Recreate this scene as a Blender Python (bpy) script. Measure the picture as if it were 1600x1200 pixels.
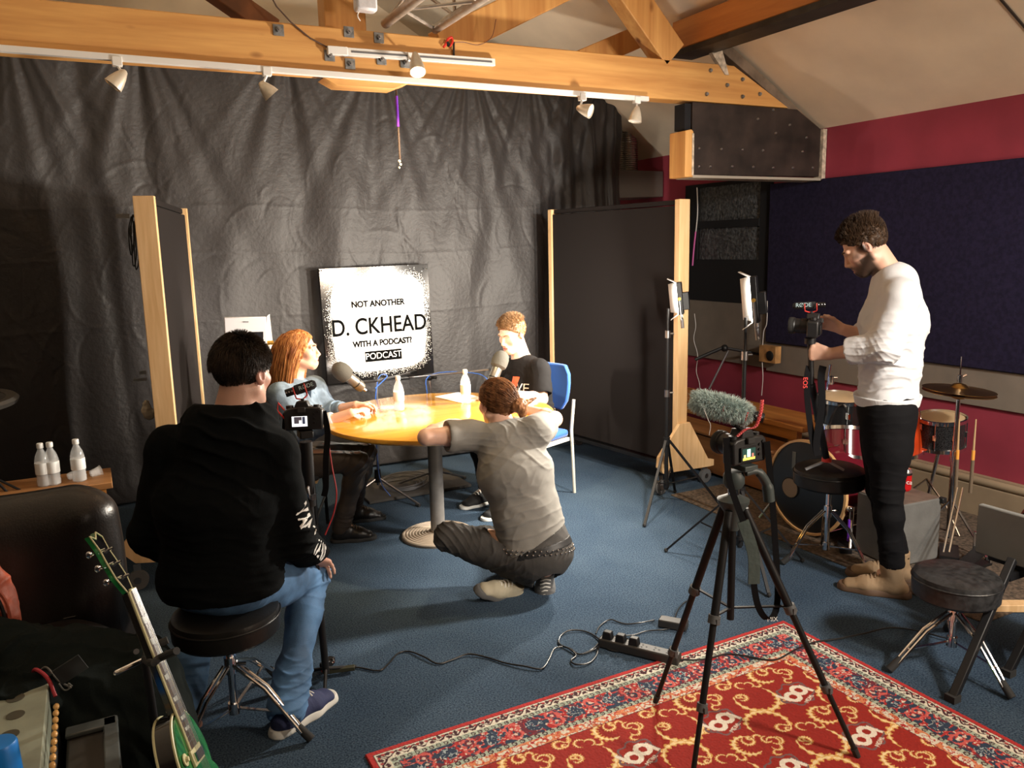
import bpy, math, random
import numpy as np
from mathutils import Vector, Matrix
for _o in list(bpy.data.objects): bpy.data.objects.remove(_o)
COL = bpy.context.scene.collection
SC = bpy.context.scene
rnd = random.Random(7)
R = math.radians
V = Vector

# ------------------------------------------------------------------ camera
FPX = 1248.0
_p, _y, _r = R(9.8), R(27.5), R(-1.33)
CAM = V((0, 0, 1.68))
FW = V((math.sin(_y)*math.cos(_p), math.cos(_y)*math.cos(_p), -math.sin(_p)))
_rt = V((math.cos(_y), -math.sin(_y), 0)); _up = _rt.cross(FW)
RT = _rt*math.cos(_r)+_up*math.sin(_r); UP = -_rt*math.sin(_r)+_up*math.cos(_r)
cd = bpy.data.cameras.new('camera'); cam = bpy.data.objects.new('camera', cd); COL.objects.link(cam)
cd.sensor_width = 36; cd.lens = 36*FPX/1600; cd.clip_start = .05; cd.clip_end = 60
cam.matrix_world = Matrix((( RT.x, UP.x, -FW.x, CAM.x), (RT.y, UP.y, -FW.y, CAM.y), (RT.z, UP.z, -FW.z, CAM.z), (0, 0, 0, 1)))
SC.camera = cam
def ray(px, py): return FW+RT*((px-800)/FPX)+UP*((600-py)/FPX)
def atz(px, py, z):
    r = ray(px, py); return CAM+r*((z-CAM.z)/r.z)
def aty(px, py, y):
    r = ray(px, py); return CAM+r*(y/r.y)
def atx(px, py, x):
    r = ray(px, py); return CAM+r*(x/r.x)
def over(px, py, x, y):      # point above ground spot (x, y) seen at picture height py
    r = ray(px, py); n = V((RT.x, RT.y, 0)).normalized(); d = math.hypot(x, y)
    t = (FW.x*x+FW.y*y)/(FW.x*r.x+FW.y*r.y); q = CAM+r*t; return q

# ------------------------------------------------------------------ world, lights, exposure
SC.view_settings.view_transform = 'Standard'; SC.view_settings.look = 'None'
SC.view_settings.gamma = 1; SC.view_settings.exposure = 0.0; SC.view_settings.use_curve_mapping = False
w = bpy.data.worlds.new('world'); SC.world = w; w.use_nodes = True
w.node_tree.nodes['Background'].inputs[0].default_value = (.9, .85, .8, 1)
w.node_tree.nodes['Background'].inputs[1].default_value = .01
def light(name, kind, loc, aim, power, color, size=.2, size_y=None, spot=60, blend=.5, spread=None):
    l = bpy.data.lights.new(name, kind); o = bpy.data.objects.new(name, l); COL.objects.link(o)
    o.location = loc; o.rotation_euler = (V(aim)-V(loc)).to_track_quat('-Z', 'Y').to_euler()
    l.energy = power; l.color = color
    if kind == 'AREA':
        l.shape = 'RECTANGLE'; l.size = size; l.size_y = size_y or size
        if spread: l.spread = R(spread)
    elif kind == 'SPOT':
        l.spot_size = R(spot); l.spot_blend = blend; l.shadow_soft_size = size
    else: l.shadow_soft_size = size
    return o
# the two lit panels on the stands right of the table, the one behind the woman's shoulder
LED1 = over(1060, 466, 3.20, 4.0); LED2 = over(1176, 468, 2.89, 3.0); LED3 = V((.72, 5.0, 1.2))
light('panel_light_a', 'AREA', LED1+V((-.10, .06, 0)), (.9, 4.9, 1.15), 98, (1, .89, .74), .10, .22)
light('panel_light_b', 'AREA', LED2+V((-.09, .07, 0)), (.9, 4.8, 1.1), 86, (1, .91, .78), .10, .22)
light('panel_light_c', 'AREA', LED3+V((.10, -.0, 0)), (2.7, 4.8, 1.1), 22, (1, .90, .76), .16, .16, spread=75)
# the burning spotlight on the short track the room's spotlights and an added ceiling fill behind the viewer
light('track_spot_light', 'SPOT', aty(652, 116, 3.96)+V((0, -.02, -.03)), (1.75, 4.6, .7), 130, (1, .74, .42), .03, spot=95, blend=.8)
light('room_light_a', 'SPOT', (3.2, -.1, 2.4), (3.5, 3.0, 1.0), 430, (1, .94, .86), .16, spot=72, blend=.7)
light('room_light_b', 'SPOT', (2.7, -.5, 2.55), (2.3, 2.4, 0), 260, (1, .88, .75), .10, spot=54, blend=.9)
light('room_light_d', 'AREA', (.9, -1.2, 2.5), (1.0, 3.0, 1.6), 5, (1, .80, .62), .4)
light('ceiling_fill', 'AREA', (3.4, -1.0, 1.7), (3.2, 1.6, 3.2), 88, (1, .80, .60), .5)  # unseen fill light added behind the viewer to brighten the ceiling

# ------------------------------------------------------------------ materials
MATS = {}
def mat(name, base, rough=.6, metal=0., var=None, bump=None, coat=0, sheen=0, emit=None, trans=0, alpha=1, spec=None, ior=None, base2=None, stretch=None):
    if name in MATS: return MATS[name]
    m = bpy.data.materials.new(name); m.use_nodes = True; nt = m.node_tree; b = nt.nodes['Principled BSDF']
    b.inputs['Base Color'].default_value = (*base, 1); b.inputs['Roughness'].default_value = rough; b.inputs['Metallic'].default_value = metal
    if coat: b.inputs['Coat Weight'].default_value = coat; b.inputs['Coat Roughness'].default_value = .12
    if sheen: b.inputs['Sheen Weight'].default_value = sheen; b.inputs['Sheen Roughness'].default_value = .4
    if emit: b.inputs['Emission Color'].default_value = (*emit[0], 1); b.inputs['Emission Strength'].default_value = emit[1]
    if trans: b.inputs['Transmission Weight'].default_value = trans
    if ior: b.inputs['IOR'].default_value = ior
    if spec is not None: b.inputs['Specular IOR Level'].default_value = spec
    if alpha < 1: b.inputs['Alpha'].default_value = alpha
    tc = mp = None
    if var or bump:
        tc = nt.nodes.new('ShaderNodeTexCoord'); mp = nt.nodes.new('ShaderNodeMapping'); nt.links.new(tc.outputs['Object'], mp.inputs[0])
        if stretch: mp.inputs['Scale'].default_value = stretch
    if var:
        n = nt.nodes.new('ShaderNodeTexNoise'); n.inputs['Scale'].default_value = var[0]; n.inputs['Detail'].default_value = 5
        nt.links.new(mp.outputs[0], n.inputs['Vector'])
        cr = nt.nodes.new('ShaderNodeValToRGB'); k = var[1]
        c2 = base2 or tuple(min(1, c*(1+k)) for c in base)
        c1 = base if base2 else tuple(c*(1-k) for c in base)
        cr.color_ramp.elements[0].position = .35; cr.color_ramp.elements[1].position = .65
        cr.color_ramp.elements[0].color = (*c1, 1); cr.color_ramp.elements[1].color = (*c2, 1)
        nt.links.new(n.outputs['Fac'], cr.inputs[0]); nt.links.new(cr.outputs[0], b.inputs['Base Color'])
    if bump:
        n = nt.nodes.new('ShaderNodeTexNoise'); n.inputs['Scale'].default_value = bump[0]; n.inputs['Detail'].default_value = 4
        nt.links.new(mp.outputs[0], n.inputs['Vector'])
        bp = nt.nodes.new('ShaderNodeBump'); bp.inputs['Strength'].default_value = bump[1]; bp.inputs['Distance'].default_value = bump[2] if len(bump) > 2 else .01
        nt.links.new(n.outputs['Fac'], bp.inputs['Height']); nt.links.new(bp.outputs[0], b.inputs['Normal'])
    MATS[name] = m; return m
def wood(name, c1, c2, axis=0, scale=6, rough=.55, knots=True, coat=0):
    if name in MATS: return MATS[name]
    m = bpy.data.materials.new(name); m.use_nodes = True; nt = m.node_tree; N = nt.nodes.new; L = nt.links.new; b = nt.nodes['Principled BSDF']
    tc = N('ShaderNodeTexCoord'); mp = N('ShaderNodeMapping'); L(tc.outputs['Object'], mp.inputs[0])
    s = [scale]*3; s[axis] = scale*.07; mp.inputs['Scale'].default_value = s
    n = N('ShaderNodeTexNoise'); n.inputs['Scale'].default_value = 3; n.inputs['Detail'].default_value = 6; n.inputs['Distortion'].default_value = .6; L(mp.outputs[0], n.inputs['Vector'])
    wv = N('ShaderNodeTexNoise'); wv.inputs['Scale'].default_value = 12; wv.inputs['Detail'].default_value = 3; L(mp.outputs[0], wv.inputs['Vector'])
    mx = N('ShaderNodeMath'); mx.operation = 'ADD'; ml = N('ShaderNodeMath'); ml.operation = 'MULTIPLY'; ml.inputs[1].default_value = .35
    L(wv.outputs['Fac'], ml.inputs[0]); L(n.outputs['Fac'], mx.inputs[0]); L(ml.outputs[0], mx.inputs[1])
    cr = N('ShaderNodeValToRGB'); cr.color_ramp.elements[0].position = .45; cr.color_ramp.elements[1].position = .9
    cr.color_ramp.elements[0].color = (*c1, 1); cr.color_ramp.elements[1].color = (*c2, 1); L(mx.outputs[0], cr.inputs[0])
    out = cr.outputs[0]
    if knots:
        m2 = N('ShaderNodeMapping'); s2 = [3.2]*3; s2[axis] = 1.5; m2.inputs['Scale'].default_value = s2; L(tc.outputs['Object'], m2.inputs[0])
        vo = N('ShaderNodeTexVoronoi'); vo.inputs['Scale'].default_value = 1.6; L(m2.outputs[0], vo.inputs['Vector'])
        r2 = N('ShaderNodeValToRGB'); r2.color_ramp.elements[0].position = .05; r2.color_ramp.elements[1].position = .12
        r2.color_ramp.elements[0].color = (.30, .18, .12, 1); r2.color_ramp.elements[1].color = (1, 1, 1, 1); L(vo.outputs['Distance'], r2.inputs[0])
        mm = N('ShaderNodeMix'); mm.data_type = 'RGBA'; mm.blend_type = 'MULTIPLY'; mm.inputs[0].default_value = 1
        L(out, mm.inputs[6]); L(r2.outputs[0], mm.inputs[7]); out = mm.outputs[2]
    L(out, b.inputs['Base Color']); b.inputs['Roughness'].default_value = rough
    if coat: b.inputs['Coat Weight'].default_value = coat; b.inputs['Coat Roughness'].default_value = .1
    MATS[name] = m; return m

# ------------------------------------------------------------------ mesh builder
def basis(d):
    d = V(d).normalized(); a = V((0, 0, 1)) if abs(d.z) < .95 else V((1, 0, 0))
    u = d.cross(a).normalized(); return u, u.cross(d).normalized() * 1.0, d
class MB:
    def __init__(s): s.v = []; s.f = []
    def add(s, vs, fs):
        o = len(s.v); s.v += [tuple(v) for v in vs]; s.f += [tuple(i+o for i in f) for f in fs]; return s
    def box(s, c, size, rot=None, taper=1.0):
        c = V(c); h = [a/2 for a in size]; vs = []
        for z in (-1, 1):
            k = taper if z > 0 else 1
            for x, y in ((-1, -1), (1, -1), (1, 1), (-1, 1)):
                p = V((x*h[0]*k, y*h[1]*k, z*h[2]))
                if rot is not None: p = rot @ p
                vs.append(c+p)
        return s.add(vs, [(3, 2, 1, 0), (4, 5, 6, 7), (0, 1, 5, 4), (1, 2, 6, 5), (2, 3, 7, 6), (3, 0, 4, 7)])
    def bb(s, a, b):
        a = V(a); b = V(b); return s.box((a+b)/2, [abs(b[i]-a[i]) for i in range(3)])
    def bar(s, p0, p1, wdt, hgt, up=(0, 0, 1)):
        p0 = V(p0); p1 = V(p1); d = (p1-p0); L = d.length; d.normalize(); u = d.cross(V(up))
        if u.length < 1e-4: u = d.cross(V((1, 0, 0)))
        u.normalize(); w_ = u.cross(d)
        m = Matrix((u, d, w_)).transposed(); return s.box((p0+p1)/2, (wdt, L, hgt), m)
    def cyl(s, p0, p1, r0, r1=None, n=16, cap=True):
        r1 = r0 if r1 is None else r1; p0 = V(p0); p1 = V(p1); u, w_, d = basis(p1-p0); vs = []
        for p, r in ((p0, r0), (p1, r1)):
            for i in range(n):
                a = 2*math.pi*i/n; vs.append(p+u*(math.cos(a)*r)+w_*(math.sin(a)*r))
        fs = [(i, (i+1) % n, n+(i+1) % n, n+i) for i in range(n)]
        if cap: fs += [tuple(range(n-1, -1, -1)), tuple(range(n, 2*n))]
        return s.add(vs, fs)
    def tube(s, pts, r, n=8, closed=False, flat=None):
        pts = [V(p) for p in pts]; N = len(pts); vs = []; u = None
        for i, p in enumerate(pts):
            a = pts[(i-1) % N] if (closed or i > 0) else p; b = pts[(i+1) % N] if (closed or i < N-1) else p
            d = (b-a).normalized() if (b-a).length > 1e-9 else V((0, 0, 1))
            if u is None: u = basis(d)[0]
            u = (u-d*u.dot(d));
            if u.length < 1e-5: u = basis(d)[0]
            u.normalize(); w_ = d.cross(u); rr = r[i] if isinstance(r, (list, tuple)) else r
            for k in range(n):
                t = 2*math.pi*k/n; vs.append(p+u*(math.cos(t)*rr)+w_*(math.sin(t)*rr))
        fs = []; M = N if closed else N-1
        for i in range(M):
            j = (i+1) % N
            for k in range(n): fs.append((i*n+k, i*n+(k+1) % n, j*n+(k+1) % n, j*n+k))
        if not closed: fs += [tuple(range(n-1, -1, -1)), tuple((N-1)*n+k for k in range(n))]
        return s.add(vs, fs)
    def ribbon(s, pts, wdt, thick, wdir):       # a strap: wide along wdir
        pts = [V(p) for p in pts]; N = len(pts); vs = []; wd0 = V(wdir)
        for i, p in enumerate(pts):
            d = (pts[min(i+1, N-1)]-pts[max(i-1, 0)]).normalized(); wd = (wd0-d*wd0.dot(d)).normalized(); n_ = d.cross(wd)
            for a, b in ((-1, -1), (1, -1), (1, 1), (-1, 1)): vs.append(p+wd*(a*wdt/2)+n_*(b*thick/2))
        fs = [(i*4+k, i*4+(k+1) % 4, i*4+4+(k+1) % 4, i*4+4+k) for i in range(N-1) for k in range(4)]
        fs += [(3, 2, 1, 0), tuple((N-1)*4+k for k in range(4))]
        return s.add(vs, fs)
    def lathe(s, prof, c=(0, 0, 0), axis=(0, 0, 1), n=32):
        c = V(c); u, w_, d = basis(axis); vs = []
        for r, z in prof:
            for i in range(n):
                a = 2*math.pi*i/n; vs.append(c+d*z+u*(math.cos(a)*r)+w_*(math.sin(a)*r))
        K = len(prof); fs = [(k*n+i, k*n+(i+1) % n, (k+1)*n+(i+1) % n, (k+1)*n+i) for k in range(K-1) for i in range(n)]
        if prof[0][0] > 1e-6: fs.append(tuple(range(n-1, -1, -1)))
        if prof[-1][0] > 1e-6: fs.append(tuple((K-1)*n+i for i in range(n)))
        return s.add(vs, fs)
    def ball(s, c, r, n=12, rot=None):
        if not isinstance(r, (tuple, list, Vector)): r = (r, r, r)
        c = V(c); vs = []; m = n//2+1
        for j in range(m+1):
            t = math.pi*j/m
            for i in range(n):
                a = 2*math.pi*i/n; p = V((math.sin(t)*math.cos(a)*r[0], math.sin(t)*math.sin(a)*r[1], math.cos(t)*r[2]))
                if rot is not None: p = rot @ p
                vs.append(c+p)
        return s.add(vs, [(j*n+i, (j+1)*n+i, (j+1)*n+(i+1) % n, j*n+(i+1) % n) for j in range(m) for i in range(n)])
    def prism(s, poly, o, u, w_, h):     # polygon in plane (u, w_) at o, thickness vector h
        o = V(o); u = V(u); w_ = V(w_); h = V(h); n = len(poly)
        vs = [o+u*a+w_*b for a, b in poly]+[o+u*a+w_*b+h for a, b in poly]
        return s.add(vs, [tuple(range(n-1, -1, -1)), tuple(range(n, 2*n))]+[(i, (i+1) % n, n+(i+1) % n, n+i) for i in range(n)])
    def ring(s, c, axis, R_, r, n=32, k=8):
        u, w_, d = basis(axis); return s.tube([V(c)+u*(math.cos(2*math.pi*i/n)*R_)+w_*(math.sin(2*math.pi*i/n)*R_) for i in range(n)], r, k, closed=True)
    def build(s, name, m, parent=None, world=True, bevel=0, smooth=True, sub=0, ang=35):
        me = bpy.data.meshes.new(name); vs = s.v
        if parent is not None and world:
            inv = rootmat(parent).inverted(); vs = [tuple(inv @ V(v)) for v in vs]
        me.from_pydata(vs, [], s.f); me.validate(); me.materials.append(m)
        o = bpy.data.objects.new(name, me); COL.objects.link(o)
        fixnormals(me)
        if parent is not None: o.parent = parent
        if smooth:
            me.polygons.foreach_set('use_smooth', [True]*len(me.polygons))
            try: me.set_sharp_from_angle(angle=R(ang))
            except Exception: pass
        if bevel:
            b = o.modifiers.new('bevel', 'BEVEL'); b.width = bevel; b.segments = 2; b.limit_method = 'ANGLE'; b.angle_limit = R(40)
        if sub:
            b = o.modifiers.new('sub', 'SUBSURF'); b.levels = sub; b.render_levels = sub
        return o
import bmesh
def fixnormals(me):
    if len(me.polygons) > 60000: return
    bm = bmesh.new(); bm.from_mesh(me); bmesh.ops.remove_doubles(bm, verts=bm.verts, dist=1e-6)
    bmesh.ops.recalc_face_normals(bm, faces=bm.faces); bm.to_mesh(me); bm.free()
def rootmat(o):
    m = Matrix()
    while o is not None:
        m = (Matrix.Translation(o.location) @ o.rotation_euler.to_matrix().to_4x4()) @ m; o = o.parent
    return m
def tag(o, label, cat, group=None, kind=None):
    if label: o['label'] = label
    if cat: o['category'] = cat
    if group: o['group'] = group
    if kind: o['kind'] = kind
    return o
def thing(name, label, cat, loc=(0, 0, 0), rz=0, group=None):
    o = bpy.data.objects.new(name, None); COL.objects.link(o); o.location = V((*loc, 0)) if len(loc) == 2 else loc; o.rotation_euler = (0, 0, rz); o.empty_display_size = .1
    return tag(o, label, cat, group)
def struct(name, mb, m, **k):
    o = mb.build(name, m, **k); o['kind'] = 'structure'; return o
def children(o): return [c for c in COL.objects if c.parent == o]
def copy_tree(o, parent=None):
    c = o.copy(); COL.objects.link(c)
    if parent is not None: c.parent = parent
    for ch in children(o): copy_tree(ch, c)
    return c
def bez(pts, n=8):         # Catmull-Rom through points
    P = [V(p) for p in pts]; P = [P[0]*2-P[1]]+P+[P[-1]*2-P[-2]]; out = []
    for i in range(1, len(P)-2):
        for k in range(n):
            t = k/n; a, b, c, d = P[i-1:i+3]
            out.append(.5*((2*b)+(c-a)*t+(2*a-5*b+4*c-d)*t*t+(3*b-a-3*c+d)*t**3))
    out.append(P[-2]); return out
def text(name, s, size, m, loc, rot, parent, depth=.0008, align='CENTER', stretch=1.0, bold=0.):
    cu = bpy.data.curves.new(name, 'FONT'); cu.body = s; cu.size = size; cu.extrude = depth; cu.offset = bold; cu.align_x = align; cu.align_y = 'CENTER'
    o = bpy.data.objects.new(name+'_tmp', cu); COL.objects.link(o); bpy.context.view_layer.update()
    me = bpy.data.meshes.new_from_object(o.evaluated_get(bpy.context.evaluated_depsgraph_get()))
    bpy.data.objects.remove(o); me.name = name
    mw = Matrix.Translation(V(loc)) @ rot.to_4x4() @ Matrix.Diagonal((stretch, 1, 1, 1))
    me.transform((rootmat(parent).inverted() if parent is not None else Matrix()) @ mw)
    me.materials.clear(); me.materials.append(m); ob = bpy.data.objects.new(name, me); COL.objects.link(ob); ob.parent = parent
    return ob
def frame(x, z):  # rotation whose local x = x, local z (facing) = z
    x = V(x).normalized(); z = V(z); z = (z-x*z.dot(x)).normalized(); y = z.cross(x); return Matrix((x, y, z)).transposed()

# common materials
M_black = mat('black_plastic', (.009, .009, .010), .45, spec=.35)
M_blackm = mat('black_metal', (.007, .007, .008), .5, .0, spec=.35)
M_chrome = mat('chrome', (.75, .75, .76), .12, 1)
M_steel = mat('dull_steel', (.35, .35, .36), .35, 1)
M_white = mat('white_enamel', (.75, .74, .72), .4)
M_rubber = mat('rubber', (.02, .02, .02), .8)
M_pine = wood('pale_pine', (.62, .38, .17), (.80, .55, .30), axis=2, scale=9, knots=False)
M_beam = wood('truss_timber', (.50, .225, .06), (.70, .38, .12), axis=0, scale=5)
M_beamY = wood('truss_timber_long', (.42, .15, .035), (.58, .24, .06), axis=1, scale=5)
M_beamZ = wood('truss_timber_upright', (.50, .225, .06), (.68, .37, .12), axis=2, scale=5)
M_blue_carpet = None
# ------------------------------------------------------------------ the room
XL, XR, YB, YF, EZ, RX, SL = -2.3, 4.70, 7.0, -3.0, 2.45, 1.35, .57
RZ = EZ+(XR-RX)*SL
def carpet():
    m = bpy.data.materials.new('blue_carpet'); m.use_nodes = True; nt = m.node_tree; N = nt.nodes.new; L = nt.links.new; b = nt.nodes['Principled BSDF']
    tc = N('ShaderNodeTexCoord')
    n1 = N('ShaderNodeTexNoise'); n1.inputs['Scale'].default_value = 150; n1.inputs['Detail'].default_value = 3; L(tc.outputs['Object'], n1.inputs['Vector'])
    n2 = N('ShaderNodeTexNoise'); n2.inputs['Scale'].default_value = 2.2; n2.inputs['Detail'].default_value = 5; L(tc.outputs['Object'], n2.inputs['Vector'])
    c1 = N('ShaderNodeValToRGB'); c1.color_ramp.elements[0].position = .3; c1.color_ramp.elements[1].position = .72
    c1.color_ramp.elements[0].color = (.011, .024, .048, 1); c1.color_ramp.elements[1].color = (.080, .128, .190, 1); L(n1.outputs['Fac'], c1.inputs[0])
    c2 = N('ShaderNodeValToRGB'); c2.color_ramp.elements[0].position = .3; c2.color_ramp.elements[1].position = .7
    c2.color_ramp.elements[0].color = (.72, .74, .76, 1); c2.color_ramp.elements[1].color = (1.1, 1.05, 1.0, 1); L(n2.outputs['Fac'], c2.inputs[0])
    mm = N('ShaderNodeMix'); mm.data_type = 'RGBA'; mm.blend_type = 'MULTIPLY'; mm.inputs[0].default_value = 1; L(c1.outputs[0], mm.inputs[6]); L(c2.outputs[0], mm.inputs[7])
    L(mm.outputs[2], b.inputs['Base Color']); b.inputs['Roughness'].default_value = .95; b.inputs['Specular IOR Level'].default_value = .15
    bp = N('ShaderNodeBump'); bp.inputs['Strength'].default_value = .6; bp.inputs['Distance'].default_value = .004; L(n1.outputs['Fac'], bp.inputs['Height']); L(bp.outputs[0], b.inputs['Normal'])
    return m
M_carpet = carpet()
M_red = mat('maroon_paint', (.30, .034, .062), .75, var=(3, .12))
M_cream = mat('cream_plaster', (.80, .69, .54), .9, var=(2.5, .07), bump=(6, .15, .02))
M_brown = mat('beige_boxing_paint', (.30, .23, .15), .7, var=(4, .12))
M_dark = mat('dark_plaster', (.12, .10, .09), .9)
struct('floor', MB().bb((XL-.1, YF-.1, -.12), (XR+.1, YB+.1, 0)), M_carpet)
struct('wall_right', MB().bb((XR, YF, 0), (XR+.12, YB, EZ)), M_red)
struct('wall_back', MB().prism([(XL, 0), (XR, 0), (XR, EZ), (RX, RZ), (XL, RZ-(RX-XL)*SL)], (0, YB, 0), (1, 0, 0), (0, 0, 1), (0, .12, 0)), M_cream)
struct('wall_front', MB().prism([(XL, 0), (XR, 0), (XR, EZ), (RX, RZ), (XL, RZ-(RX-XL)*SL)], (0, YF-.12, 0), (1, 0, 0), (0, 0, 1), (0, .12, 0)), M_dark)
struct('wall_left', MB().bb((XL-.12, YF, 0), (XL, YB, RZ-(RX-XL)*SL)), M_dark)
mb = MB()
zl = RZ-(RX-XL)*SL
mb.prism([(RX, RZ), (XR+.02, EZ-.012), (XR+.02, EZ+.09), (RX, RZ+.1)], (0, YF, 0), (1, 0, 0), (0, 0, 1), (0, YB-YF, 0))
mb.prism([(XL-.02, zl-.012), (RX, RZ), (RX, RZ+.1), (XL-.02, zl+.09)], (0, YF, 0), (1, 0, 0), (0, 0, 1), (0, YB-YF, 0))
struct('ceiling', mb, M_cream)
struct('baseboard_right', MB().bb((4.62, YF, 0), (XR, 4.6, .19)), M_brown, bevel=.004)
mb = MB(); mb.cyl((4.645, YF, .215), (4.645, 4.6, .215), .024, n=12); mb.bb((4.66, YF, .19), (XR, 4.6, .24))
struct('trim_1', mb, M_brown)
# felt panels and grey strip on the right wall
M_navy = mat('navy_felt', (.015, .012, .036), .95, spec=.2, var=(40, .25), bump=(60, .4, .004), sheen=.05)
tag(MB().bb((4.66, YF, .89), (XR, 4.62, 2.10)).build('felt_wall_covering', M_navy, bevel=.006), 'long navy felt acoustic covering along the maroon right wall', 'wall covering')
M_bfelt = mat('black_felt', (.006, .006, .008), .95)
tag(MB().bb((4.675, 4.62, 1.18), (XR, 5.62, 1.53)).bb((4.675, 4.62, 1.53), (XR, 4.73, 2.16)).bb((4.675, 5.46, 1.53), (XR, 5.62, 2.16)).bb((4.675, 4.73, 2.13), (XR, 5.46, 2.16)).build('window_surround', M_bfelt), 'black felt surround fixed about the blacked-out window', 'panel')
M_gstrip = mat('grey_board', (.20, .17, .14), .85, var=(5, .1))
mb = MB().bb((4.68, YF, .66), (XR, 4.62, .888)).bb((4.68, 4.62, .68), (XR, 5.9, 1.178))
tag(mb.build('dado_board', M_gstrip, bevel=.003), 'grey-beige board strip below the dark wall panels', 'wall board')
# window covered in black plastic
def crumple(name, x, y0, y1, z0, z1, n, m, seed, amp, parent):
    rs = np.random.RandomState(seed); vs = []; fs = []
    ph = rs.rand(14, 4)
    for j in range(m+1):
        for i in range(n+1):
            u = i/n; v = j/m; h = 0
            for a, b, c, d in ph:
                h += amp*.35*abs(math.sin((a-.5)*46*u+(b-.2)*34*v+6.28*c))**1.0*(.4+d)
            h *= min(1, 8*u, 8*(1-u))**.5
            vs.append((x-h*.35, y0+(y1-y0)*u, z0+(z1-z0)*v))
    for j in range(m):
        for i in range(n): fs.append((j*(n+1)+i, j*(n+1)+i+1, (j+1)*(n+1)+i+1, (j+1)*(n+1)+i))
    b = MB(); b.add(vs, fs); return b
wn = thing('window_1', None, None, (4.69, 5.1, 1.8)); wn['kind'] = 'structure'
M_bin = mat('black_plastic_sheet', (.07, .075, .08), .30, bump=(55, 1.0, .012), var=(40, .6))
crumple('sheet', 4.695, 4.73, 5.46, 1.84, 2.13, 60, 30, 3, .012, None).build('plastic_sheet', M_bin, wn)
crumple('sheet', 4.695, 4.73, 5.46, 1.53, 1.80, 60, 30, 5, .012, None).build('plastic_sheet', M_bin, wn)
MB().bb((4.665, 4.73, 1.79), (4.70, 5.46, 1.85)).build('window_rail', M_bfelt, wn)

# ------------------------------------------------------------------ roof truss
YT = 4.15
t = thing('tie_beam', 'long knotty orange pine tie beam across the room with square bolt plates', 'beam', (1.5, YT, 2.54))
zr = lambda x: EZ+(XR-x)*SL
mb = MB().prism([(XL, 2.535), (4.34, 2.565), (3.84, 2.80), (XL, 2.745)], (0, YT, 0), (1, 0, 0), (0, 0, 1), (0, .13, 0))
mb.build('timber', M_beam, t, bevel=.006)
MB().prism([(0, 0), (.46, 0), (.37, -.035), (.07, -.035)], aty(505, 121, YT), (1, 0, .01), (0, 0, 1), (0, .12, 0)).build('packing_piece', M_beam, t, bevel=.003)
M_zinc = mat('zinc_plate', (.24, .25, .26), .45, .8, var=(30, .3))
for px, py in ((435, 47), (545, 50), (592, 59), (515, 87), (547, 100), (596, 93), (633, 98)):
    c = aty(px, py, YT-.004); pl = MB().box(c, (.052, .006, .052)).build('bolt_plate', M_zinc, t, bevel=.001)
    MB().cyl(c+V((0, -.002, 0)), c+V((0, -.020, 0)), .013, n=6).cyl(c+V((0, -.018, 0)), c+V((0, -.030, 0)), .006, n=10).build('bolt', M_steel, pl)
for px, py in ((1110, 110), (1160, 124), (1136, 133), (1104, 147), (1160, 151), (1187, 147)):
    c = aty(px, py, YT-.002); MB().cyl(c, c+V((0, -.012, 0)), .014, .010, n=10).build('bolt', M_zinc, t)
def strut(a, b, wd, dp, m, nm, lab, y):
    tt = MB().bar((a[0], y, a[1]), (b[0], y, b[1]), dp, wd).build(nm, m, bevel=.006); return tag(tt, lab, 'beam')
# purlins, posts and struts
mb = MB().bb((3.50, YF, 2.90), (3.63, 4.36, 3.08)); o = mb.build('purlin', M_beamY, bevel=.006); tag(o, 'orange timber purlin under the right roof slope, running toward the viewer', 'beam')
M_dsteel = mat('dark_steel', (.035, .033, .033), .5, .5, var=(12, .3))
tag(MB().bb((3.49, YF, 2.862), (3.66, 4.36, 2.896)).bb((3.655, YF, 2.862), (3.665, 4.36, 2.93)).build('steel_flitch', M_dsteel), 'dark steel channel along the underside of the right-hand purlin', 'steel channel')
a = aty(1052, 84, 4.2); b = aty(950, -40, 4.2)
strut((a.x-.02, a.z-.02), (a.x-.02+(b.x-.03-a.x)*2.2, a.z-.02+(b.z+.12-a.z)*2.2), .19, .12, M_beamZ, 'roof_strut', 'diagonal orange timber strut meeting the purlin at top right', 4.21)
a = aty(690, 70, 4.3); b = aty(880, -22, 4.3)
b = a+(b-a)*1.5; strut((a.x, a.z), (b.x, b.z), .17, .12, M_beamZ, 'roof_strut', 'diagonal orange timber strut right of the aluminium truss', 4.35)
a = aty(430, 45, 4.3); b = aty(330, -25, 4.3)
b = a+(b-a)*3.2; strut((a.x, a.z), (b.x, b.z), .10, .12, mat('dark_timber', (.16, .06, .02), .7, var=(8, .3)), 'roof_strut', 'darker diagonal timber strut at top left above the beam', 4.35)
tag(MB().bb((1.20, 4.29, 2.6), (1.42, 4.42, 3.9)).build('king_post', M_beamZ, bevel=.006), 'upright orange post rising behind the middle of the tie beam', 'beam')
a = aty(905, 92, 4.6); b = aty(1010, 60, 4.6)
strut((a.x, a.z-.02), (b.x+.3, b.z+.16), .14, .12, M_beamZ, 'roof_strut', 'short brown timber behind the strut foot, just above the tie beam', 4.62)
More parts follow.
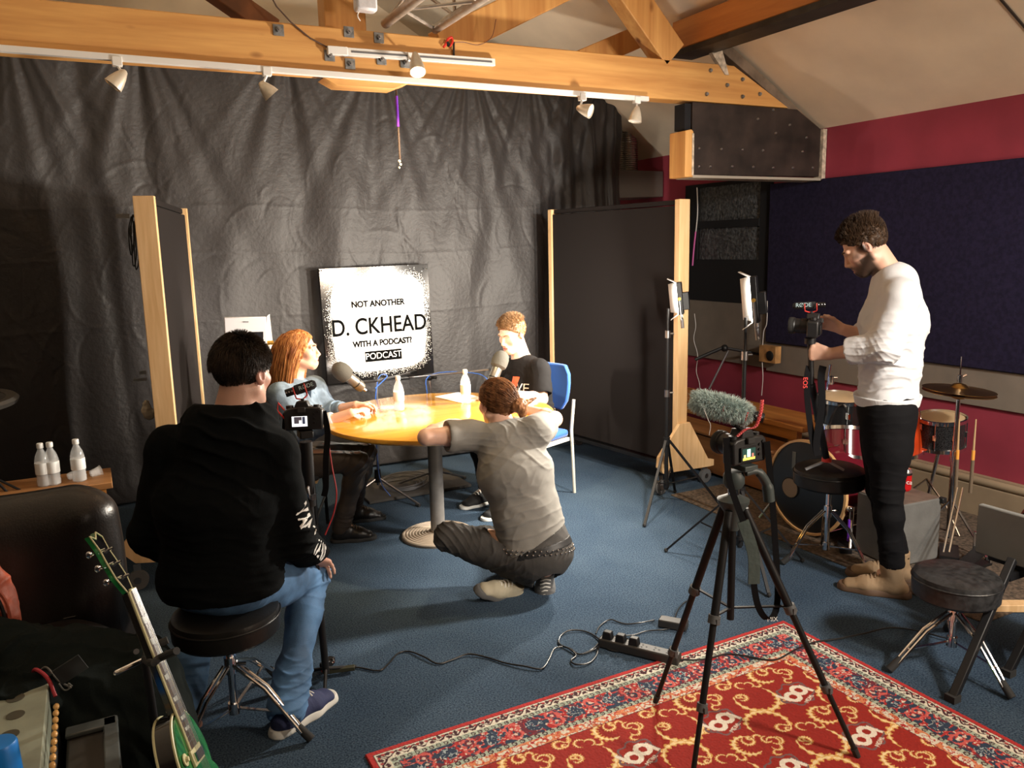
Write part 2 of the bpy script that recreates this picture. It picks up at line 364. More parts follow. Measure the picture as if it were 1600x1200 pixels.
# rafter along the slope: cream-brown edge board
rf = MB(); rf.prism([(3.60, zr(3.60)-.02), (XR, EZ-.02), (XR, EZ-.075), (3.60, zr(3.60)-.11)], (0, YT+.02, 0), (1, 0, 0), (0, 0, 1), (0, .07, 0))
tag(rf.build('rafter', mat('grubby_board', (.16, .115, .08), .8, var=(9, .35)), bevel=.003), 'grubby brown rafter following the right roof slope down to the maroon wall', 'rafter')
def on_slope(px, py):
    r = ray(px, py); t_ = (EZ+XR*SL-CAM.z)/(r.z+SL*r.x); return CAM+r*t_
a, b = on_slope(1545, -25), on_slope(1625, 68); struct('trim_2', MB().bar(a+V((0, 0, -.006)), b+V((0, 0, -.006)), .012, .006), mat('dark_gap', (.04, .03, .025), .9))
# dark bolted bracket under the beam end
t = thing('truss_bracket', 'dark bolted box plate under the right end of the tie beam', 'bracket', (4.1, YT, 2.1))
M_plate = mat('dark_painted_plate', (.026, .017, .014), .6, spec=.3, var=(6, .45))
MB().prism([(3.50, 2.105), (4.655, 2.115), (4.655, 2.44), (4.42, 2.56), (3.50, 2.555)], (0, YT, 0), (1, 0, 0), (0, 0, 1), (0, .03, 0)).build('plate', M_plate, t, bevel=.003)
MB().prism([(3.43, 2.09), (3.495, 2.09), (3.495, 2.37), (3.48, 2.385), (3.43, 2.375)], (0, YT-.02, 0), (1, 0, 0), (0, 0, 1), (0, .16, 0)).build('end_block', M_beamZ, t, bevel=.004)
MB().bb((3.445, YT+.01, 2.385), (3.495, YT+.11, 2.545)).build('gap_shade', M_bfelt, t)  # black block standing in for the shaded gap above the end block
MB().bb((3.497, YT-.012, 2.087), (4.66, YT+.15, 2.104)).build('edge_strip', mat('chalky_edge', (.33, .29, .24), .8), t)
MB().bb((3.482, YT-.024, 2.10), (3.497, YT, 2.36)).build('edge_strip', mat('plaster_edge', (.5, .42, .33), .8, var=(30, .4)), t)
for px, py in ((1092, 232), (1127, 233), (1160, 234), (1192, 235), (1254, 237), (1092, 260), (1110, 260), (1144, 260), (1177, 261), (1208, 262), (1239, 262), (1270, 262), (1212, 208), (1184, 186), (1260, 215), (1234, 195), (1208, 172)):
    c = aty(px, py, YT); MB().lathe([(.011, 0), (.010, .004), (.006, .008), (0, .009)], c, (0, -1, 0), 10).build('bolt', M_steel, t)
# paint-flaked corner board where slope, bracket and wall meet
tag(MB().bb((4.66, 4.13, 2.08), (4.695, 4.2, 2.44)).build('corner_batten', MATS['plaster_edge']), 'flaking cream batten in the corner beside the bolted bracket', 'batten')
c = aty(1122, 72, YT+.05)
tag(MB().prism([(0, 0), (.10, .02), (.17, -.15), (.14, -.15)], aty(1108, 75, YT-.01), (1, 0, 0), (0, 0, 1), (0, .03, 0)).build('wood_offcut', MATS['plaster_edge']), 'white flaking wedge of board above the beam end', 'offcut')

# ------------------------------------------------------------------ aluminium lattice truss
t = thing('lattice_truss', 'grey aluminium lattice lighting truss lying over the tie beam', 'truss', (1.6, 4.0, 2.85))
M_alu = mat('aluminium', (.46, .42, .38), .42, .75, var=(20, .15))
p = [(1.50, 2.84), (1.78, 2.84), (1.64, 3.06)]
for x, z in p: MB().cyl((x, 1.2, z), (x, 4.22, z), .025, n=16).build('chord', M_alu, t)
for (a, b) in ((0, 1), (1, 2), (2, 0)):
    mb = MB(); n = 11
    for k in range(n):
        y0 = 1.25+k*.27; s_, e_ = (a, b) if k % 2 == 0 else (b, a)
        mb.cyl((p[s_][0], y0, p[s_][1]), (p[e_][0], y0+.27, p[e_][1]), .009, n=8)
    mb.build('lacing', M_alu, t)
c = aty(571, 10, 3.98)
t = thing('junction_box', 'white plastic box hanging above the middle of the beam', 'electrical box', c)
MB().box(c+V((0, 0, .06)), (.105, .07, .17)).build('case', mat('white_plastic', (.62, .62, .66), .35, bump=(20, .5, .01)), t, bevel=.012)
MB().tube(bez([c+V((-.03, 0, -.02)), c+V((-.045, -.01, -.05)), c+V((-.03, 0, -.07))]), .003).build('cord', M_white, t)
MB().cyl(c+V((0, .0, .14)), c+V((0, 0, .9)), .006).build('hanger', M_steel, t)

# ------------------------------------------------------------------ tracks and spotlights
def track(a, b, lab, h=.03, mid=False):
    t = thing('lighting_track', lab, 'lighting track', a)
    a = V(a); b = V(b); MB().bar(a, b, .03, h).build('rail', M_white, t, bevel=.002)
    if mid:
        d = (b-a).normalized(); MB().bar(a+d*.12+V((0, -.016, 0)), b-d*.02+V((0, -.016, 0)), .003, .009).build('slot', mat('slot_grey', (.12, .12, .13), .5), t)
        MB().bar(a+V((0, -.002, 0)), a+d*.10+V((0, -.002, 0)), .034, h+.003).build('live_end', M_white, t, bevel=.002)
    return t
P = lambda px, py, y=YT-.015: aty(px, py, y)
a = P(0, 76); b = P(1012, 155); d = (b-a).normalized()
track(a-d*1.6, b, 'long white lighting track along the lower edge of the beam', .028)
track(P(511, 79), P(772, 98), 'short white lighting track across the face of the beam', .038, True)
def head(top, tip, mouth, lab, lit=False):
    # adaptor, stem and a bell shaped lamp holder from narrow tail to open mouth
    top = V(top); tip = V(tip); mouth = V(mouth); t = thing('track_spotlight', lab, 'spotlight', top, 0, 'spotlights on the lighting tracks')
    ax = mouth-tip; L = ax.length
    MB().box(top+V((0, -.005, -.018)), (.042, .032, .042)).build('adaptor', M_white, t, bevel=.003)
    MB().cyl(top+V((0, -.005, -.035)), tip+ax*.2, .006).ball(tip+ax*.2, .012).build('stem', M_white, t)
    prof = [(.006, 0), (.014, .06*L), (.026, .35*L), (.036, .7*L), (.041, L), (.037, L), (.030, .72*L), (.006, .5*L)]
    MB().lathe(prof, tip, ax, 24).build('shade', mat('lamp_shade_metal', (.62, .56, .46), .35, .35, var=(30, .08)), t)
    MB().lathe([(.0, .93*L), (.034, .95*L), (.034, .90*L), (.0, .88*L)], tip, ax, 24).build('lamp', mat('lit_lamp', (1, .9, .7), .4, emit=((1, .72, .38), 60)) if lit else mat('lamp_glass', (.6, .58, .55), .15), t)
    return t
H = lambda x, y, yy=YT-.05: aty(x, y, yy)
head(P(182, 90), H(196, 110), H(176, 134), 'unlit white spotlight at the far left, shade tilted down to the left')
head(P(416, 106), H(406, 128), H(425, 149), 'unlit spotlight, second from left, mouth turned toward the viewer')
head(P(909, 147), H(901, 168), H(923, 174, YT-.12), 'unlit spotlight lying nearly level, left of the right-hand pair')
head(P(994, 152), H(996, 166), H(992, 190), 'unlit spotlight at the right end of the long track, hanging straight down')
head(P(641, 84), H(648, 82, YT-.10), H(653, 113, YT-.17), 'burning warm spotlight on the short track at the middle of the beam', True)
# red spring clamp with black wire
t = thing('spring_clamp', 'small red and black spring clamp on the beam beside the short track', 'clamp', P(705, 65))
M_redp = mat('red_plastic', (.65, .03, .015), .4)
MB().tube(bez([P(706, 58), P(700, 61), P(697, 68), P(693, 74)]), .007).tube(bez([P(706, 58), P(707, 66), P(702, 73)]), .006).build('jaw', M_redp, t)
MB().cyl(P(698, 66), P(702, 72), .010).bar(P(709, 66), P(709, 87), .008, .01, (0, 1, 0)).build('handle', M_black, t)
tag(MB().tube(bez([P(709, 66), P(725, 66), P(748, 70), P(768, 58), P(775, 30)]), .0018, 6).build('thin_cable', mat('red_brown_wire', (.10, .02, .015), .5)), 'thin dark red wire looping away from the spring clamp', 'cable')
tag(MB().tube([P(395, -60), P(432, 10), P(455, 35), P(485, 60), P(512, 74)], .004, 8).build('supply_cable', mat('brown_wire', (.10, .06, .045), .6)), 'brown cable slanting down the beam to the short track', 'cable')
# hanging stick with purple sleeve
t = thing('hanging_stick', 'thin brown stick with a purple middle hanging before the curtain', 'stick', aty(619, 140, 4.25))
q = lambda x, y: aty(x, y, 4.25)
MB().cyl(q(619, 137), q(625, 250), .006, n=8).build('stick', mat('stick_brown', (.035, .02, .015), .6), t)
MB().cyl(q(619.4, 150), q(622, 198), .0075, n=10).build('sleeve', mat('purple_sleeve', (.16, .03, .48), .35), t)
MB().ball(q(624, 252), .008).ball(q(626, 257), .007).ball(q(624, 262), .006).build('fitting', mat('cream_bead', (.7, .65, .5), .4), t)
MB().cyl(q(619, 118), q(619, 138), .002, n=6).build('cord', M_steel, t)
# vent box and duct
t = thing('vent_box', 'plain grey metal ventilation box in the far right corner', 'ventilation box', (4.4, 5.95, 2.1))
MB().prism([(4.13, 2.315), (4.69, 2.315), (4.69, 2.09), (4.17, 2.075)], (0, 5.95, 0), (1, 0, 0), (0, 0, 1), (0, .5, 0)).build('box', mat('grey_sheet', (.16, .15, .14), .5, .2), t, bevel=.004)
prof = [(.09, 0)]
for k in range(30): prof += [(.096, .01+k*.018), (.088, .018+k*.018)]
MB().lathe(prof, aty(980, 266, 6.1)+V((0, 0, -.01)), (0, 0, 1), 24).build('duct', mat('duct_foil', (.55, .53, .5), .22, 1), t)

# ------------------------------------------------------------------ black backdrop curtain
def curtain():
    X0, X1, Z0, Z1 = -2.2, 4.16, .02, 3.02; n, m = 620, 300; Y0 = 5.84
    xs = np.linspace(X0, X1, n+1); zs = np.linspace(Z0, Z1, m+1); X, Z = np.meshgrid(xs, zs); rs = np.random.RandomState(11)
    D = np.zeros_like(X)
    hooks = [-1.9, -1.15, -.30, .42, 1.35, 2.0, 2.72, 3.25, 3.72, 3.95]
    for k, hx in enumerate(hooks):   # folds fanning out below every fixing
        dz = np.maximum(Z1+.05-Z, .02); u = (X-hx)/(dz*.62+.05)
        env = np.exp(-(u**2)*1.1)*np.exp(-dz*.55)*1.0
        nf = 7+rs.randint(4); D += .030*env*np.sin(u*nf+rs.rand()*6)*np.minimum(1, dz*3)
        D += .011*env*np.sin(u*nf*2.3+rs.rand()*6)
    for k in range(16):               # long soft vertical folds
        cx = rs.uniform(X0, X1); wd = rs.uniform(.05, .16); sl = rs.uniform(-.14, .14); a = rs.uniform(-.028, .032)
        D += a*np.exp(-((X-cx-sl*(Z-1.5))/wd)**2)
    for k in range(520):              # crumples
        cx, cz = rs.uniform(X0, X1), rs.uniform(Z0, Z1); L = rs.uniform(.05, .26); wd = rs.uniform(.007, .018); th = rs.uniform(-.55, .55)+(math.pi/2 if rs.rand() < .88 else 0); a = rs.uniform(-.008, .008)
        c_, s_ = math.cos(th), math.sin(th); dx = X-cx; dz = Z-cz; al = dx*c_+dz*s_; ac = -dx*s_+dz*c_+.3*al*al/L
        D += a*np.exp(-(al/L)**2-(ac/wd)**2)
    for z_, a in ((1.98, .004), (1.66, .005), (1.22, .005)):   # pressed fold lines
        D += a*np.exp(-np.abs(Z-z_-.02*np.sin(X*2.1))/.008)
    tail = np.clip((X-3.2)/.9, 0, 1); D += tail*.05*np.sin(X*26+Z*1.2)+tail*.02*np.sin(X*61)
    left = np.clip((.2-X)/1.2, 0, 1); D += left*.045*np.sin(X*13+Z*.9)
    XX = X+.012*np.sin(Z*5+X*3)*tail
    vs = np.stack([XX.ravel(), (Y0-D*.62).ravel(), Z.ravel()], 1)
    idx = np.arange((n+1)*(m+1)).reshape(m+1, n+1); f = np.stack([idx[:-1, :-1].ravel(), idx[:-1, 1:].ravel(), idx[1:, 1:].ravel(), idx[1:, :-1].ravel()], 1)
    me = bpy.data.meshes.new('backdrop_curtain'); me.from_pydata(vs.tolist(), [], f.tolist()); me.polygons.foreach_set('use_smooth', [True]*len(me.polygons))
    o = bpy.data.objects.new('backdrop_curtain', me); COL.objects.link(o)
    me.materials.append(mat('black_curtain_cloth', (.028, .0245, .0245), .55, bump=(35, .35, .01), sheen=.12))
    sm = o.modifiers.new('thickness', 'SOLIDIFY'); sm.thickness = .003
    return tag(o, 'creased black cloth backdrop hung behind the whole table', 'curtain')
curtain()
# ------------------------------------------------------------------ figure modelling: blended volumes turned into one continuous surface
A = lambda *p: np.array(p, dtype=np.float64)
def _n(v): v = np.asarray(v, float); return v/(np.linalg.norm(v)+1e-12)
def smin(a, b, k):
    if k <= 0: return np.minimum(a, b)
    h = np.maximum(k-np.abs(a-b), 0)/k; return np.minimum(a, b)-h*h*k*.25
class Sdf:
    def __init__(s): s.p = []; s.cuts = []; s.keep = []
    def cone(s, a, b, ra, rb=None, k=.02): s.p.append(('c', A(*a), A(*b), ra, ra if rb is None else rb, k)); return s
    def ell(s, c, r, rot=None, k=.02): s.p.append(('e', A(*c), A(*r), np.eye(3) if rot is None else np.asarray(rot, float), 0, k)); return s
    def econe(s, a, b, r0, r1, side, k=.03): s.p.append(('w', A(*a), A(*b), r0, r1, k, _n(side))); return s
    def carve(s, c, r, k=.005, rot=None): s.cuts.append(('e', A(*c), A(*r) if hasattr(r, '__len__') else A(r, r, r), np.eye(3) if rot is None else np.asarray(rot, float), 0, k)); return s
    def half(s, c, n): s.keep.append((A(*c), _n(n))); return s       # keep the side the normal n points away from
    def copy(s): o = Sdf(); o.p = list(s.p); o.cuts = list(s.cuts); o.keep = list(s.keep); return o
    @staticmethod
    def d1(q, P):
        if q[0] == 'c':
            a, b = q[1], q[2]; ab = b-a; L = max(ab@ab, 1e-9); t = np.clip(((P-a)@ab)/L, 0, 1)
            return np.linalg.norm(P-a-t[..., None]*ab, axis=-1)-(q[3]+(q[4]-q[3])*t)
        if q[0] == 'e':
            l = (P-q[1])@q[3]; k0 = np.linalg.norm(l/q[2], axis=-1); k1 = np.linalg.norm(l/(q[2]*q[2]), axis=-1)
            return k0*(k0-1)/np.maximum(k1, 1e-6)
        a, b, r0, r1, k, sd = q[1:7]; ab = b-a; L = max(ab@ab, 1e-9); t = np.clip(((P-a)@ab)/L, 0, 1); v = P-a-t[..., None]*ab
        ax = ab/math.sqrt(L); u = sd-ax*(sd@ax); u = u/np.linalg.norm(u); w_ = np.cross(ax, u)
        ru = r0[0]+(r1[0]-r0[0])*t; rw = r0[1]+(r1[1]-r0[1])*t; x = v@u; y = v@w_; z = v@ax; rm = np.minimum(ru, rw)
        k0 = np.sqrt((x/ru)**2+(y/rw)**2+(z/rm)**2); k1 = np.sqrt((x/ru**2)**2+(y/rw**2)**2+(z/rm**2)**2)
        return np.where(k0 < 1e-4, -rm, k0*(k0-1)/np.maximum(k1, 1e-6))
    def box(s):
        lo = []; hi = []
        for q in s.p:
            if q[0] == 'e': r = q[2].max(); lo.append(q[1]-r); hi.append(q[1]+r)
            else:
                r = max(np.max(q[3]), np.max(q[4])); lo.append(np.minimum(q[1], q[2])-r); hi.append(np.maximum(q[1], q[2])+r)
        return np.min(lo, 0), np.max(hi, 0)
    def mesh(s, h=.005, off=0.):
        lo, hi = s.box(); lo = lo-abs(off)-3*h; hi = hi+abs(off)+3*h; B = 8
        nb = np.ceil((hi-lo)/(h*B)).astype(int)+1; hd = h*B*.87
        g = np.stack(np.meshgrid(*[lo[i]+(np.arange(nb[i])+.5)*h*B-h*.5 for i in range(3)], indexing='ij'), -1).reshape(-1, 3)
        pd = np.stack([s.d1(q, g) for q in s.p], 0); mn = pd.min(0); D = mn-off
        kd = np.full(len(g), -1e9)
        for c, n in s.keep: kd = np.maximum(kd, (g-c)@n)
        Dt = np.maximum(D, kd)
        act = (np.abs(Dt) < hd+.035) | ((np.abs(D) < hd+.035) & (kd < hd))
        F = np.repeat(np.repeat(np.repeat(np.where(Dt > 0, 1., -1.).reshape(nb).astype(np.float32), B, 0), B, 1), B, 2)
        ia = np.nonzero(act)[0]; bi = np.stack(np.unravel_index(ia, nb), 1)
        loc = np.stack(np.meshgrid(*[np.arange(B)]*3, indexing='ij'), -1).reshape(-1, 3)
        CH = 3000
        for c0 in range(0, len(ia), CH):
            sl = slice(c0, c0+CH); idx = ia[sl]; P = lo+((bi[sl][:, None, :]*B+loc[None])*h); val = np.full(P.shape[:2], 9.)
            for j, q in enumerate(s.p):
                m_ = pd[j, idx] < np.maximum(mn[idx], 0)+2*hd+q[5]+.005
                if m_.any(): val[m_] = smin(val[m_], s.d1(q, P[m_]), q[5])
            val -= off
            for q in s.cuts:
                dq = -s.d1(q, P); k = q[5]; hh = np.maximum(k-np.abs(val-dq), 0)/k; val = np.maximum(val, dq)+hh*hh*k*.25
            for c, n in s.keep: val = np.maximum(val, (P-c)@n)
            I = bi[sl][:, None, :]*B+loc[None]; F[I[..., 0], I[..., 1], I[..., 2]] = val
        return nets(F, lo, h)
def nets(F, lo, h):
    S = F < 0; sx, sy, sz = S.shape
    c = S[:-1, :-1, :-1].astype(np.int8)
    cnt = sum(S[i:sx-1+i, j:sy-1+j, k:sz-1+k].astype(np.int8) for i in (0, 1) for j in (0, 1) for k in (0, 1))
    I = np.argwhere((cnt > 0) & (cnt < 8)); N = len(I)
    vid = np.full(c.shape, -1, np.int32); vid[I[:, 0], I[:, 1], I[:, 2]] = np.arange(N)
    cor = {}
    for i in (0, 1):
        for j in (0, 1):
            for k in (0, 1): cor[(i, j, k)] = F[I[:, 0]+i, I[:, 1]+j, I[:, 2]+k]
    acc = np.zeros((N, 3)); ct = np.zeros(N)
    for a in cor:
        for ax in range(3):
            if a[ax] == 0:
                b = list(a); b[ax] = 1; b = tuple(b); fa, fb = cor[a], cor[b]; m_ = (fa < 0) != (fb < 0)
                t = np.where(m_, fa/np.where(m_, fa-fb, 1), 0); p = np.zeros((N, 3)); p[:] = a; p[:, ax] = t
                acc[m_] += p[m_]; ct[m_] += 1
    vs = lo+(I+acc/ct[:, None])*h; fs = []
    for ax in range(3):
        o = [0, 1, 2]; o.remove(ax); u, w_ = o
        sl0 = [slice(1, -1)]*3; sl1 = [slice(1, -1)]*3; sl0[ax] = slice(0, -1); sl1[ax] = slice(1, None)
        a = S[tuple(sl0)]; b = S[tuple(sl1)]; E = np.argwhere(a != b); off = np.ones(3, int); off[ax] = 0; E = E+off
        ins = S[E[:, 0], E[:, 1], E[:, 2]]
        def gv(du, dw): q = E.copy(); q[:, u] -= du; q[:, w_] -= dw; return vid[q[:, 0], q[:, 1], q[:, 2]]
        v00, v10, v11, v01 = gv(1, 1), gv(0, 1), gv(0, 0), gv(1, 0); flip = ins if ax != 1 else ~ins
        qd = np.where(flip[:, None], np.stack([v00, v10, v11, v01], 1), np.stack([v01, v11, v10, v00], 1)); fs.append(qd)
    fs = np.concatenate(fs); fs = fs[(fs >= 0).all(1)]
    return vs, fs
def vnoise(P, seed=0):
    P = np.asarray(P); i = np.floor(P).astype(np.int64); f = P-i; f = f*f*(3-2*f); out = 0
    for a in (0, 1):
        for b in (0, 1):
            for c in (0, 1):
                hsh = ((i[..., 0]+a)*73856093 ^ (i[..., 1]+b)*19349663 ^ (i[..., 2]+c)*83492791 ^ seed*2654435761) & 0xFFFFFF
                hsh = (hsh*1103515245+12345) & 0x7FFFFFFF; r = (hsh % 10007)/10007.
                out = out+r*(f[..., 0] if a else 1-f[..., 0])*(f[..., 1] if b else 1-f[..., 1])*(f[..., 2] if c else 1-f[..., 2])
    return out*2-1
def vnormals(vs, fs):
    a, b, c, d = (vs[fs[:, i]] for i in range(4)); n = np.cross(c-a, d-b); out = np.zeros_like(vs)
    for i in range(4):
        for k in range(3): out[:, k] += np.bincount(fs[:, i], n[:, k], len(vs))
    return out/(np.linalg.norm(out, axis=1, keepdims=True)+1e-12)
def folds(vs, fs, lst, amp=.003, scale=14, seed=1):
    """cloth: soft random undulation and groups of folds (centre, reach, direction across them, spacing, height)"""
    n = vnormals(vs, fs); d = amp*vnoise(vs*scale, seed)+amp*.5*vnoise(vs*scale*2.3, seed+5)
    wob = vnoise(vs*7, seed+9); gate = .35+.65*np.clip(vnoise(vs*5.5, seed+21)*1.6+.5, 0, 1)
    for c, r, dr, lam, a in lst:
        e = np.exp(-(((vs-A(*c))**2).sum(1))/(r*r)); ph = (vs@_n(dr))*2*math.pi/lam+wob*4.5; rg = 1-np.abs(np.sin(ph*.5+.7*vnoise(vs*16, seed+3))); d += a*1.5*e*gate*(rg**2.2-.3)
    return vs+n*d[:, None]
def nmesh(name, vs, fs, m, parent, cols=None, smooth=2):
    if parent is not None:
        inv = np.array(rootmat(parent).inverted()); vs = vs@inv[:3, :3].T+inv[:3, 3]
    me = bpy.data.meshes.new(name); nv, nf = len(vs), len(fs)
    me.vertices.add(nv); me.vertices.foreach_set('co', vs.astype(np.float32).ravel()); me.loops.add(nf*4); me.polygons.add(nf)
    me.loops.foreach_set('vertex_index', fs.astype(np.int32).ravel()); me.polygons.foreach_set('loop_start', np.arange(0, nf*4, 4, dtype=np.int32))
    try: me.polygons.foreach_set('loop_total', np.full(nf, 4, np.int32))
    except Exception: pass
    me.polygons.foreach_set('use_smooth', np.ones(nf, bool)); me.update(); me.validate()
    me.materials.append(m); o = bpy.data.objects.new(name, me); COL.objects.link(o); o.parent = parent
    if cols is not None:
        ca = me.color_attributes.new('pigment', 'FLOAT_COLOR', 'POINT'); c4 = np.ones((nv, 4), np.float32); c4[:, :3] = cols; ca.data.foreach_set('color', c4.ravel())
    return o
def pigment_mat(name, rough=.5, sss=.0, bump=None):
    m = bpy.data.materials.new(name); m.use_nodes = True; nt = m.node_tree; b = nt.nodes['Principled BSDF']
    at = nt.nodes.new('ShaderNodeAttribute'); at.attribute_name = 'pigment'; nt.links.new(at.outputs['Color'], b.inputs['Base Color']); b.inputs['Roughness'].default_value = rough
    if sss: b.inputs['Subsurface Weight'].default_value = sss; b.inputs['Subsurface Radius'].default_value = (.012, .004, .002); b.inputs['Subsurface Scale'].default_value = .5
    if bump:
        tc = nt.nodes.new('ShaderNodeTexCoord'); n = nt.nodes.new('ShaderNodeTexNoise'); n.inputs['Scale'].default_value = bump[0]; nt.links.new(tc.outputs['Object'], n.inputs['Vector'])
        bp = nt.nodes.new('ShaderNodeBump'); bp.inputs['Strength'].default_value = bump[1]; bp.inputs['Distance'].default_value = .003; nt.links.new(n.outputs['Fac'], bp.inputs['Height']); nt.links.new(bp.outputs[0], b.inputs['Normal'])
    return m
M_skin = pigment_mat('skin', .48, .12, (300, .15))
def orient(f, u):         # columns: right, forward, up
    f = _n(f); u = A(*u); u = _n(u-f*(u@f)); return np.stack([np.cross(f, u), f, u], 1)
def head_prims(s, c, Rm, k=1.0, fem=False, closed=False):
    T = lambda x, y, z: A(*c)+Rm@(A(x, y, z)*k)
    s.ell(T(0, -.014, .036), A(.075, .094, .084)*k, Rm, .02)
    s.ell(T(0, .030, -.030), A(.056, .062, .078)*k, Rm, .03)
    for x in (-1, 1):
        s.cone(T(x*.050, -.004, -.052), T(x*.016, .066, -.094), .022*k, .018*k, .025)
        s.ell(T(x*.040, .056, -.020), A(.024, .024, .022)*k, Rm, .025)
        s.ell(T(x*.078, -.010, -.004), A(.008, .019, .032)*k, Rm@np.array(Matrix.Rotation(x*-.35, 3, 'Z')), .004)
        s.ell(T(x*.072, .004, -.006), A(.010, .008, .016)*k, Rm, .006)
        s.cone(T(x*.012, .086, .025), T(x*.046, .074, .024), .011*k, .009*k, .012)
        s.ell(T(x*.011, .098, -.036), A(.008, .011, .008)*k, Rm, .006)
    s.ell(T(0, .070, -.098), A(.022, .018, .018)*k, Rm, .02)
    s.cone(T(0, .088, .014), T(0, .110, -.028), .007*k, .0105*k, .010)
    s.cone(T(0, .080, -.058), T(0, .082, -.075), .022*k, .020*k, .02)
    s.cone(T(-.018, .090, -.061), T(.018, .090, -.061), .0058*k, k=.006); s.cone(T(-.014, .091, -.072), T(.014, .091, -.072), .0066*k, k=.006)
    for x in (-1, 1): s.carve(T(x*.031, .108 if closed else .103, .006 if closed else .004), A(.016, .016, .0115)*k, .010, Rm)
    for x in (-1, 1): s.carve(T(x*.084, -.006, 0), A(.005, .010, .018)*k, .004, Rm@np.array(Matrix.Rotation(x*-.35, 3, 'Z')))
    s.carve(T(0, .102, -.0665), A(.020, .010, .0018)*k, .003, Rm)
    if closed:
        pass
def hand_prims(s, w, d, nrm, sd, curl=.5, spread=.05, k=1.0, thumb=(.7, .6), ks=.006):
    """w wrist, d towards the fingers, nrm out of the palm, sd the thumb side"""
    w = A(*w); d = _n(d); nrm = A(*nrm); nrm = _n(nrm-d*(nrm@d)); sd = A(*sd); sd = _n(sd-d*(sd@d)-nrm*(sd@nrm))
    s.econe(w, w+d*.078*k, (.027*k, .019*k), (.040*k, .013*k), sd, .012)
    cl = curl if hasattr(curl, '__len__') else (curl,)*4
    for i, (o_, L, r) in enumerate(((.030, .073, .0088), (.0105, .080, .0090), (-.0095, .075, .0086), (-.028, .060, .0076))):
        p = w+d*(.080-.004*abs(i-1))*k+sd*o_*k; a = 0.; dd = _n(d+sd*(spread*(1.5-i)))
        for j, f in enumerate((.46, .30, .24)):
            a += cl[i]*(1.0, 1.15, .8)[j]; e = p+(dd*math.cos(a)+nrm*math.sin(a))*L*f*k
            s.cone(p, e, (r-.0006*j)*k, (r-.0006*(j+1))*k, ks if j else .010); p = e
    p = w+d*.022*k+sd*.022*k; t0, t1 = thumb
    d1 = _n(d*math.cos(t0)+sd*math.sin(t0)+nrm*.25); e = p+d1*.040*k; s.cone(p, e, .0135*k, .0110*k, .012)
    d2 = _n(d1*math.cos(t1)+d*.5*math.sin(t1)+nrm*math.sin(t1)*.7); f = e+d2*.030*k; s.cone(e, f, .0105*k, .0098*k, .006); s.cone(f, f+_n(d2+nrm*.2)*.024*k, .0098*k, .0075*k, .005)
def body(J, k=1.0, fem=False, bulk=1.0):
    """J: joints in world space. Returns prims for the whole figure in groups."""
    g = {}; P, C, Nk = A(*J['pelvis']), A(*J['chest']), A(*J['neck']); sp = _n(J['hipside']); sc = _n(J['shside'])   # towards the figure's left
    b = bulk
    t = Sdf(); mid = (P+C)/2+A(*J.get('waistoff', (0, 0, 0)))
    wa = .9 if fem else 1.
    t.econe(P, mid, (.165*b, .115*b), (.140*b*wa, .102*b*wa), sp, .05); t.econe(mid, C, (.140*b*wa, .102*b*wa), (.160*b, .118*b), (sp+sc)/2, .05)
    t.econe(C, C*.25+Nk*.75, (.160*b, .118*b), (.115*b, .075*b), sc, .05)
    if fem:
        fw = np.cross(_n(Nk-C), sc)*-1.
        fw = _n(J['chestf'])
        for x in (-1, 1): t.ell(C+fw*.085+sc*x*.07+_n(Nk-C)*-.005, (.062, .062, .062), None, .05)
    SL, SR = A(*J['shl']), A(*J['shr'])
    for S_ in (SL, SR): t.cone(C*.35+Nk*.65, S_, .058*k*b, .052*k*b, .05)
    g['torso'] = t
    for sd in 'lr':
        S_, E, W = A(*J['sh'+sd]), A(*J['el'+sd]), A(*J['wr'+sd]); a = Sdf()
        a.cone(S_, S_*.5+E*.5, .053*k*b, .047*k*b, .03); a.cone(S_*.5+E*.5, E, .046*k*b, .038*k, .02); a.cone(E, E*.7+W*.3, .038*k, .039*k, .02); a.cone(E*.7+W*.3, W, .039*k, .026*k, .02); g['arm'+sd] = a
        H_, K_, An = A(*J['hip'+sd]), A(*J['kn'+sd]), A(*J['an'+sd]); l = Sdf()
        lb = J.get('legk', 1.0); l.cone(H_, H_*.5+K_*.5, .086*k*b*lb, .076*k*b*lb, .05); l.cone(H_*.5+K_*.5, K_, .074*k*b*lb, .056*k*lb, .03); cf = K_*.68+An*.32+A(*J.get('calf'+sd, (0, 0, 0)))
        l.cone(K_, cf, .054*k, .054*k, .03); l.cone(cf, An, .053*k, .036*k, .03)
        g['leg'+sd] = l
        T_ = A(*J['toe'+sd]); f = Sdf(); f.cone(An, An*.75+T_*.25, .030*k, .020*k, .02); g['foot'+sd] = f
    return g
def join(*ss):
    o = Sdf()
    for s in ss: o.p += s.p; o.cuts += s.cuts; o.keep += s.keep
    return o
def face_cols(vs, c, Rm, k, skin, lips, extra=None):
    l = ((vs-A(*c))@Rm)/k; n = len(vs); col = np.tile(np.array(skin), (n, 1)); x, y, z = l.T
    col *= (1+.05*vnoise(vs*40, 3))[:, None]
    lm = np.exp(-((np.abs(x)/.021)**4+((z+.0665)/.0105)**4))*(y > .075); col = col*(1-lm[:, None])+np.array(lips)*lm[:, None]
    ck = np.exp(-(((np.abs(x)-.042)/.02)**2+((z+.03)/.02)**2))*(y > .03); col = col*(1-ck[:, None]*.25)+np.array(lips)*ck[:, None]*.25
    er = ((np.abs(x) > .072) & (np.abs(z) < .04) & (np.abs(y) < .04))*.35; col = col*(1-er[:, None])+np.array(lips)*er[:, None]
    if extra: col = extra(col, x, y, z)
    return col
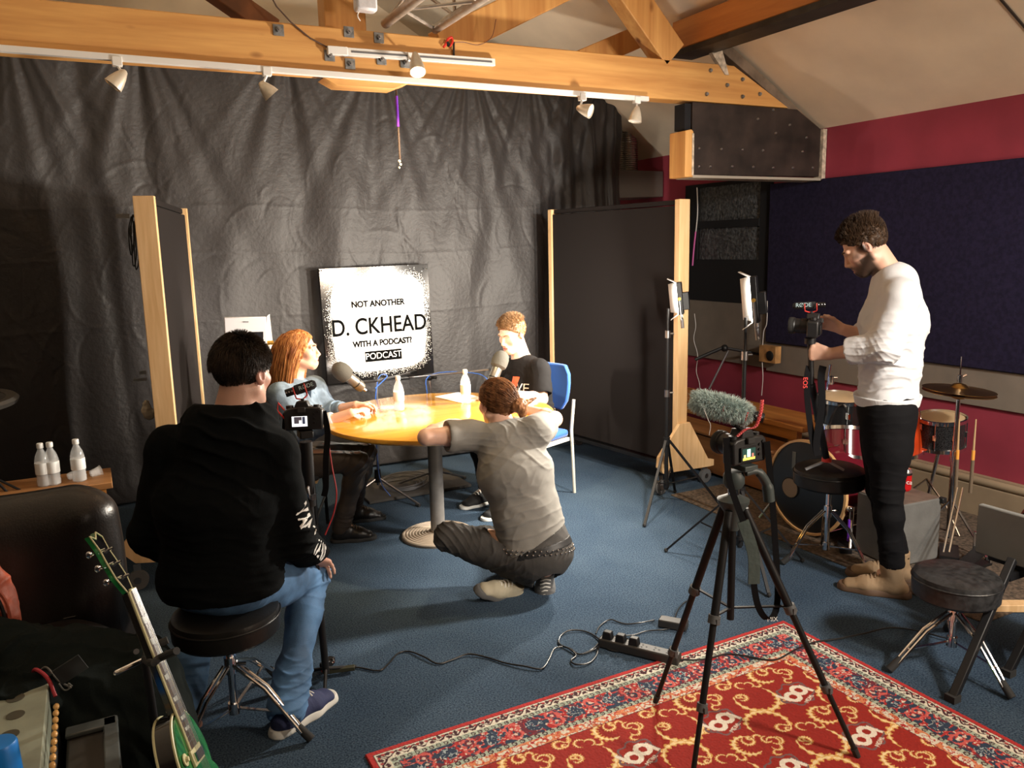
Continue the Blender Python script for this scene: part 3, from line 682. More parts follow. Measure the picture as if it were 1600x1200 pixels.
def eyes(c, Rm, k, parent, iris=(.10, .06, .03), down=.0):
    for x in (-1, 1):
        p = A(*c)+Rm@(A(x*.031, .0815, .004)*k); e = MB().ball(p, .0118*k, 16).build('eye', mat('eye_white', (.62, .58, .54), .25), parent)
        g = _n(Rm@A(0, 1, -down)); MB().lathe([(.0, .0125*k), (.0045*k, .0122*k), (.0058*k, .0108*k)], p, g, 14).build('iris', mat('iris', iris, .2), e)
def brows(c, Rm, k, parent, m):
    for x in (-1, 1):
        T = lambda a, b, z: A(*c)+Rm@(A(x*a, b, z)*k); MB().tube(bez([T(.014, .0975, .024), T(.030, .094, .031), T(.048, .080, .025)], 5), [.002*k]*2+[.0034*k]*7+[.0015*k]*2, 6).build('eyebrow', m, parent)
def strands(name, roots, dirs, length, parent, m, wid=.0012, seg=4, droop=.0, curl=.3, seed=0, comb=None, taper=True):
    """hair: thin three sided blades from roots, bending along comb(p, d)"""
    rs = np.random.RandomState(seed); N = len(roots); P = roots.copy(); D = dirs.copy(); L = length*(.7+.6*rs.rand(N)) if np.isscalar(length) else length
    ring = []; side = np.cross(D, rs.randn(N, 3)); side /= np.linalg.norm(side, axis=1, keepdims=True)+1e-9
    for j in range(seg+1):
        wv = wid*(1-(j/seg)**2*.85 if taper else 1); up = np.cross(D, side)
        for a in (0, 2.094, 4.189): ring.append(P+side*math.cos(a)*wv+up*math.sin(a)*wv)
        D = D+rs.randn(N, 3)*curl*.3+A(0, 0, -droop)
        if comb is not None: D = D+comb(P, j/seg)
        D /= np.linalg.norm(D, axis=1, keepdims=True)+1e-9; P = P+D*(L/seg)[:, None]
        side = side-D*(side*D).sum(1, keepdims=True); side /= np.linalg.norm(side, axis=1, keepdims=True)+1e-9
    V_ = np.concatenate(ring); fs = []; ar = np.arange(N)
    for j in range(seg):
        for a in range(3):
            b = (a+1) % 3; i0 = (j*3+a)*N+ar; i1 = (j*3+b)*N+ar; i2 = ((j+1)*3+b)*N+ar; i3 = ((j+1)*3+a)*N+ar; fs.append(np.stack([i0, i1, i2, i3], 1))
    return V_, np.concatenate(fs)
def cap_points(c, Rm, k, n, mask, seed=0, lift=.0):
    rs = np.random.RandomState(seed); out = []; 
    while sum(len(o) for o in out) < n:
        d = rs.randn(n*3, 3); d /= np.linalg.norm(d, axis=1, keepdims=True); l = A(0, -.014, .036)+d*A(.0755, .0945, .0845); out.append(l[mask(l[:, 0], l[:, 1], l[:, 2])])
    l = np.concatenate(out)[:n]; nn = (l-A(0, -.014, .036))/A(.075, .094, .084)**2; nn /= np.linalg.norm(nn, axis=1, keepdims=True)
    return A(*c)+(l*k)@Rm.T+(nn@Rm.T)*lift, nn@Rm.T, l
def hair_cap(c, Rm, k, thick, mask_planes, parent, m, amp=.004, extra=None, h=.004, zs=1.0, name='hair'):
    s = Sdf(); s.ell(A(*c)+Rm@(A(0, -.014, .036)*k), A(.075+thick, .094+thick, .084+thick*zs)*k, Rm, .0)
    if extra: extra(s)
    for p, n in mask_planes: s.half(A(*c)+Rm@(A(*p)*k), Rm@A(*n))
    vs, fs = s.mesh(h); n = vnormals(vs, fs); vs = vs+n*(amp*vnoise(vs*A(90, 90, 60), 4)+amp*.6*vnoise(vs*170, 8))[:, None]
    return vs, fs
def merge(*ms):
    o = 0; V_ = []; F_ = []
    for v, f in ms: V_.append(v); F_.append(f+o); o += len(v)
    return np.concatenate(V_), np.concatenate(F_)
def shoe(name, an, toe, m, msole, parent, k=1.0, high=0., sole=.02, toe_cap=None, up=(0, 0, 1), fat=1.0):
    """laced shoe or boot from heel behind the ankle to the toe, its sole flat under both"""
    an = A(*an); toe = A(*toe); up = _n(up); f = toe-an; f = f-up*(f@up); f = _n(f); sd = np.cross(f, up); hgt = (an@up)-(toe@up)
    base = an-up*(hgt if hgt > .05 else .085); base = an+up*(((toe@up)-.02)-(an@up)); heel = base-f*.055*k; tip = base+f*(.215*k)
    s = Sdf(); s.econe(heel+up*.035+f*.02, base+f*.10*k+up*.035, (.034*k*fat, .034), (.045*k*fat, .032), sd, .02); s.econe(base+f*.10*k+up*.035, tip-f*.045+up*.026, (.045*k*fat, .032), (.042*k*fat, .024), sd, .03)
    s.cone(base+up*.05-f*.005, base+up*(.090+high)+f*.005, .042*k, (.043 if high == 0 else .050)*k, .03); s.cone(base+f*.03+up*.07, base+f*.11*k+up*.045, .030, .024, .03)
    s.half(base+up*.008, -up); s.half(base+up*(.10+high), up)
    s.carve(base+up*(.115+high), (.034, .034, .04), .004)
    vs, fs = s.mesh(.004); vs = folds(vs, fs, [(base+f*.08+up*.06, .05, f, .022, .002)], .001, 30)
    o = nmesh(name, vs, fs, m, parent)
    q = Sdf(); q.econe(heel+up*.004+f*.015, base+f*.09*k+up*.004, (.040*k*fat, .040*k*fat), (.050*k*fat, .050), sd, .02); q.econe(base+f*.09*k+up*.004, tip-f*.04+up*.004, (.050*k*fat, .05), (.045*k*fat, .045), sd, .02)
    q.half(base+up*sole, up); q.half(base-up*.001, -up)
    v2, f2 = q.mesh(.004); so = nmesh('sole', v2, f2, msole, o)
    lc = MB()
    for i in range(5):
        a = base+f*(.050+.017*i)*k+up*(.1050-.0086*i); lc.tube(bez([a-sd*.024-up*.012, a-sd*.012-up*.001, a+up*.003, a+sd*.012+f*.004-up*.001, a+sd*.024+f*.007-up*.012], 3), .0032, 6)
    if high == 0 or True: lc.build('laces', mat('laces_'+name+m.name, (.7, .68, .62) if high == 0 else (.18, .12, .07), .8), o)
    return o
# ------------------------------------------------------------------ joints of the five people
def pp(base, px, py, off=0.):
    n = V((base[0], base[1], 0)).normalized(); r = ray(px, py); D = math.hypot(*base)+off; t = D/(r.x*n.x+r.y*n.y); return CAM+r*t
def hp(base): n = V((base[0], base[1], 0)).normalized(); return n, V((-n.y, n.x, 0))      # away from the viewer, to the picture's left
BS = (3.28, 2.44); q = lambda *a: pp(BS, *a); aw, lf = hp(BS)
STAND = dict(pelvis=q(1386, 632), chest=q(1396, 505), neck=q(1399, 422), hipside=-aw, shside=-aw, shl=q(1408, 464, -.17), shr=q(1392, 462, .17), ell=q(1382, 541, -.20), wrl=q(1296, 553, -.13),
    elr=q(1372, 532, .2), wrr=q(1315, 514, .07), hipl=q(1388, 645, -.085), hipr=q(1384, 643, .085), knl=q(1386, 768, -.085), knr=q(1378, 762, .10), anl=q(1395, 890, -.09), anr=q(1404, 878, .10), legk=1.12,
    toel=None, toer=None, head=q(1352, 386), hf=lf*math.cos(.6)+V((0, 0, -math.sin(.6))), chestf=lf)
BF = (.31, 2.73); q = lambda *a: pp(BF, *a); aw, lf = hp(BF)
sF = V((math.sin(R(20)), math.cos(R(20)), 0)); lF = V((-sF.y, sF.x, 0))
SIT = dict(pelvis=q(346, 893, .02), chest=q(340, 790, 0), neck=q(362, 664, .06), hipside=lF, shside=lF, shl=q(268, 702, .10), shr=q(428, 708, -.02), ell=q(240, 835, .12), wrl=V((.26, 3.08, .56)),
    elr=q(456, 838, .02), wrr=q(492, 872, .23), hipl=q(315, 905, .10), hipr=q(382, 908, .03), knl=V((.30, 3.17, .50)), knr=q(487, 900, .34), anl=V((.155, 2.92, .10)), anr=V((.475, 2.70, .10)),
    toel=V((.13, 3.12, .02)), toer=V((.68, 2.83, .02)), head=q(379, 584, .08), hf=V((math.sin(R(47)), math.cos(R(47)), -.08)), chestf=sF)
BW = (.95, 4.62); q = lambda *a: pp(BW, *a); aw, lf = hp(BW)
sF = V((.93, -.36, 0)); lF = V((-sF.y, sF.x, 0))
WOM = dict(pelvis=q(446, 712, 0), chest=q(456, 650, 0), neck=q(458, 597, 0), hipside=lF, shside=lF, shl=q(490, 606, .14), shr=q(438, 618, -.13), ell=q(512, 645, .14), wrl=atz(556, 633, .79),
    elr=q(476, 672, -.18), wrr=atz(548, 645, .785), hipl=q(452, 716, .09), hipr=q(446, 722, -.09), knl=V((1.34, 4.46, .50)), knr=V((1.24, 4.28, .50)), anl=V((1.32, 4.72, .10)), anr=V((1.16, 4.42, .10)),
    toel=V((1.5, 4.68, .02)), toer=V((1.36, 4.36, .02)), head=q(469, 548, 0), hf=-lf*1.0-aw*.22+V((0, 0, .03)), chestf=sF)
BM = (2.50, 4.62); q = lambda *a: pp(BM, *a); aw, lf = hp(BM)
sF = V((-.93, -.36, 0)); lF = V((-sF.y, sF.x, 0))
MAN = dict(pelvis=q(834, 656, 0), chest=q(824, 606, 0), neck=q(817, 562, 0), hipside=lF, shside=lF, shl=q(843, 578, -.12), shr=q(797, 576, .13), ell=q(846, 624, -.20), wrl=atz(800, 616, .78),
    elr=q(786, 616, .16), wrr=atz(770, 610, .78), hipl=q(838, 664, -.09), hipr=q(832, 664, .09), knl=V((2.11, 4.30, .49)), knr=V((2.12, 4.58, .49)), anl=V((2.22, 4.36, .10)), anr=V((2.2, 4.62, .10)),
    toel=V((2.0, 4.30, .02)), toer=V((1.98, 4.58, .02)), head=q(800, 522, 0), hf=V((-.90, -.34, -.32)), chestf=sF)
BQ = (1.79, 3.21); q = lambda *a: pp(BQ, *a); aw, lf = hp(BQ)
sF = V((-.1, 1, 0)).normalized(); sl = V((-sF.y, sF.x, 0))
SQ = dict(pelvis=q(838, 858, 0), chest=q(805, 738, .05), neck=q(787, 666, .12), hipside=lf, shside=lf, shl=q(736, 680, .12), shr=q(838, 674, .08), ell=atz(666, 683, .79), wrl=atz(702, 662, .775),
    elr=atz(866, 655, .81), wrr=atz(822, 640, .775), hipl=q(816, 866, .02), hipr=q(856, 864, .02), knl=q(700, 838, .06), knr=q(838, 815, .38), anl=q(824, 892, .0), anr=q(853, 890, .03),
    toel=atz(778, 926, .02), toer=atz(852, 914, .02), head=q(775, 630, .20), hf=V((-.12, 1, -.12)), chestf=sF)
def headrot(f, roll=0.):
    f = _n(f); u = A(0, 0, 1); M_ = orient(f, u)
    if roll: M_ = np.array(Matrix.Rotation(roll, 3, V(f)))@M_
    return M_
def top(name, J, g, parent, m, off, cuffs, hem, neckr=.075, fd=None, amp=.003, h=.005, loose=.0, puff=0., seed=1, neck_dz=.015, tail=None, extra=None):
    s = Sdf(); s.p += g['torso'].p
    if tail: s.econe(J['pelvis'], tail[0], tail[1], tail[2], J['hipside'], .05)
    fl = []
    for sd in 'lr':
        S_, E, W = (A(*J[k+sd]) for k in ('sh', 'el', 'wr')); f = cuffs[sd]
        if f <= 1:
            c = S_+(E-S_)*f; d = _n(E-S_); s.cone(S_, c+d*.01, .056, .050+loose, .035); R_ = .060+loose
        else:
            c = E+(W-E)*(f-1); d = _n(W-E); s.cone(S_, E, .055, .046+loose, .035); s.cone(E, c+d*.01, .046+loose, max(.036, .043-(f-1)*.012)+loose*.7, .02); R_ = .055+loose
            fl += [(E, .085, _n(W-E)*.5+_n(E-S_)*.5, .026, .006), (c-d*.05, .05, d, .022, .004)]
        s.carve(c+d*(R_+off), R_+off, .004)
        fl.append((S_*.7+A(*J['chest'])*.3, .10, np.cross(_n(E-S_), A(*J['chestf'])), .035, .005))
    P = A(*J['pelvis']); C = A(*J['chest']); N = A(*J['neck']); ax = _n(N-C)
    fl += [(P*.75+C*.25, .20, _n(C-P), .050, .006), (C, .18, _n(C-P)+.6*A(*J['hipside']), .06, .004)]
    s.half(hem[0], hem[1]); hd = A(*J['head'])
    s.carve(N*.45+hd*.55+ax*.0, neckr, .01)
    if extra: extra(s)
    vs, fs = s.mesh(h, off); vs = folds(vs, fs, fl+(fd or []), amp, 13, seed); return nmesh(name, vs, fs, m, parent)
def trousers(name, J, g, parent, m, off, waist, fd=None, amp=.002, h=.005, hemz=.02, flare=0., seed=4, fk=1.):
    s = Sdf(); P, C = A(*J['pelvis']), A(*J['chest']); mid = (P+C)/2
    s.econe(P*1.15-mid*.15, mid, (.165, .118), (.140, .105), J['hipside'], .05); fl = []
    for sd in 'lr':
        s.cone(P*.6+A(*J['hip'+sd])*.4, A(*J['hip'+sd])*.65+A(*J['kn'+sd])*.35, .108, .088, .03); s.p += g['leg'+sd].p; K, An, H_ = A(*J['kn'+sd]), A(*J['an'+sd]), A(*J['hip'+sd]); d = _n(An-K)
        s.cone(An-d*.12, An+d*.02, .044+flare, .046+flare, .02); s.carve(An+d*(.10+hemz), (.075, .075, .075), .004)
        fl += [(K, .10, _n(An-K)+_n(K-H_)+A(.3, .2, 0), .034, .005*fk), (An-d*.06, .07, d+A(.2, .1, 0), .030, .006*fk), (H_, .11, _n(K-H_), .035, .005)]
    if len(waist) == 3: s.carve(A(*waist[0])+_n(waist[1])*waist[2], (waist[2]*1.02,)*3, .004)
    else: s.half(waist[0], waist[1])
    vs, fs = s.mesh(h, off); vs = folds(vs, fs, fl+(fd or []), amp, 14, seed); return nmesh(name, vs, fs, m, parent)
def skinmesh(J, g, parent, k, skin, lips, hands, extra=None, fem=False, h=.004):
    Rm = headrot(J['hf'], J.get('roll', 0)); s = join(*g.values()); hd = A(*J['head']); N = A(*J['neck'])
    nk_ = J.get('neckk', 1.0); s.cone(hd+Rm@A(0, -.022, -.055)*k, N*.7+A(*J['chest'])*.3, (.050 if fem else .056)*k*nk_, (.056 if fem else .068)*k*nk_, .03); head_prims(s, hd, Rm, k, fem, J.get('closed', False))
    for hh in hands: hand_prims(s, **hh)
    vs, fs = s.mesh(h, 0); col = face_cols(vs, hd, Rm, k, skin, lips, extra); o = nmesh('body', vs, fs, M_skin, parent, col); (None if J.get('closed') else eyes(hd, Rm, k, o)); return o, Rm
SKIN = (.66, .40, .29); LIPS = (.50, .17, .14)
def hairmask(x, y, z):
    t1 = np.clip((y+.045)/.045, 0, 1); t2 = np.clip((y-.015)/.045, 0, 1); return z > -.058+t1*.052+t2*.076
def hairset(J, Rm, k, parent, m, n, length, thick=.006, comb=None, droop=.05, curl=.35, wid=.0013, seed=3, amp=.004, extra=None, mask=hairmask, cap=True, seg=4, roots_more=None, name='hair', plane=None):
    hd = A(*J['head']); ms = []
    if cap: ms.append(hair_cap(hd, Rm, k, thick, plane or [((0, -.012, .0), (0, .6, -.8))], parent, m, amp, extra))
    P, Nn, l = cap_points(hd, Rm, k, n, mask, seed, thick*.4)
    L = length(l) if callable(length) else length
    if roots_more is not None: P = np.concatenate([P, roots_more[0]]); Nn = np.concatenate([Nn, roots_more[1]]); L = np.concatenate([L*np.ones(len(l)), roots_more[2]*np.ones(len(roots_more[0]))])
    ms.append(strands('h', P, Nn, L, parent, m, wid, seg, droop, curl, seed, comb)); vs, fs = merge(*ms)
    return nmesh(name, vs, fs, m, parent)
def hairmat(name, c1, c2, rough=.42):
    m = mat(name, c1, rough+.12, spec=.25, var=(55, .5), base2=c2, stretch=(1, 1, .25), bump=(120, .4, .004)); return m
def flow(hd, Rm, k, g=.6):
    hd = A(*hd)
    def comb(P, tt):
        l = ((P-hd)@Rm)/k-A(0, -.014, .036); nn = l/(np.linalg.norm(l, axis=1, keepdims=True)+1e-9); fr = np.clip(l[:, 1]*18, 0, 1)*np.clip(l[:, 2]*20, 0, 1); v = np.stack([0*fr+.12, -.35+1.0*fr, -.9+1.0*fr], 1)
        v = v-nn*(v*nn).sum(1, keepdims=True); return (v*g+nn*.02)@Rm.T
    return comb
def person(name_label, base, z=0): return thing('person', name_label, 'person', (base[0], base[1], z))
def build_people():
    # ---- the man standing at the right
    J = STAND; J['closed'] = True; aw, lf = hp(BS); J['toel'] = A(*J['anl'])*A(1, 1, 0)+A(*lf)*.2+A(0, 0, .02); J['toer'] = A(*J['anr'])*A(1, 1, 0)+A(*lf)*.2+A(0, 0, .02)
    t = person('standing bearded man in a white sweatshirt, black jeans and tan boots holding a camera', BS)
    g = body(J, 1.0, bulk=1.02)
    def beard(col, x, y, z):
        m_ = (np.clip((-.028-z)/.012, 0, 1)*np.clip((y+.010)/.02, 0, 1)*np.clip((z+.16)/.03, 0, 1)); m_ = np.maximum(m_, np.clip((np.abs(x)-.058)/.01, 0, 1)*np.clip((y+.015)/.015, 0, 1)*np.clip((.03-z)/.02, 0, 1)*(z > -.12))
        lip = np.exp(-((x/.02)**4+((z+.068)/.009)**4)); ch = np.exp(-(((np.abs(x)-.034)/.024)**2+((z+.034)/.018)**2))*(y > .05)
        mus = np.exp(-((x/.028)**4+((z+.050)/.008)**2))*(y > .06); m_ = np.clip(np.maximum(m_*(1-ch), mus)*(1-lip), 0, 1)*.95
        m_ = m_[:, None]; return col*(1-m_)+np.array((.022, .012, .008))*m_
    hands = [dict(w=J['wrl'], d=lf+V((0, 0, .05)), nrm=aw, sd=(0, 0, 1), curl=(1.25, 1.3, 1.3, 1.3), spread=.02, thumb=(.35, .4)),
             dict(w=J['wrr'], d=lf*.9+V((0, 0, .35)), nrm=-aw*.8+V((0, 0, -.5)), sd=(0, 0, 1), curl=(.55, .6, .65, .7), spread=.08, thumb=(.6, .5))]
    b, Rm = skinmesh(J, g, t, 1.0, SKIN, LIPS, hands, beard)
    hb = hairmat('dark_brown_hair', (.022, .012, .007), (.07, .038, .02)); brows(J['head'], Rm, 1.0, b, hb)
    top('sweatshirt', J, g, t, mat('white_sweatshirt', (.66, .67, .69), .85, bump=(260, .3, .002)), .020, dict(l=1.55, r=1.45), (q_(BS, 1384, 620), (0, 0, -1)), .078, amp=.004, loose=.012, h=.005,
        fd=[(J['ell'], .12, (.2, .1, 1), .034, .009), (q_(BS, 1390, 560, -.1), .16, (.5, .3, 1), .06, .010), (q_(BS, 1440, 520), .15, (0, .3, 1), .09, .006)])
    s = Sdf(); P = A(*J['pelvis']); hm = q_(BS, 1386, 622); s.econe(hm+A(0, 0, -.035), hm+A(0, 0, .03), (.172, .132), (.186, .145), J['hipside'], .02); s.half(hm+A(0, 0, -.03), (0, 0, -1)); s.half(hm+A(0, 0, .02), (0, 0, 1))
    vs, fs = s.mesh(.005, .006); nmesh('waistband', vs, fs, mat('white_rib', (.64, .65, .67), .85, bump=(200, .6, .003), stretch=(1, 1, .1)), t)
    trousers('jeans', J, g, t, mat('black_denim', (.0055, .0055, .0065), .85, spec=.12, bump=(300, .4, .002)), .009, (J['pelvis']+V((0, 0, .10)), (0, 0, 1)), amp=.003, fk=.35, hemz=-.065, fd=[(J['knl'], .14, (.3, .2, 1), .07, .004), (J['anl']+V((0, 0, .10)), .08, (.2, 0, 1), .05, .004)])
    mt = mat('tan_suede', (.27, .18, .10), .8, bump=(120, .3, .002)); ms = mat('brown_sole', (.10, .055, .03), .7)
    for sd in 'lr': shoe('boot', J['an'+sd], J['toe'+sd], mt, ms, t, 1.10, .055, .03)
    def comb(P, tt): return np.tile((Rm@A(0, -.35, .5))*.5, (len(P), 1))
    hairset(J, Rm, 1.0, t, hb, 4200, lambda l: np.where(l[:, 2] > .075, .042, 0.010+.018*np.clip((l[:, 2]-.02)/.06, 0, 1)), .009, comb, .0, .35, seed=5)
    # ---- the man on the stool in the foreground
    J = SIT; J['neckk'] = 1.10; t = person('man in black hooded top and blue jeans on a drum stool, seen from behind', BF); g = body(J, 1.0, bulk=1.08)
    rv = A(*J['chestf']); sdr = -A(*J['hipside'])
    hands = [dict(w=J['wrr'], d=_n(rv*.8+A(0, 0, -.62)+sdr*.22), nrm=(0, -.5, -1), sd=-sdr, curl=(.30, .35, .4, .45), spread=.16, thumb=(.8, .3), k=1.0),
             dict(w=J['wrl'], d=_n(rv*.9+A(0, 0, -.25)), nrm=(0, 0, -1), sd=sdr, curl=.3)]
    b, Rm = skinmesh(J, g, t, 1.02, (.58, .34, .26), (.46, .13, .11), hands)
    hd_m = mat('black_hoodie', (.0040, .0050, .0058), .95, spec=.08, bump=(220, .35, .002))
    def hoodx(s):
        N = A(*J['neck']); f = rv
        s.ell(N-f*.080+A(0, 0, -.040), (.135, .070, .105), orient(f, (0, 0, 1)), .035)
        s.ell(N-f*.105+A(0, 0, -.13), (.095, .050, .075), orient(f, (0, 0, 1)), .03)
        s.cone(N+sdr*.10+f*.0+A(0, 0, .02), N+f*.10+A(0, 0, -.01), .036, .03, .03); s.cone(N-sdr*.10+f*.0+A(0, 0, .02), N+f*.10+A(0, 0, -.01), .036, .03, .03); s.cone(N-sdr*.08-f*.05+A(0, 0, .025), N+sdr*.08-f*.05+A(0, 0, .025), .034, .034, .03)
    tp = top('hoodie', J, g, t, hd_m, .020, dict(l=1.92, r=1.93), (J['pelvis']+V((0, 0, -.065)), (0, 0, -1)), .088, amp=.004, loose=.013, h=.0055, extra=hoodx,
        fd=[(q_(BF, 400, 900), .16, (.2, 0, 1), .034, .007), (q_(BF, 330, 930), .22, (.1, 0, 1), .04, .006), (J['neck']-V(rv)*.12, .17, (.6, .2, 1), .06, .014), (J['elr'], .13, (.4, .1, 1), .04, .008), (J['wrr'], .10, (1, .2, -.6), .03, .006)], tail=(J['pelvis']+V((0, 0, -.04)), (.175, .13), (.18, .135)))
    jm = mat('blue_denim', (.075, .17, .33), .8, var=(6, .5), bump=(350, .4, .002))
    tr = trousers('jeans', J, g, t, jm, .012, (J['pelvis']+V((0, 0, .06)), (0, 0, 1)), amp=.003, flare=.012, hemz=.015, fd=[(J['anr']+V((0, 0, .06)), .10, (.1, 0, 1), .03, .008), (J['knr'], .13, (.5, .3, 1), .04, .007)])
    sn = mat('navy_canvas_shoe', (.03, .04, .11), .8, bump=(250, .4, .002)); wt = mat('white_rubber', (.70, .70, .66), .5)
    for sd in 'lr': shoe('shoe', J['an'+sd], J['toe'+sd], sn if sd == 'r' else mat('brown_shoe', (.16, .07, .05), .7), wt if sd == 'r' else mat('brown_sole2', (.25, .13, .1), .7), t, 1.06, 0, .028)
    hk = hairmat('near_black_hair', (.010, .007, .005), (.050, .032, .022), .42)
    comb = flow(J['head'], Rm, 1.02, .75)
    hairset(J, Rm, 1.02, t, hk, 11000, lambda l: np.where(l[:, 2] > .03, .030, .012), .004, comb, .0, .30, wid=.0012, seed=8, amp=.003, plane=[((0, -.012, -.012), (0, .45, -.85))])
    # lettering down the right sleeve
    E, W = A(*J['elr']), A(*J['wrr']); S_ = A(*J['shr']); wm = mat('white_print', (.78, .78, .76), .6); out = _n(sdr*.55-A(*FW)*.45-A(0, 0, 0))
    for (a, c, s_) in ((S_*.40+E*.60, E*.88+W*.12, 'VANS'), (E*.80+W*.20, E*.12+W*.88, 'VANS')):
        ax = _n(c-a); o_ = text('sleeve_lettering', s_, .082, wm, V((a+c)/2+out*.085), frame(V(ax), V(out)), t, depth=0, stretch=.66, bold=.0035)
        sw = o_.modifiers.new('wrap', 'SHRINKWRAP'); sw.target = tp; sw.offset = .0025; sw.wrap_method = 'NEAREST_SURFACEPOINT'
    # ---- the woman at the table
    J = WOM; t = person('woman with long auburn hair and denim shirt seated left of the round table', BW); g = body(J, .92, fem=True, bulk=.98); aw, lf = hp(BW)
    tov = A(*(atz(585, 632, .78)))
    hands = [dict(w=J['wrr'], d=tov-A(*J['wrr']), nrm=(.1, .1, -1), sd=(-.3, 1, .2), curl=(.25, .3, .35, .4), spread=.05, thumb=(.5, .3), k=.92),
             dict(w=J['wrl'], d=_n(tov-A(*J['wrl']))+A(0, -.25, .1), nrm=(0, -.3, -1), sd=(.2, -1, 0), curl=(.5, .6, .6, .65), spread=.05, thumb=(.6, .5), k=.92)]
    b, Rm = skinmesh(J, g, t, .95, (.72, .44, .32), (.60, .20, .18), hands, fem=True)
    ah = hairmat('auburn_hair', (.20, .06, .018), (.50, .22, .07), .35); brows(J['head'], Rm, .95, b, hb)
    dm = mat('washed_denim_shirt', (.15, .205, .27), .85, var=(18, .3), bump=(300, .4, .002))
    tp = top('denim_shirt', J, g, t, dm, .016, dict(l=1.30, r=1.38), (J['pelvis']+V((0, 0, -.06)), (0, 0, -1)), .085, amp=.004, loose=.010, h=.005, fd=[(J['elr'], .1, (1, .2, .4), .03, .008), (J['chest'], .15, (1, 0, .8), .045, .007)])
    for sd, f in (('r', .40), ('l', .32)):
        E, W = A(*J['el'+sd]), A(*J['wr'+sd]); d = _n(W-E); c = E+(W-E)*f
        s = Sdf(); s.cone(c-d*.03, c+d*.045, .050, .047, .01); s.carve(c+d*.115, .062, .003); vs, fs = s.mesh(.004); nmesh('turned_cuff', vs, fs, mat('pale_denim', (.50, .52, .54), .85, bump=(200, .3, .002)) if sd == 'r' else dm, t)
    for x in (-1, 1):
        N = A(*J['neck']); f = A(*J['chestf']); s_ = A(*J['shside'])
        MB().prism([(0, 0), (.075, -.015), (.06, -.085), (.01, -.05)], N+f*.075+s_*x*.02+A(0, 0, -.0), V(f*.55+s_*x*.8), (0, 0, 1), V(np.cross(f*.55+s_*x*.8, A(0, 0, 1)))*.006).build('collar', dm, t, bevel=.002)
    trousers('leggings', J, g, t, mat('dark_shiny_leggings', (.055, .040, .030), .38, bump=(90, .3, .003)), .008, (J['pelvis']+V((0, 0, .05)), (0, 0, 1)), amp=.002)
    bm = mat('black_leather_boot', (.012, .011, .011), .35)
    for sd in 'lr': shoe('boot', J['an'+sd], J['toe'+sd], bm, M_rubber, t, .92, .06, .022)
    hd = A(*J['head'])
    def hx(s):
        T = lambda x, y, z: hd+Rm@(A(x, y, z)*.95)
        s.ell(T(0, -.035, -.01), (.080, .080, .10), Rm, .03)
        s.cone(T(.06, -.045, -.03), T(.055, -.06, -.24), .042, .020, .03); s.cone(T(-.06, -.045, -.03), T(-.055, -.055, -.24), .042, .022, .03); s.cone(T(0, -.075, -.03), T(0, -.085, -.27), .050, .028, .03)
        s.cone(T(-.068, .01, .0), T(-.070, -.01, -.19), .020, .014, .02)
        s.carve(T(0, .100, -.040), A(.085, .090, .112), .008, Rm)
    def comb(P, tt):
        l = ((P-hd)@Rm)/.95; d = np.zeros_like(P); out = np.stack([np.sign(l[:, 0]+1e-6)*np.clip(.6-np.abs(l[:, 0])*6, 0, 1), -.25-.5*np.clip(l[:, 1]*25+.4, 0, 1), np.full(len(P), -.9)], 1); return out@Rm.T*.9
    hairset(J, Rm, .95, t, ah, 5200, .30, .010, comb, .25, .10, wid=.0016, seed=9, amp=.003, extra=hx, seg=9, plane=[((0, .0, -.28), (0, 0, -1))], mask=lambda x, y, z: hairmask(x, y, z) & ((y < .02) | ((z > .085) & (y < .05))))
    # ---- the man in the black T-shirt behind the table
    J = MAN; J['closed'] = True; t = person('man in a black printed T-shirt seated at the right of the round table, looking down', BM); g = body(J, 1.0, bulk=1.0)
    tv = A(*atz(778, 606, .775))
    hands = [dict(w=J['wrl'], d=_n(tv-A(*J['wrl'])), nrm=(0, .3, -1), sd=(0, 1, .3), curl=(.5, .55, .6, .6), thumb=(.5, .4)), dict(w=J['wrr'], d=(-.9, -.5, 0), nrm=(0, 0, -1), sd=(.3, -1, 0), curl=(.35, .4, .4, .5))]
    def tat(col, x, y, z): return col
    b, Rm = skinmesh(J, g, t, .98, (.72, .45, .33), LIPS, hands)
    me = b.data; co = np.empty(len(me.vertices)*3, np.float32); me.vertices.foreach_get('co', co); co = co.reshape(-1, 3)+np.array(t.location); ca = np.empty(len(co)*4, np.float32); me.color_attributes['pigment'].data.foreach_get('color', ca); ca = ca.reshape(-1, 4)
    E, W, S_ = A(*J['ell']), A(*J['wrl']), A(*J['shl']); nr = (np.linalg.norm(co-E, axis=1) < .26) & (np.linalg.norm(co-W, axis=1) > .05) & (co[:, 2] < S_[2]-.05)
    ink = (np.clip(vnoise(co*45, 2)*3, 0, 1)*np.clip(vnoise(co*110, 7)*2+.8, 0, 1)*nr)[:, None]*.45; ca[:, :3] = ca[:, :3]*(1-ink)+np.array((.14, .14, .17))*ink; me.color_attributes['pigment'].data.foreach_set('color', ca.ravel())
    hb2 = hairmat('light_brown_hair', (.11, .055, .022), (.30, .17, .08)); brows(J['head'], Rm, .98, b, hb2)
    tp = top('t_shirt', J, g, t, mat('black_t_shirt', (.010, .0095, .010), .9, spec=.12, bump=(250, .3, .002)), .012, dict(l=.66, r=.66), (J['pelvis']+V((0, 0, -.05)), (0, 0, -1)), .085, amp=.003, loose=.012, h=.005)
    om = mat('orange_print', (.75, .12, .04), .6)
    c = A(*J['chest'])+A(*J['chestf'])*.14+A(0, 0, .045); fr = frame(V(A(*J['shside'])), V(J['chestf']))
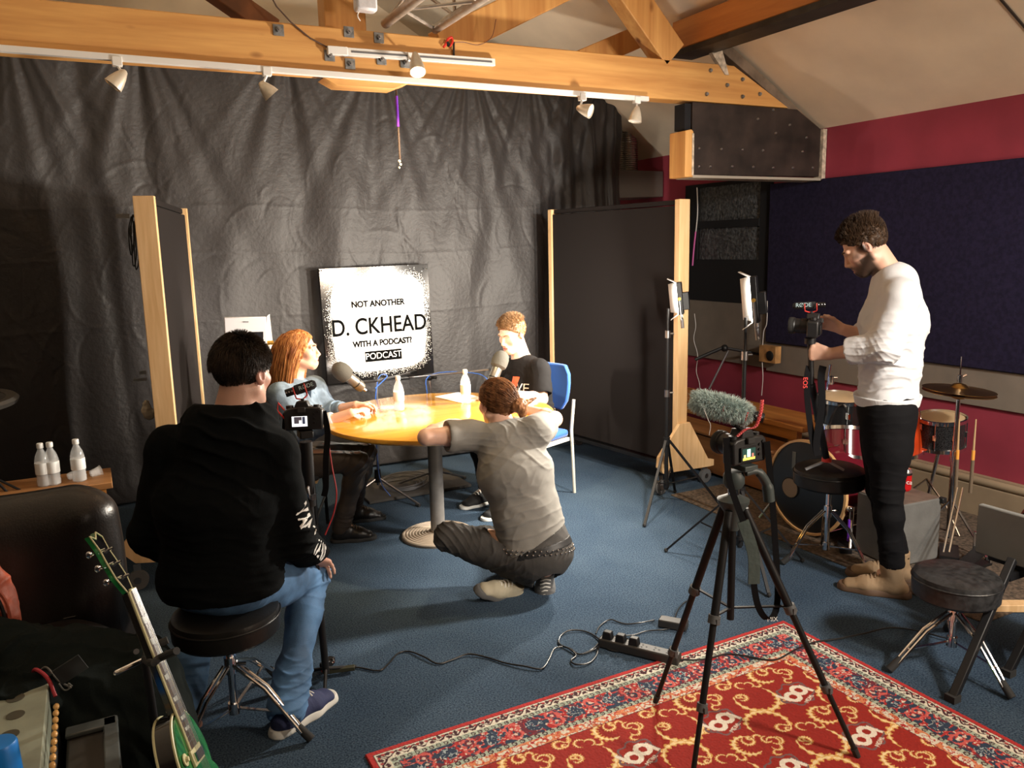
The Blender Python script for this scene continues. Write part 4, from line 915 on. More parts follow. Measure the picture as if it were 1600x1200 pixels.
    for s_, o_, sz, mm_ in (('LIVE', .035, .085, wm),):
        o2 = text('chest_print', s_, sz, mm_, V(c+A(*J['shside'])*o_+A(0, 0, -.02)), fr, t, depth=0); sw = o2.modifiers.new('wrap', 'SHRINKWRAP'); sw.target = tp; sw.offset = .003
    gm = MB()
    for i in range(6):
        for j in range(8):
            o_ = lambda a, b_: V(c)+V(J['shside'])*(-.035+.055*a/6+.018*b_/8)+V((0, 0, -.05+.105*b_/8))
            gm.add([o_(i, j), o_(i+1, j), o_(i+1, j+1), o_(i, j+1)], [(0, 1, 2, 3)])
    o2 = gm.build('chest_print', om, t); sw = o2.modifiers.new('wrap', 'SHRINKWRAP'); sw.target = tp; sw.offset = .0045
    trousers('jeans', J, g, t, MATS['black_denim'], .008, (J['pelvis']+V((0, 0, .05)), (0, 0, 1)))
    for sd in 'lr': shoe('shoe', J['an'+sd], J['toe'+sd], mat('black_canvas_shoe', (.015, .015, .016), .8), wt, t, 1.0)
    def comb(P, tt): return np.tile((Rm@A(.1, .15, .3))*.4, (len(P), 1))
    hairset(J, Rm, .98, t, hb2, 3600, lambda l: np.where(l[:, 2] > .07, .028, .010), .010, comb, .0, .40, seed=12)
    # ---- the crouching man
    J = SQ; t = person('man in a grey T-shirt crouching at the table with his hair tied in a bun', BQ); g = body(J, 1.0, bulk=1.0); aw, lf = hp(BQ)
    hands = [dict(w=J['wrl'], d=(.75, .55, -.03), nrm=(0, 0, -1), sd=(-.5, .8, 0), curl=.25), dict(w=J['wrr'], d=(-.9, .3, 0), nrm=(0, 0, -1), sd=(.3, .9, 0), curl=.25)]
    g['foot_l'] = Sdf(); b, Rm = skinmesh(J, g, t, .97, (.70, .43, .32), LIPS, hands)
    gm_ = mat('grey_t_shirt', (.215, .205, .185), .9, bump=(260, .3, .002), var=(9, .08)); nm = _n(A(*J['pelvis'])-A(*J['chest']))
    hemp = q_(BQ, 838, 838)
    top('t_shirt', J, g, t, gm_, .018, dict(l=.40, r=.30), (hemp+nm*.014, nm+A(.30, -.1, .0)), .085, amp=.003, loose=.010, h=.005, fd=[(q_(BQ, 770, 700), .12, (1, .2, -.8), .07, .005), (q_(BQ, 835, 710), .13, (.8, 0, .9), .07, .006), (q_(BQ, 800, 800), .2, (1, 0, .15), .12, .004), (q_(BQ, 800, 665), .08, (1, 0, .2), .05, .005)])
    jt = mat('charcoal_trousers', (.050, .046, .042), .85, bump=(200, .3, .002), var=(6, .2))
    trousers('trousers', J, g, t, jt, .012, (A(*J['pelvis'])-nm*.03, -nm, .23), amp=.003, flare=.012, hemz=.0, fd=[(J['knl'], .14, (1, -.3, .8), .035, .007), (q_(BQ, 790, 870), .13, (1, .2, -.6), .04, .009)])
    s = Sdf(); p0 = A(*J['pelvis'])-nm*.012; s.econe(p0+nm*.022, p0-nm*.008, (.180, .135), (.175, .13), J['hipside'], .0); s.half(p0+nm*.020, nm); s.half(p0-nm*.016, -nm); vs, fs = s.mesh(.005); bl = nmesh('belt', vs, fs, mat('black_belt', (.015, .014, .014), .5), t)
    sdv = _n(J['hipside']); fv = np.cross(sdv, nm); st = MB()
    for i in range(40):
        for r_ in (0, 1):
            a = 2*math.pi*(i+.5*r_)/40; c = p0+nm*(-.008+.018*r_)+sdv*math.cos(a)*.184+fv*math.sin(a)*.138; st.ball(V(c), .0055, 8)
    st.build('belt_studs', mat('stud_metal', (.7, .65, .6), .25, 1), bl)
    tn = mat('beige_canvas_shoe', (.42, .38, .28), .8); dk = mat('grey_sole', (.10, .10, .10), .7); gk = mat('dark_grey_shoe', (.09, .09, .09), .7)
    up = A(*(-lf))*.55+A(0, 0, .80)+A(*(-aw))*.12; shoe('shoe', J['anl'], J['toel'], tn, dk, t, .98, 0, .03, up=up)
    up = A(0, 0, .40)-A(*aw)*-.0+A(*aw)*-.0; upv = _n(A(*aw)*-.0+A(*aw)*.80*-1*-1*-1*-1*0+A(0, 0, .45)+A(*(-aw))*.80*-1*-1); shoe('shoe', A(*J['anr']), A(*J['toer']), gk, dk, t, .98, 0, .03, up=upv)
    hd = A(*J['head']); rt_ = Rm[:, 0]; bun = hd-A(*Rm[:, 1])*.125+rt_*.050+A(0, 0, -.015)
    def hx(s):
        s.ell(bun, (.046, .040, .036), Rm, .008); s.cone(bun+rt_*.02, bun+rt_*.105+A(0, 0, .026), .018, .005, .01); s.ell(bun+rt_*.02-A(0, 0, .03), (.026, .024, .034), Rm, .008); s.cone(hd-A(*Rm[:, 1])*.06+A(0, 0, -.05), hd-A(*Rm[:, 1])*.06+A(0, 0, -.075), .040, .03, .02)
    bh = hairmat('chestnut_hair', (.085, .032, .012), (.25, .11, .045), .38)
    def comb(P, tt): v = bun-P; v /= np.linalg.norm(v, axis=1, keepdims=True)+1e-9; return v*.9
    hairset(J, Rm, .97, t, bh, 3600, .06, .007, comb, .0, .10, wid=.0014, seed=14, extra=hx, amp=.003)
def q_(base, px, py, off=0): return A(*pp(base, px, py, off))
build_people()
# ------------------------------------------------------------------ table, sign and what stands on them
TC = V((1.72, 4.22, 0)); TR = .665
def tablewood():
    m = wood('golden_table_veneer', (.68, .31, .03), (.84, .44, .06), axis=0, scale=4, rough=.16, knots=False, coat=.5); return m
t = thing('round_table', 'round golden wood table on a grey pedestal with a ribbed disc foot', 'table', TC)
MB().lathe([(0, .735), (TR-.012, .735), (TR-.003, .732), (TR, .722), (TR-.002, .712), (TR-.012, .703), (TR-.03, .700), (0, .700)], TC, n=96).build('tabletop', tablewood(), t)
M_ped = mat('pedestal_grey', (.20, .19, .18), .45, .3, var=(20, .1))
MB().cyl(TC+V((-.04, .0, .02)), TC+V((-.04, 0, .70)), .042, n=28).build('pedestal', M_ped, t)
MB().lathe([(.16, .682), (.16, .699), (0, .699)], TC+V((-.04, 0, 0)), n=32).build('top_plate', M_blackm, t)
prof = [(.215, .0), (.215, .012)]
for k in range(9): r_ = .205-k*.018; prof += [(r_+.006, .016+k*.0010), (r_, .020+k*.0012), (r_-.006, .020+k*.0012), (r_-.009, .014+k*.001)]
prof += [(.045, .03), (.045, .04), (0, .04)]
MB().lathe(prof, TC+V((-.04, 0, 0)), n=64).build('disc_foot', mat('foot_enamel', (.44, .36, .28), .5, .2), t)
# sign
t = thing('podcast_sign', 'square white sprayed sign with black lettering fixed to the backdrop behind the table', 'sign', (1.86, 5.73, .73))
c0 = [aty(*p, 5.73) for p in ((511, 603), (677, 581), (670, 414), (499, 418))]
cx = (c0[1]-c0[0]+c0[2]-c0[3])/2; cz = (c0[3]-c0[0]+c0[2]-c0[1])/2; ctr = sum(c0, V((0, 0, 0)))/4; ux = cx.normalized(); uz = V((0, .02, 1)); uz = (uz-ux*uz.dot(ux)).normalized(); W_, H_ = cx.length, cz.length
nf = ux.cross(uz)     # towards the viewer
if nf.y > 0: nf = -nf
M_gblack = mat('gloss_black_board', (.012, .011, .011), .12, coat=.4)
MB().box(ctr-nf*.018, (W_, .036, H_), Matrix((ux, -nf, uz)).transposed()).build('board', M_gblack, t, bevel=.002)
def spray():
    m = bpy.data.materials.new('white_spray_paint'); m.use_nodes = True; b = m.node_tree.nodes['Principled BSDF']; b.inputs['Base Color'].default_value = (.92, .91, .88, 1); b.inputs['Roughness'].default_value = .35; return m
wp = MB(); rs = random.Random(4); hw, hh = W_/2, H_/2; n_ = 72; on = nf*.0012
# dense white centre with ragged speckled edge made of small flecks
pts = []
for i in range(n_):
    a = 2*math.pi*i/n_; k = (abs(math.cos(a))**5+abs(math.sin(a))**5)**(-1/5); r_ = k*(.87+rs.uniform(-.012, .012)); pts.append(ctr+ux*(hw*.995*r_*math.cos(a)+.008)+uz*(hh*r_*math.sin(a)*.97+.0)+on)
wp.add(pts, [tuple(range(n_))])
for i in range(2600):
    a = rs.uniform(0, 2*math.pi); k = (abs(math.cos(a))**5+abs(math.sin(a))**5)**(-1/5); r_ = k*(.86+abs(rs.gauss(0, .055)))
    x, z = hw*r_*math.cos(a)+.008, hh*r_*math.sin(a)*.97
    if abs(x) > hw-.004 or abs(z) > hh-.004: continue
    s_ = rs.uniform(.0012, .0034); p = ctr+ux*x+uz*z+on*1.0; wp.add([p+ux*s_, p+uz*s_, p-ux*s_, p-uz*s_], [(0, 1, 2, 3)])
wp.build('white_paint', spray(), t, smooth=False)
bf = MB()
for i in range(1500):
    a = rs.uniform(0, 2*math.pi); k = (abs(math.cos(a))**5+abs(math.sin(a))**5)**(-1/5); r_ = k*(.87-abs(rs.gauss(0, .045))); x, z = hw*r_*math.cos(a)+.008, hh*r_*math.sin(a)*.97; s_ = rs.uniform(.001, .0028); p = ctr+ux*x+uz*z+on*1.4; bf.add([p+ux*s_, p+uz*s_, p-ux*s_, p-uz*s_], [(0, 1, 2, 3)])
bf.build('black_flecks', M_gblack, t, smooth=False)
M_ink = mat('black_lettering', (.004, .004, .004), .9, spec=.05); fr = frame(ux, nf)
def on_sign(px, py): return aty(px, py, 5.73)+nf*.003
for s_, px, py, sz, st in (('NOT ANOTHER', 591, 474, .062, .92), ('D. CKHEAD', 594, 509, .170, .83), ('WITH A PODCAST?', 598, 535, .060, .88)):
    p = aty(px, py, ctr.y); d = p-ctr; p = ctr+ux*d.dot(ux)+uz*d.dot(uz)+nf*.003
    o_ = text('lettering', s_, sz, M_ink, p, fr, t, stretch=st, bold=.0026)
    o_['label'] = 'black lettering on the sign'
p = aty(599, 555, ctr.y); d = p-ctr; p = ctr+ux*d.dot(ux)+uz*d.dot(uz)+nf*.0022
MB().box(p, (.285, .002, .078), Matrix((ux, -nf, uz)).transposed()).build('lozenge', M_ink, t, bevel=.0)
text('lettering', 'PODCAST', .066, mat('white_lettering', (.9, .9, .87), .5), p+nf*.003, fr, t, stretch=.95)
p = aty(548, 492, ctr.y); d = p-ctr; p = ctr+ux*d.dot(ux)+uz*d.dot(uz)+nf*.002
MB().lathe([(0, 0), (.016, 0), (.016, .0015), (0, .0015)], p+uz*.012, nf, 16).box(p-uz*.02, (.022, .0015, .05), Matrix((ux, -nf, uz)).transposed()).build('microphone_drawing', mat('grey_ink', (.45, .45, .44), .6), t)
for px, py in ((502, 423), (666, 420)):
    p = aty(px, py, 5.71); MB().ball(p, .006, 8).build('fixing', M_steel, t)
# paper, bottles
M_paper = mat('white_paper', (.80, .79, .76), .7)
pz = .7355
pp_ = [atz(*p, pz) for p in ((679, 620), (722, 630), (758, 622), (716, 613))]
tag(MB().add([p+V((0, 0, z)) for z in (0, .0012) for p in pp_], [(3, 2, 1, 0), (4, 5, 6, 7), (0, 1, 5, 4), (1, 2, 6, 5), (2, 3, 7, 6), (3, 0, 4, 7)]).build('paper_sheet', M_paper), 'white sheet of paper lying on the far side of the round table', 'paper')
def bottle_proto(label, loc, group, k=1.0):
    t = thing('water_bottle', label, 'bottle', loc, 0, group); M_pet = mat('clear_plastic', (.85, .88, .90), .08, alpha=.32, spec=.8)
    h = .21*k; r_ = .031*k; L = V(loc)
    MB().lathe([(0, .002), (r_*.8, 0), (r_, .006), (r_, .03), (r_*.94, .036), (r_, .042), (r_*.94, .05), (r_, .056), (r_, .125*k), (r_*.8, .150*k), (r_*.42, .175*k), (r_*.40, .185*k)], L, n=24).build('bottle_wall', M_pet, t)
    MB().lathe([(0, .004), (r_*.9, .006), (r_*.9, .105*k), (0, .105*k)], L, n=20).build('water', mat('water', (.80, .84, .86), .05, alpha=.22), t)
    MB().lathe([(r_+.0006, .060), (r_+.0012, .062), (r_+.0012, .112*k), (r_+.0006, .114*k)], L, n=24).build('label_band', mat('pale_label', (.78, .80, .80), .5), t)
    MB().lathe([(r_*.46, .183*k), (r_*.48, .186*k), (r_*.48, .203*k), (r_*.40, .207*k), (0, .207*k)], L, n=16).build('cap', mat('white_cap', (.80, .80, .78), .4), t)
    return t
b1 = bottle_proto('clear water bottle standing alone at the left half of the round table', atz(624, 641, .735), 'water bottles')
for px, py, z, lab in ((728, 629, .735, 'clear water bottle on the round table beside the paper sheet'), (69, 768, .612, 'water bottle at the left end of the low plank behind the sofa'), (84, 772, .612, 'shorter looking water bottle just right of the leftmost one behind the sofa'), (125, 764, .612, 'water bottle at the right end of the low plank behind the sofa')):
    c = copy_tree(b1); c['label'] = lab; c.location = atz(px, py, z) if z > .7 else V((aty(px, 750, 4.27).x, 4.27, z))
# fallen cans of plastic cups next to the bottles
for i, (px, lab) in enumerate(((107, 'crumpled clear plastic cup between the bottles behind the sofa'), (143, 'crumpled clear plastic cup right of the bottles behind the sofa'))):
    x = aty(px, 755, 4.30).x; tag(MB().lathe([(.018, 0), (.022, .02), (.021, .022), (.026, .045), (.028, .05), (.026, .048), (.016, .003)], V((x, 4.32, .625)), (1, .3, .2), 18).build('plastic_cup', MATS['clear_plastic']), lab, 'cup', 'plastic cups')

# ------------------------------------------------------------------ black rolling acoustic screens
M_screen = mat('black_screen_cloth', (.015, .012, .0115), .9, spec=.15, bump=(150, .2, .002))
def gobo(label, near, far, z0=.17, z1=1.955, foot_far=True, wd=.095):
    t = thing('acoustic_screen', label, 'acoustic screen', near); a = V((*near, 0)); b = V((*far, 0)); d = (b-a).normalized(); s_ = V((-d.y, d.x, 0)); U = V((0, 0, 1))
    m3 = Matrix((s_, d, U)).transposed(); L = (b-a).length
    MB().box(a+d*(L/2)+U*((z0+z1)/2-.01), (wd*.72, L-.03, z1-z0-.06), m3).build('panel', M_screen, t, bevel=.004)
    for p in (a, b): MB().box(p+U*((z0+z1)/2), (wd, .045, z1-z0), m3).build('post', M_pine, t, bevel=.003)
    MB().box(a+d*(L/2)+U*(z1-.018), (wd*.5, L-.05, .03), m3).build('top_rail', M_screen, t, bevel=.003)
    MB().box(a+d*(L/2)+U*(z0-.012), (wd*.8, L, .024), m3).build('bottom_rail', M_black, t)
    for p, sg in ((a, -1), (b, 1)):
        f = MB(); f.prism([(-.05, .30+z0), (.05, .30+z0), (.24, .10+z0), (.25, .03+z0), (.20, .0+z0-.02), (-.26, z0-.05), (-.30, z0-.05), (-.30, z0-.005), (-.24, .01+z0)], p+d*(sg*.025 if sg > 0 else -.049), s_, U, d*.024); ft = f.build('foot', M_pine, t, bevel=.002)
        for o_ in (-.24, .20):
            c = p+s_*o_+U*.052+d*(sg*.02); w_ = MB().cyl(c-d*.014, c+d*.014, .050, n=24).build('wheel', mat('grey_rubber', (.10, .10, .10), .6), ft); MB().cyl(c-d*.018, c+d*.018, .017, n=14).build('hub', M_steel, w_) if False else None
            MB().cyl(c-d*.018, c+d*.018, .017, n=14).build('hub', M_steel, ft); MB().bar(c+V((0, 0, -.0)), c+U*(z0-.09), .012, .035).build('fork', M_steel, ft)
    return t
gobo('black rolling acoustic screen with pale wood ends right of the table', (3.47, 4.20), (3.30, 5.55))
gobo('black rolling acoustic screen with a wide pale post left of the table', (.268, 4.27), (.53, 5.42))
# cables and pale tags hanging at the back of the left screen
t = thing('hanging_cables', 'bundle of black cables hanging at the back of the left acoustic screen', 'cables', (.16, 4.75, 1.9))
Q = lambda x, y: aty(x, y, 4.7)
MB().bar(Q(206, 337), Q(240, 340), .012, .012, (0, 1, 0)).build('hook_arm', M_black, t)
for k, (x0, y1) in enumerate(((203, 398), (207, 415), (211, 420), (205, 385))): MB().tube(bez([Q(205+k, 338), Q(x0-2, 360), Q(x0, y1-8), Q(x0+3, y1), Q(x0+6, y1-20), Q(208+k, 345)]), .0035, 6).build('cable', M_rubber, t)
M_tag = mat('pale_tag', (.20, .21, .22), .6)
for (x0, y0, x1, y1) in ((181, 334, 202, 341), (218, 579, 228, 585), (208, 590, 229, 596)):
    a = Q(x0, y1); b = Q(x1, y0); MB().bb((a.x, 4.69, a.z), (b.x, 4.70, b.z)).build('tag', M_tag, t)
s = Sdf(); s.ell(A(*Q(229, 640)), (.022, .02, .05), None, .01); s.ell(A(*Q(236, 647)), (.025, .02, .03), None, .02); vs, fs = s.mesh(.005); vs = folds(vs, fs, [], .006, 40)
nmesh('cloth', vs, fs, mat('cream_cloth', (.40, .36, .28), .9), t)

# ------------------------------------------------------------------ stands
def lightstand(label, c, feet, zh, top_z, name='light_stand'):
    t = thing(name, label, 'light stand', c); C_ = V((*c, 0)); U = V((0, 0, 1))
    MB().cyl(C_+U*.09, C_+U*.75, .0125, n=14).build('lower_tube', M_blackm, t); MB().cyl(C_+U*.72, C_+U*1.12, .0105, n=14).build('middle_tube', M_blackm, t); MB().cyl(C_+U*1.10, C_+U*top_z, .008, n=12).build('upper_tube', M_blackm, t)
    for z in (.73, 1.11): MB().cyl(C_+U*(z-.025), C_+U*(z+.02), .017, n=14).cyl(C_+U*z, C_+U*z+V((.04, -.01, 0)), .006, n=8).build('clamp_collar', M_steel, t)
    MB().cyl(C_+U*(zh-.03), C_+U*(zh+.02), .022, n=14).build('hub', M_black, t); MB().cyl(C_+U*.10, C_+U*.15, .018, n=14).build('lower_hub', M_black, t)
    for f in feet:
        F_ = V((*f, .012)); d = (F_-C_); l = MB().bar(C_+U*zh+V((d.x, d.y, 0)).normalized()*.02, F_, .016, .010).build('leg', M_blackm, t)
        MB().ball(F_, .012, 8).build('rubber_foot', M_rubber, l); m_ = (C_+U*zh)*.48+F_*.52; MB().bar(C_+U*.125, m_, .010, .006).build('brace', M_blackm, t)
    return t
def ledpanel(label, c, face, on=True, h=.20, w_=.12):
    t = thing('video_light', label, 'video light', c); f = V(face).normalized(); fr_ = frame(V((0, 0, 1)).cross(f), f); X, Y_, Z_ = fr_.col[0], fr_.col[1], fr_.col[2]; c = V(c)
    m3 = Matrix((X, Y_, Z_)).transposed(); Bx = lambda o, s, nm, m: MB().box(c+X*o[0]+Y_*o[1]+Z_*o[2], s, m3).build(nm, m, t, bevel=.003)
    Bx((0, 0, -.012), (w_, h, .03), 'housing', M_black)
    e = Bx((0, 0, .006), (w_-.012, h-.012, .006), 'diffuser', mat('lit_diffuser', (1, 1, 1), .4, emit=((1, .93, .82), 14)))
    for s_ in (-1,) if X.dot(RT) > 0 and False else (1 if X.dot(FW) > 0 else -1,):
        MB().add([c+X*(s_*w_/2)+Y_*(-h/2)+Z_*.005, c+X*(s_*w_/2)+Y_*(h/2)+Z_*.005, c+X*(s_*(w_/2+.03))+Y_*(h/2-.01)+Z_*.06, c+X*(s_*(w_/2+.03))+Y_*(-h/2+.01)+Z_*.06], [(0, 1, 2, 3)]).build('barn_door', mat('white_flap', (.75, .75, .74), .5), t).modifiers.new('t', 'SOLIDIFY').thickness = .003
    for s_ in (-1, 1):
        MB().add([c+Y_*(s_*h/2)+X*(-w_/2)+Z_*.005, c+Y_*(s_*h/2)+X*(w_/2)+Z_*.005, c+Y_*(s_*(h/2+.03))+X*(w_/2-.01)+Z_*.055, c+Y_*(s_*(h/2+.03))+X*(-w_/2+.01)+Z_*.055], [(0, 1, 2, 3)]).build('barn_door', mat('white_flap', (.75, .75, .74), .5), t).modifiers.new('t', 'SOLIDIFY').thickness = .003
    MB().box(c-Z_*.045-Y_*.02, (.07, .11, .04), m3).build('battery', M_black, t, bevel=.004)
    for s_ in (-1, 1): MB().cyl(c+X*(s_*w_/2)-Z_*.01, c+X*(s_*(w_/2+.02))-Z_*.01, .010, n=10).build('knob', mat('brass_knob', (.70, .40, .08), .35, .8), t)
    yk = MB().tube([c+X*(-w_/2-.012)-Z_*.01, c+X*(-w_/2-.012)-Y_*(h/2+.03)-Z_*.01, c+X*(w_/2+.012)-Y_*(h/2+.03)-Z_*.01, c+X*(w_/2+.012)-Z_*.01], .005, 6).cyl(c-Y_*(h/2+.03)-Z_*.01, c-Y_*(h/2+.09)-Z_*.01, .011, n=10); yk.build('yoke', M_steel, t)
    return t
S1 = (3.20, 4.0); S2 = (2.89, 3.0)
lightstand('black light stand in front of the right acoustic screen', S1, [(2.80, 3.70), (3.37, 3.62), (3.38, 4.13)], .42, 1.27)
lightstand('black light stand behind the tripod with the fluffy microphone', S2, [(2.72, 2.62), (3.18, 2.84), (2.66, 3.32)], .40, 1.30)
ledpanel('lit video light on the stand before the right acoustic screen', LED1, (-.74, .67, -.10)); ledpanel('lit video light on the stand nearer the window', LED2, (-.66, .75, -.10), h=.23)
# third light behind the woman with a white backed monitor
def rear_light():
    t = thing('video_light', 'white-backed video light with brass knobs behind the seated man\'s head', 'video light', (.73, 5.0, 0)); Q = lambda x, y, o=0: pp((.70, 4.95), x, y, o)
    a, b, c, d = Q(351, 495), Q(417, 494), Q(417, 578), Q(353, 578); nrm = (b-a).cross(d-a).normalized(); nrm = nrm if nrm.y < 0 else -nrm
    fx = (b-a).normalized(); fz = (a-d).normalized(); ct = (a+b+c+d)/4; m3 = Matrix((fx, nrm, fx.cross(nrm))).transposed(); Wd, Hd = (b-a).length, (a-d).length
    MB().box(ct, (Wd, .03, Hd), m3).build('housing', mat('white_housing', (.72, .72, .78), .4), t, bevel=.006)
    MB().box(ct+nrm*.017-fz*.035, (Wd*.84, .006, Hd*.66), m3).build('back_screen', mat('dark_glass', (.02, .02, .025), .12), t, bevel=.002)
    MB().box(ct+nrm*.017+fz*(Hd/2-.028), (.03, .003, .005), m3).build('maker_mark', M_steel, t)
    MB().box(ct-nrm*.020, (Wd*.9, .006, Hd*.9), m3).build('diffuser', MATS['lit_diffuser'], t)
    for s_ in (-1, 1):
        MB().tube([ct+fx*(s_*Wd*.56), ct+fx*(s_*Wd*.60)-fz*.10, ct+fx*(s_*Wd*.35)-fz*(Hd*.62), ct-fz*(Hd*.66)], .006, 8).build('yoke', M_white, t); MB().cyl(ct+fx*(s_*Wd*.5), ct+fx*(s_*Wd*.66), .013, n=10).build('knob', MATS['brass_knob'], t)
    fl = [ct+fx*(Wd/2)+fz*Hd*.5, ct+fx*(Wd/2)-fz*Hd*.5, ct+fx*(Wd/2+.05)-fz*(Hd*.56)-nrm*.10, ct+fx*(Wd/2+.02)+fz*Hd*.52-nrm*.10]
    MB().add(fl, [(0, 1, 2, 3)]).build('barn_door', MATS['white_flap'], t).modifiers.new('t', 'SOLIDIFY').thickness = .003
    b0 = V((ct.x, ct.y, 0)); MB().cyl(b0+V((0, 0, .1)), ct-fz*(Hd*.64), .010, n=10).build('pole', M_blackm, t)
    for k in range(3):
        a_ = 2.1*k+.5; l = MB().bar(b0+V((0, 0, .40)), b0+V((.36*math.cos(a_), .36*math.sin(a_), .01)), .014, .010).build('leg', M_blackm, t)
rear_light()

# ------------------------------------------------------------------ microphones on boom stands
M_pole = mat('satin_pole', (.30, .30, .32), .3, .9)
def micstand(label, base, hub_z, top, arm_end, feet, tail):
    t = thing('boom_stand', label, 'microphone stand', base); B_ = V((*base, 0)); T_ = V(top)
    MB().cyl(B_+V((0, 0, .10)), T_, .010, n=12).build('pole', M_pole, t); MB().cyl(B_+V((0, 0, hub_z-.05)), B_+V((0, 0, hub_z+.04)), .026, .020, n=14).build('hub', M_black, t)
    MB().ball(T_, .022, 10).cyl(T_, T_+V((.04, -.03, 0)), .010, n=8).build('clutch', M_black, t); MB().cyl(tail, arm_end, .007, n=10).build('boom_arm', M_pole, t); d_ = (V(tail)-V(arm_end)).normalized(); MB().cyl(V(tail), V(tail)+d_*.10, .012, n=10).build('counterweight', M_black, t)
    for f in feet:
        F_ = V((*f, .014)); l = MB().cyl(B_+V((0, 0, hub_z-.02)), F_, .008, n=10).build('leg', M_pole, t); MB().cyl(F_-(F_-B_).normalized()*.03, F_+V((0, 0, -.004)), .012, n=8).build('rubber_foot', M_rubber, l)
    return t
def bigmic(label, tip, tail, clip):
    t = thing('microphone', label, 'microphone', tip); a = V(tip); b = V(tail); d = (b-a).normalized(); L = (b-a).length
    MB().lathe([(0, 0), (.024, .004), (.044, .022), (.053, .05), (.054, .08), (.050, .105), (.036, .118), (0, .12)], a, d, 28).build('foam', mat('grey_foam', (.075, .072, .062), .95, bump=(160, .5, .003)), t)
    MB().lathe([(0, .11), (.031, .112), (.033, .12), (.033, L-.02), (.028, L), (0, L)], a, d, 24).build('barrel', mat('champagne_metal', (.20, .185, .16), .38, .7), t)
    MB().lathe([(.0345, L-.055), (.0345, L-.048)], a, d, 20).build('band', M_black, t)
    MB().cyl(a+d*(L*.75), V(clip), .008, n=10).build('clip', M_black, t); MB().cyl(b, b+d*.03, .010, n=10).build('connector', M_steel, t)
    return t
PB = lambda px, py, y: aty(px, py, y)
m1t = PB(522, 571, 4.62); m1b = PB(566, 606, 4.66); m2t = PB(787, 549, 4.50); m2b = PB(767, 602, 4.46)
c1 = PB(585, 589, 4.95); c2 = PB(765, 577, 4.72)
micstand('boom microphone stand behind the table with its arm reaching left to the woman', (1.60, 5.08), .17, PB(588, 592, 5.08), c1+V((-.02, -.1, -.01)), [tuple(atz(656, 792, 0))[:2], tuple(atz(530, 793, 0))[:2], (1.62, 5.42)], PB(640, 583, 5.16))
micstand('boom microphone stand behind the table with its arm reaching right to the man', (2.00, 5.02), .17, PB(671, 590, 5.02), c2, [tuple(atz(680, 792, 0))[:2], (2.30, 5.2), (1.80, 5.30)], PB(640, 590, 5.1))
bigmic('large grey foam-covered microphone at the left, aimed at the woman', m1t, m1b, c1+V((-.02, -.1, -.01)))
bigmic('large grey foam-covered microphone at the right, aimed at the man in the T-shirt', m2t, m2b, c2)
M_bcab = mat('blue_cable', (.02, .10, .42), .45)
tag(MB().tube(bez([PB(586, 607, 4.7), PB(605, 588, 4.95), PB(592, 590, 5.03), PB(586, 640, 5.05), PB(590, 720, 5.05), PB(596, 755, 5.03), PB(610, 775, 5.0)]), .0035, 6).build('microphone_cable', M_bcab), 'bright blue cable running down the left boom stand', 'cable')
tag(MB().tube(bez([PB(768, 602, 4.47), PB(750, 585, 4.7), PB(700, 581, 4.95), PB(668, 590, 5.0), PB(668, 620, 5.0), PB(676, 700, 5.0), PB(682, 770, 4.97)]), .0035, 6).build('microphone_cable', M_bcab), 'bright blue cable running down the right boom stand', 'cable')
ms_ = MB(); rs = random.Random(3)
for k in range(5):
    c = atz(622+k*3, 758-k*2, .03+.006*k); ms_.ring(c, (rs.uniform(-.1, .1), rs.uniform(-.1, .1), 1), .13+.012*k, .004, 40, 6)
tag(ms_.build('cable_coil', mat('grey_cable', (.12, .12, .13), .5)), 'coil of grey cable on the floor behind the table foot', 'cable')
tag(MB().box(atz(640, 758, .012)+V((0, .03, 0)), (.75, .55, .02)).build('floor_box', mat('dark_board', (.06, .055, .05), .7), bevel=.004), 'low dark board under the coiled cable behind the table', 'board')

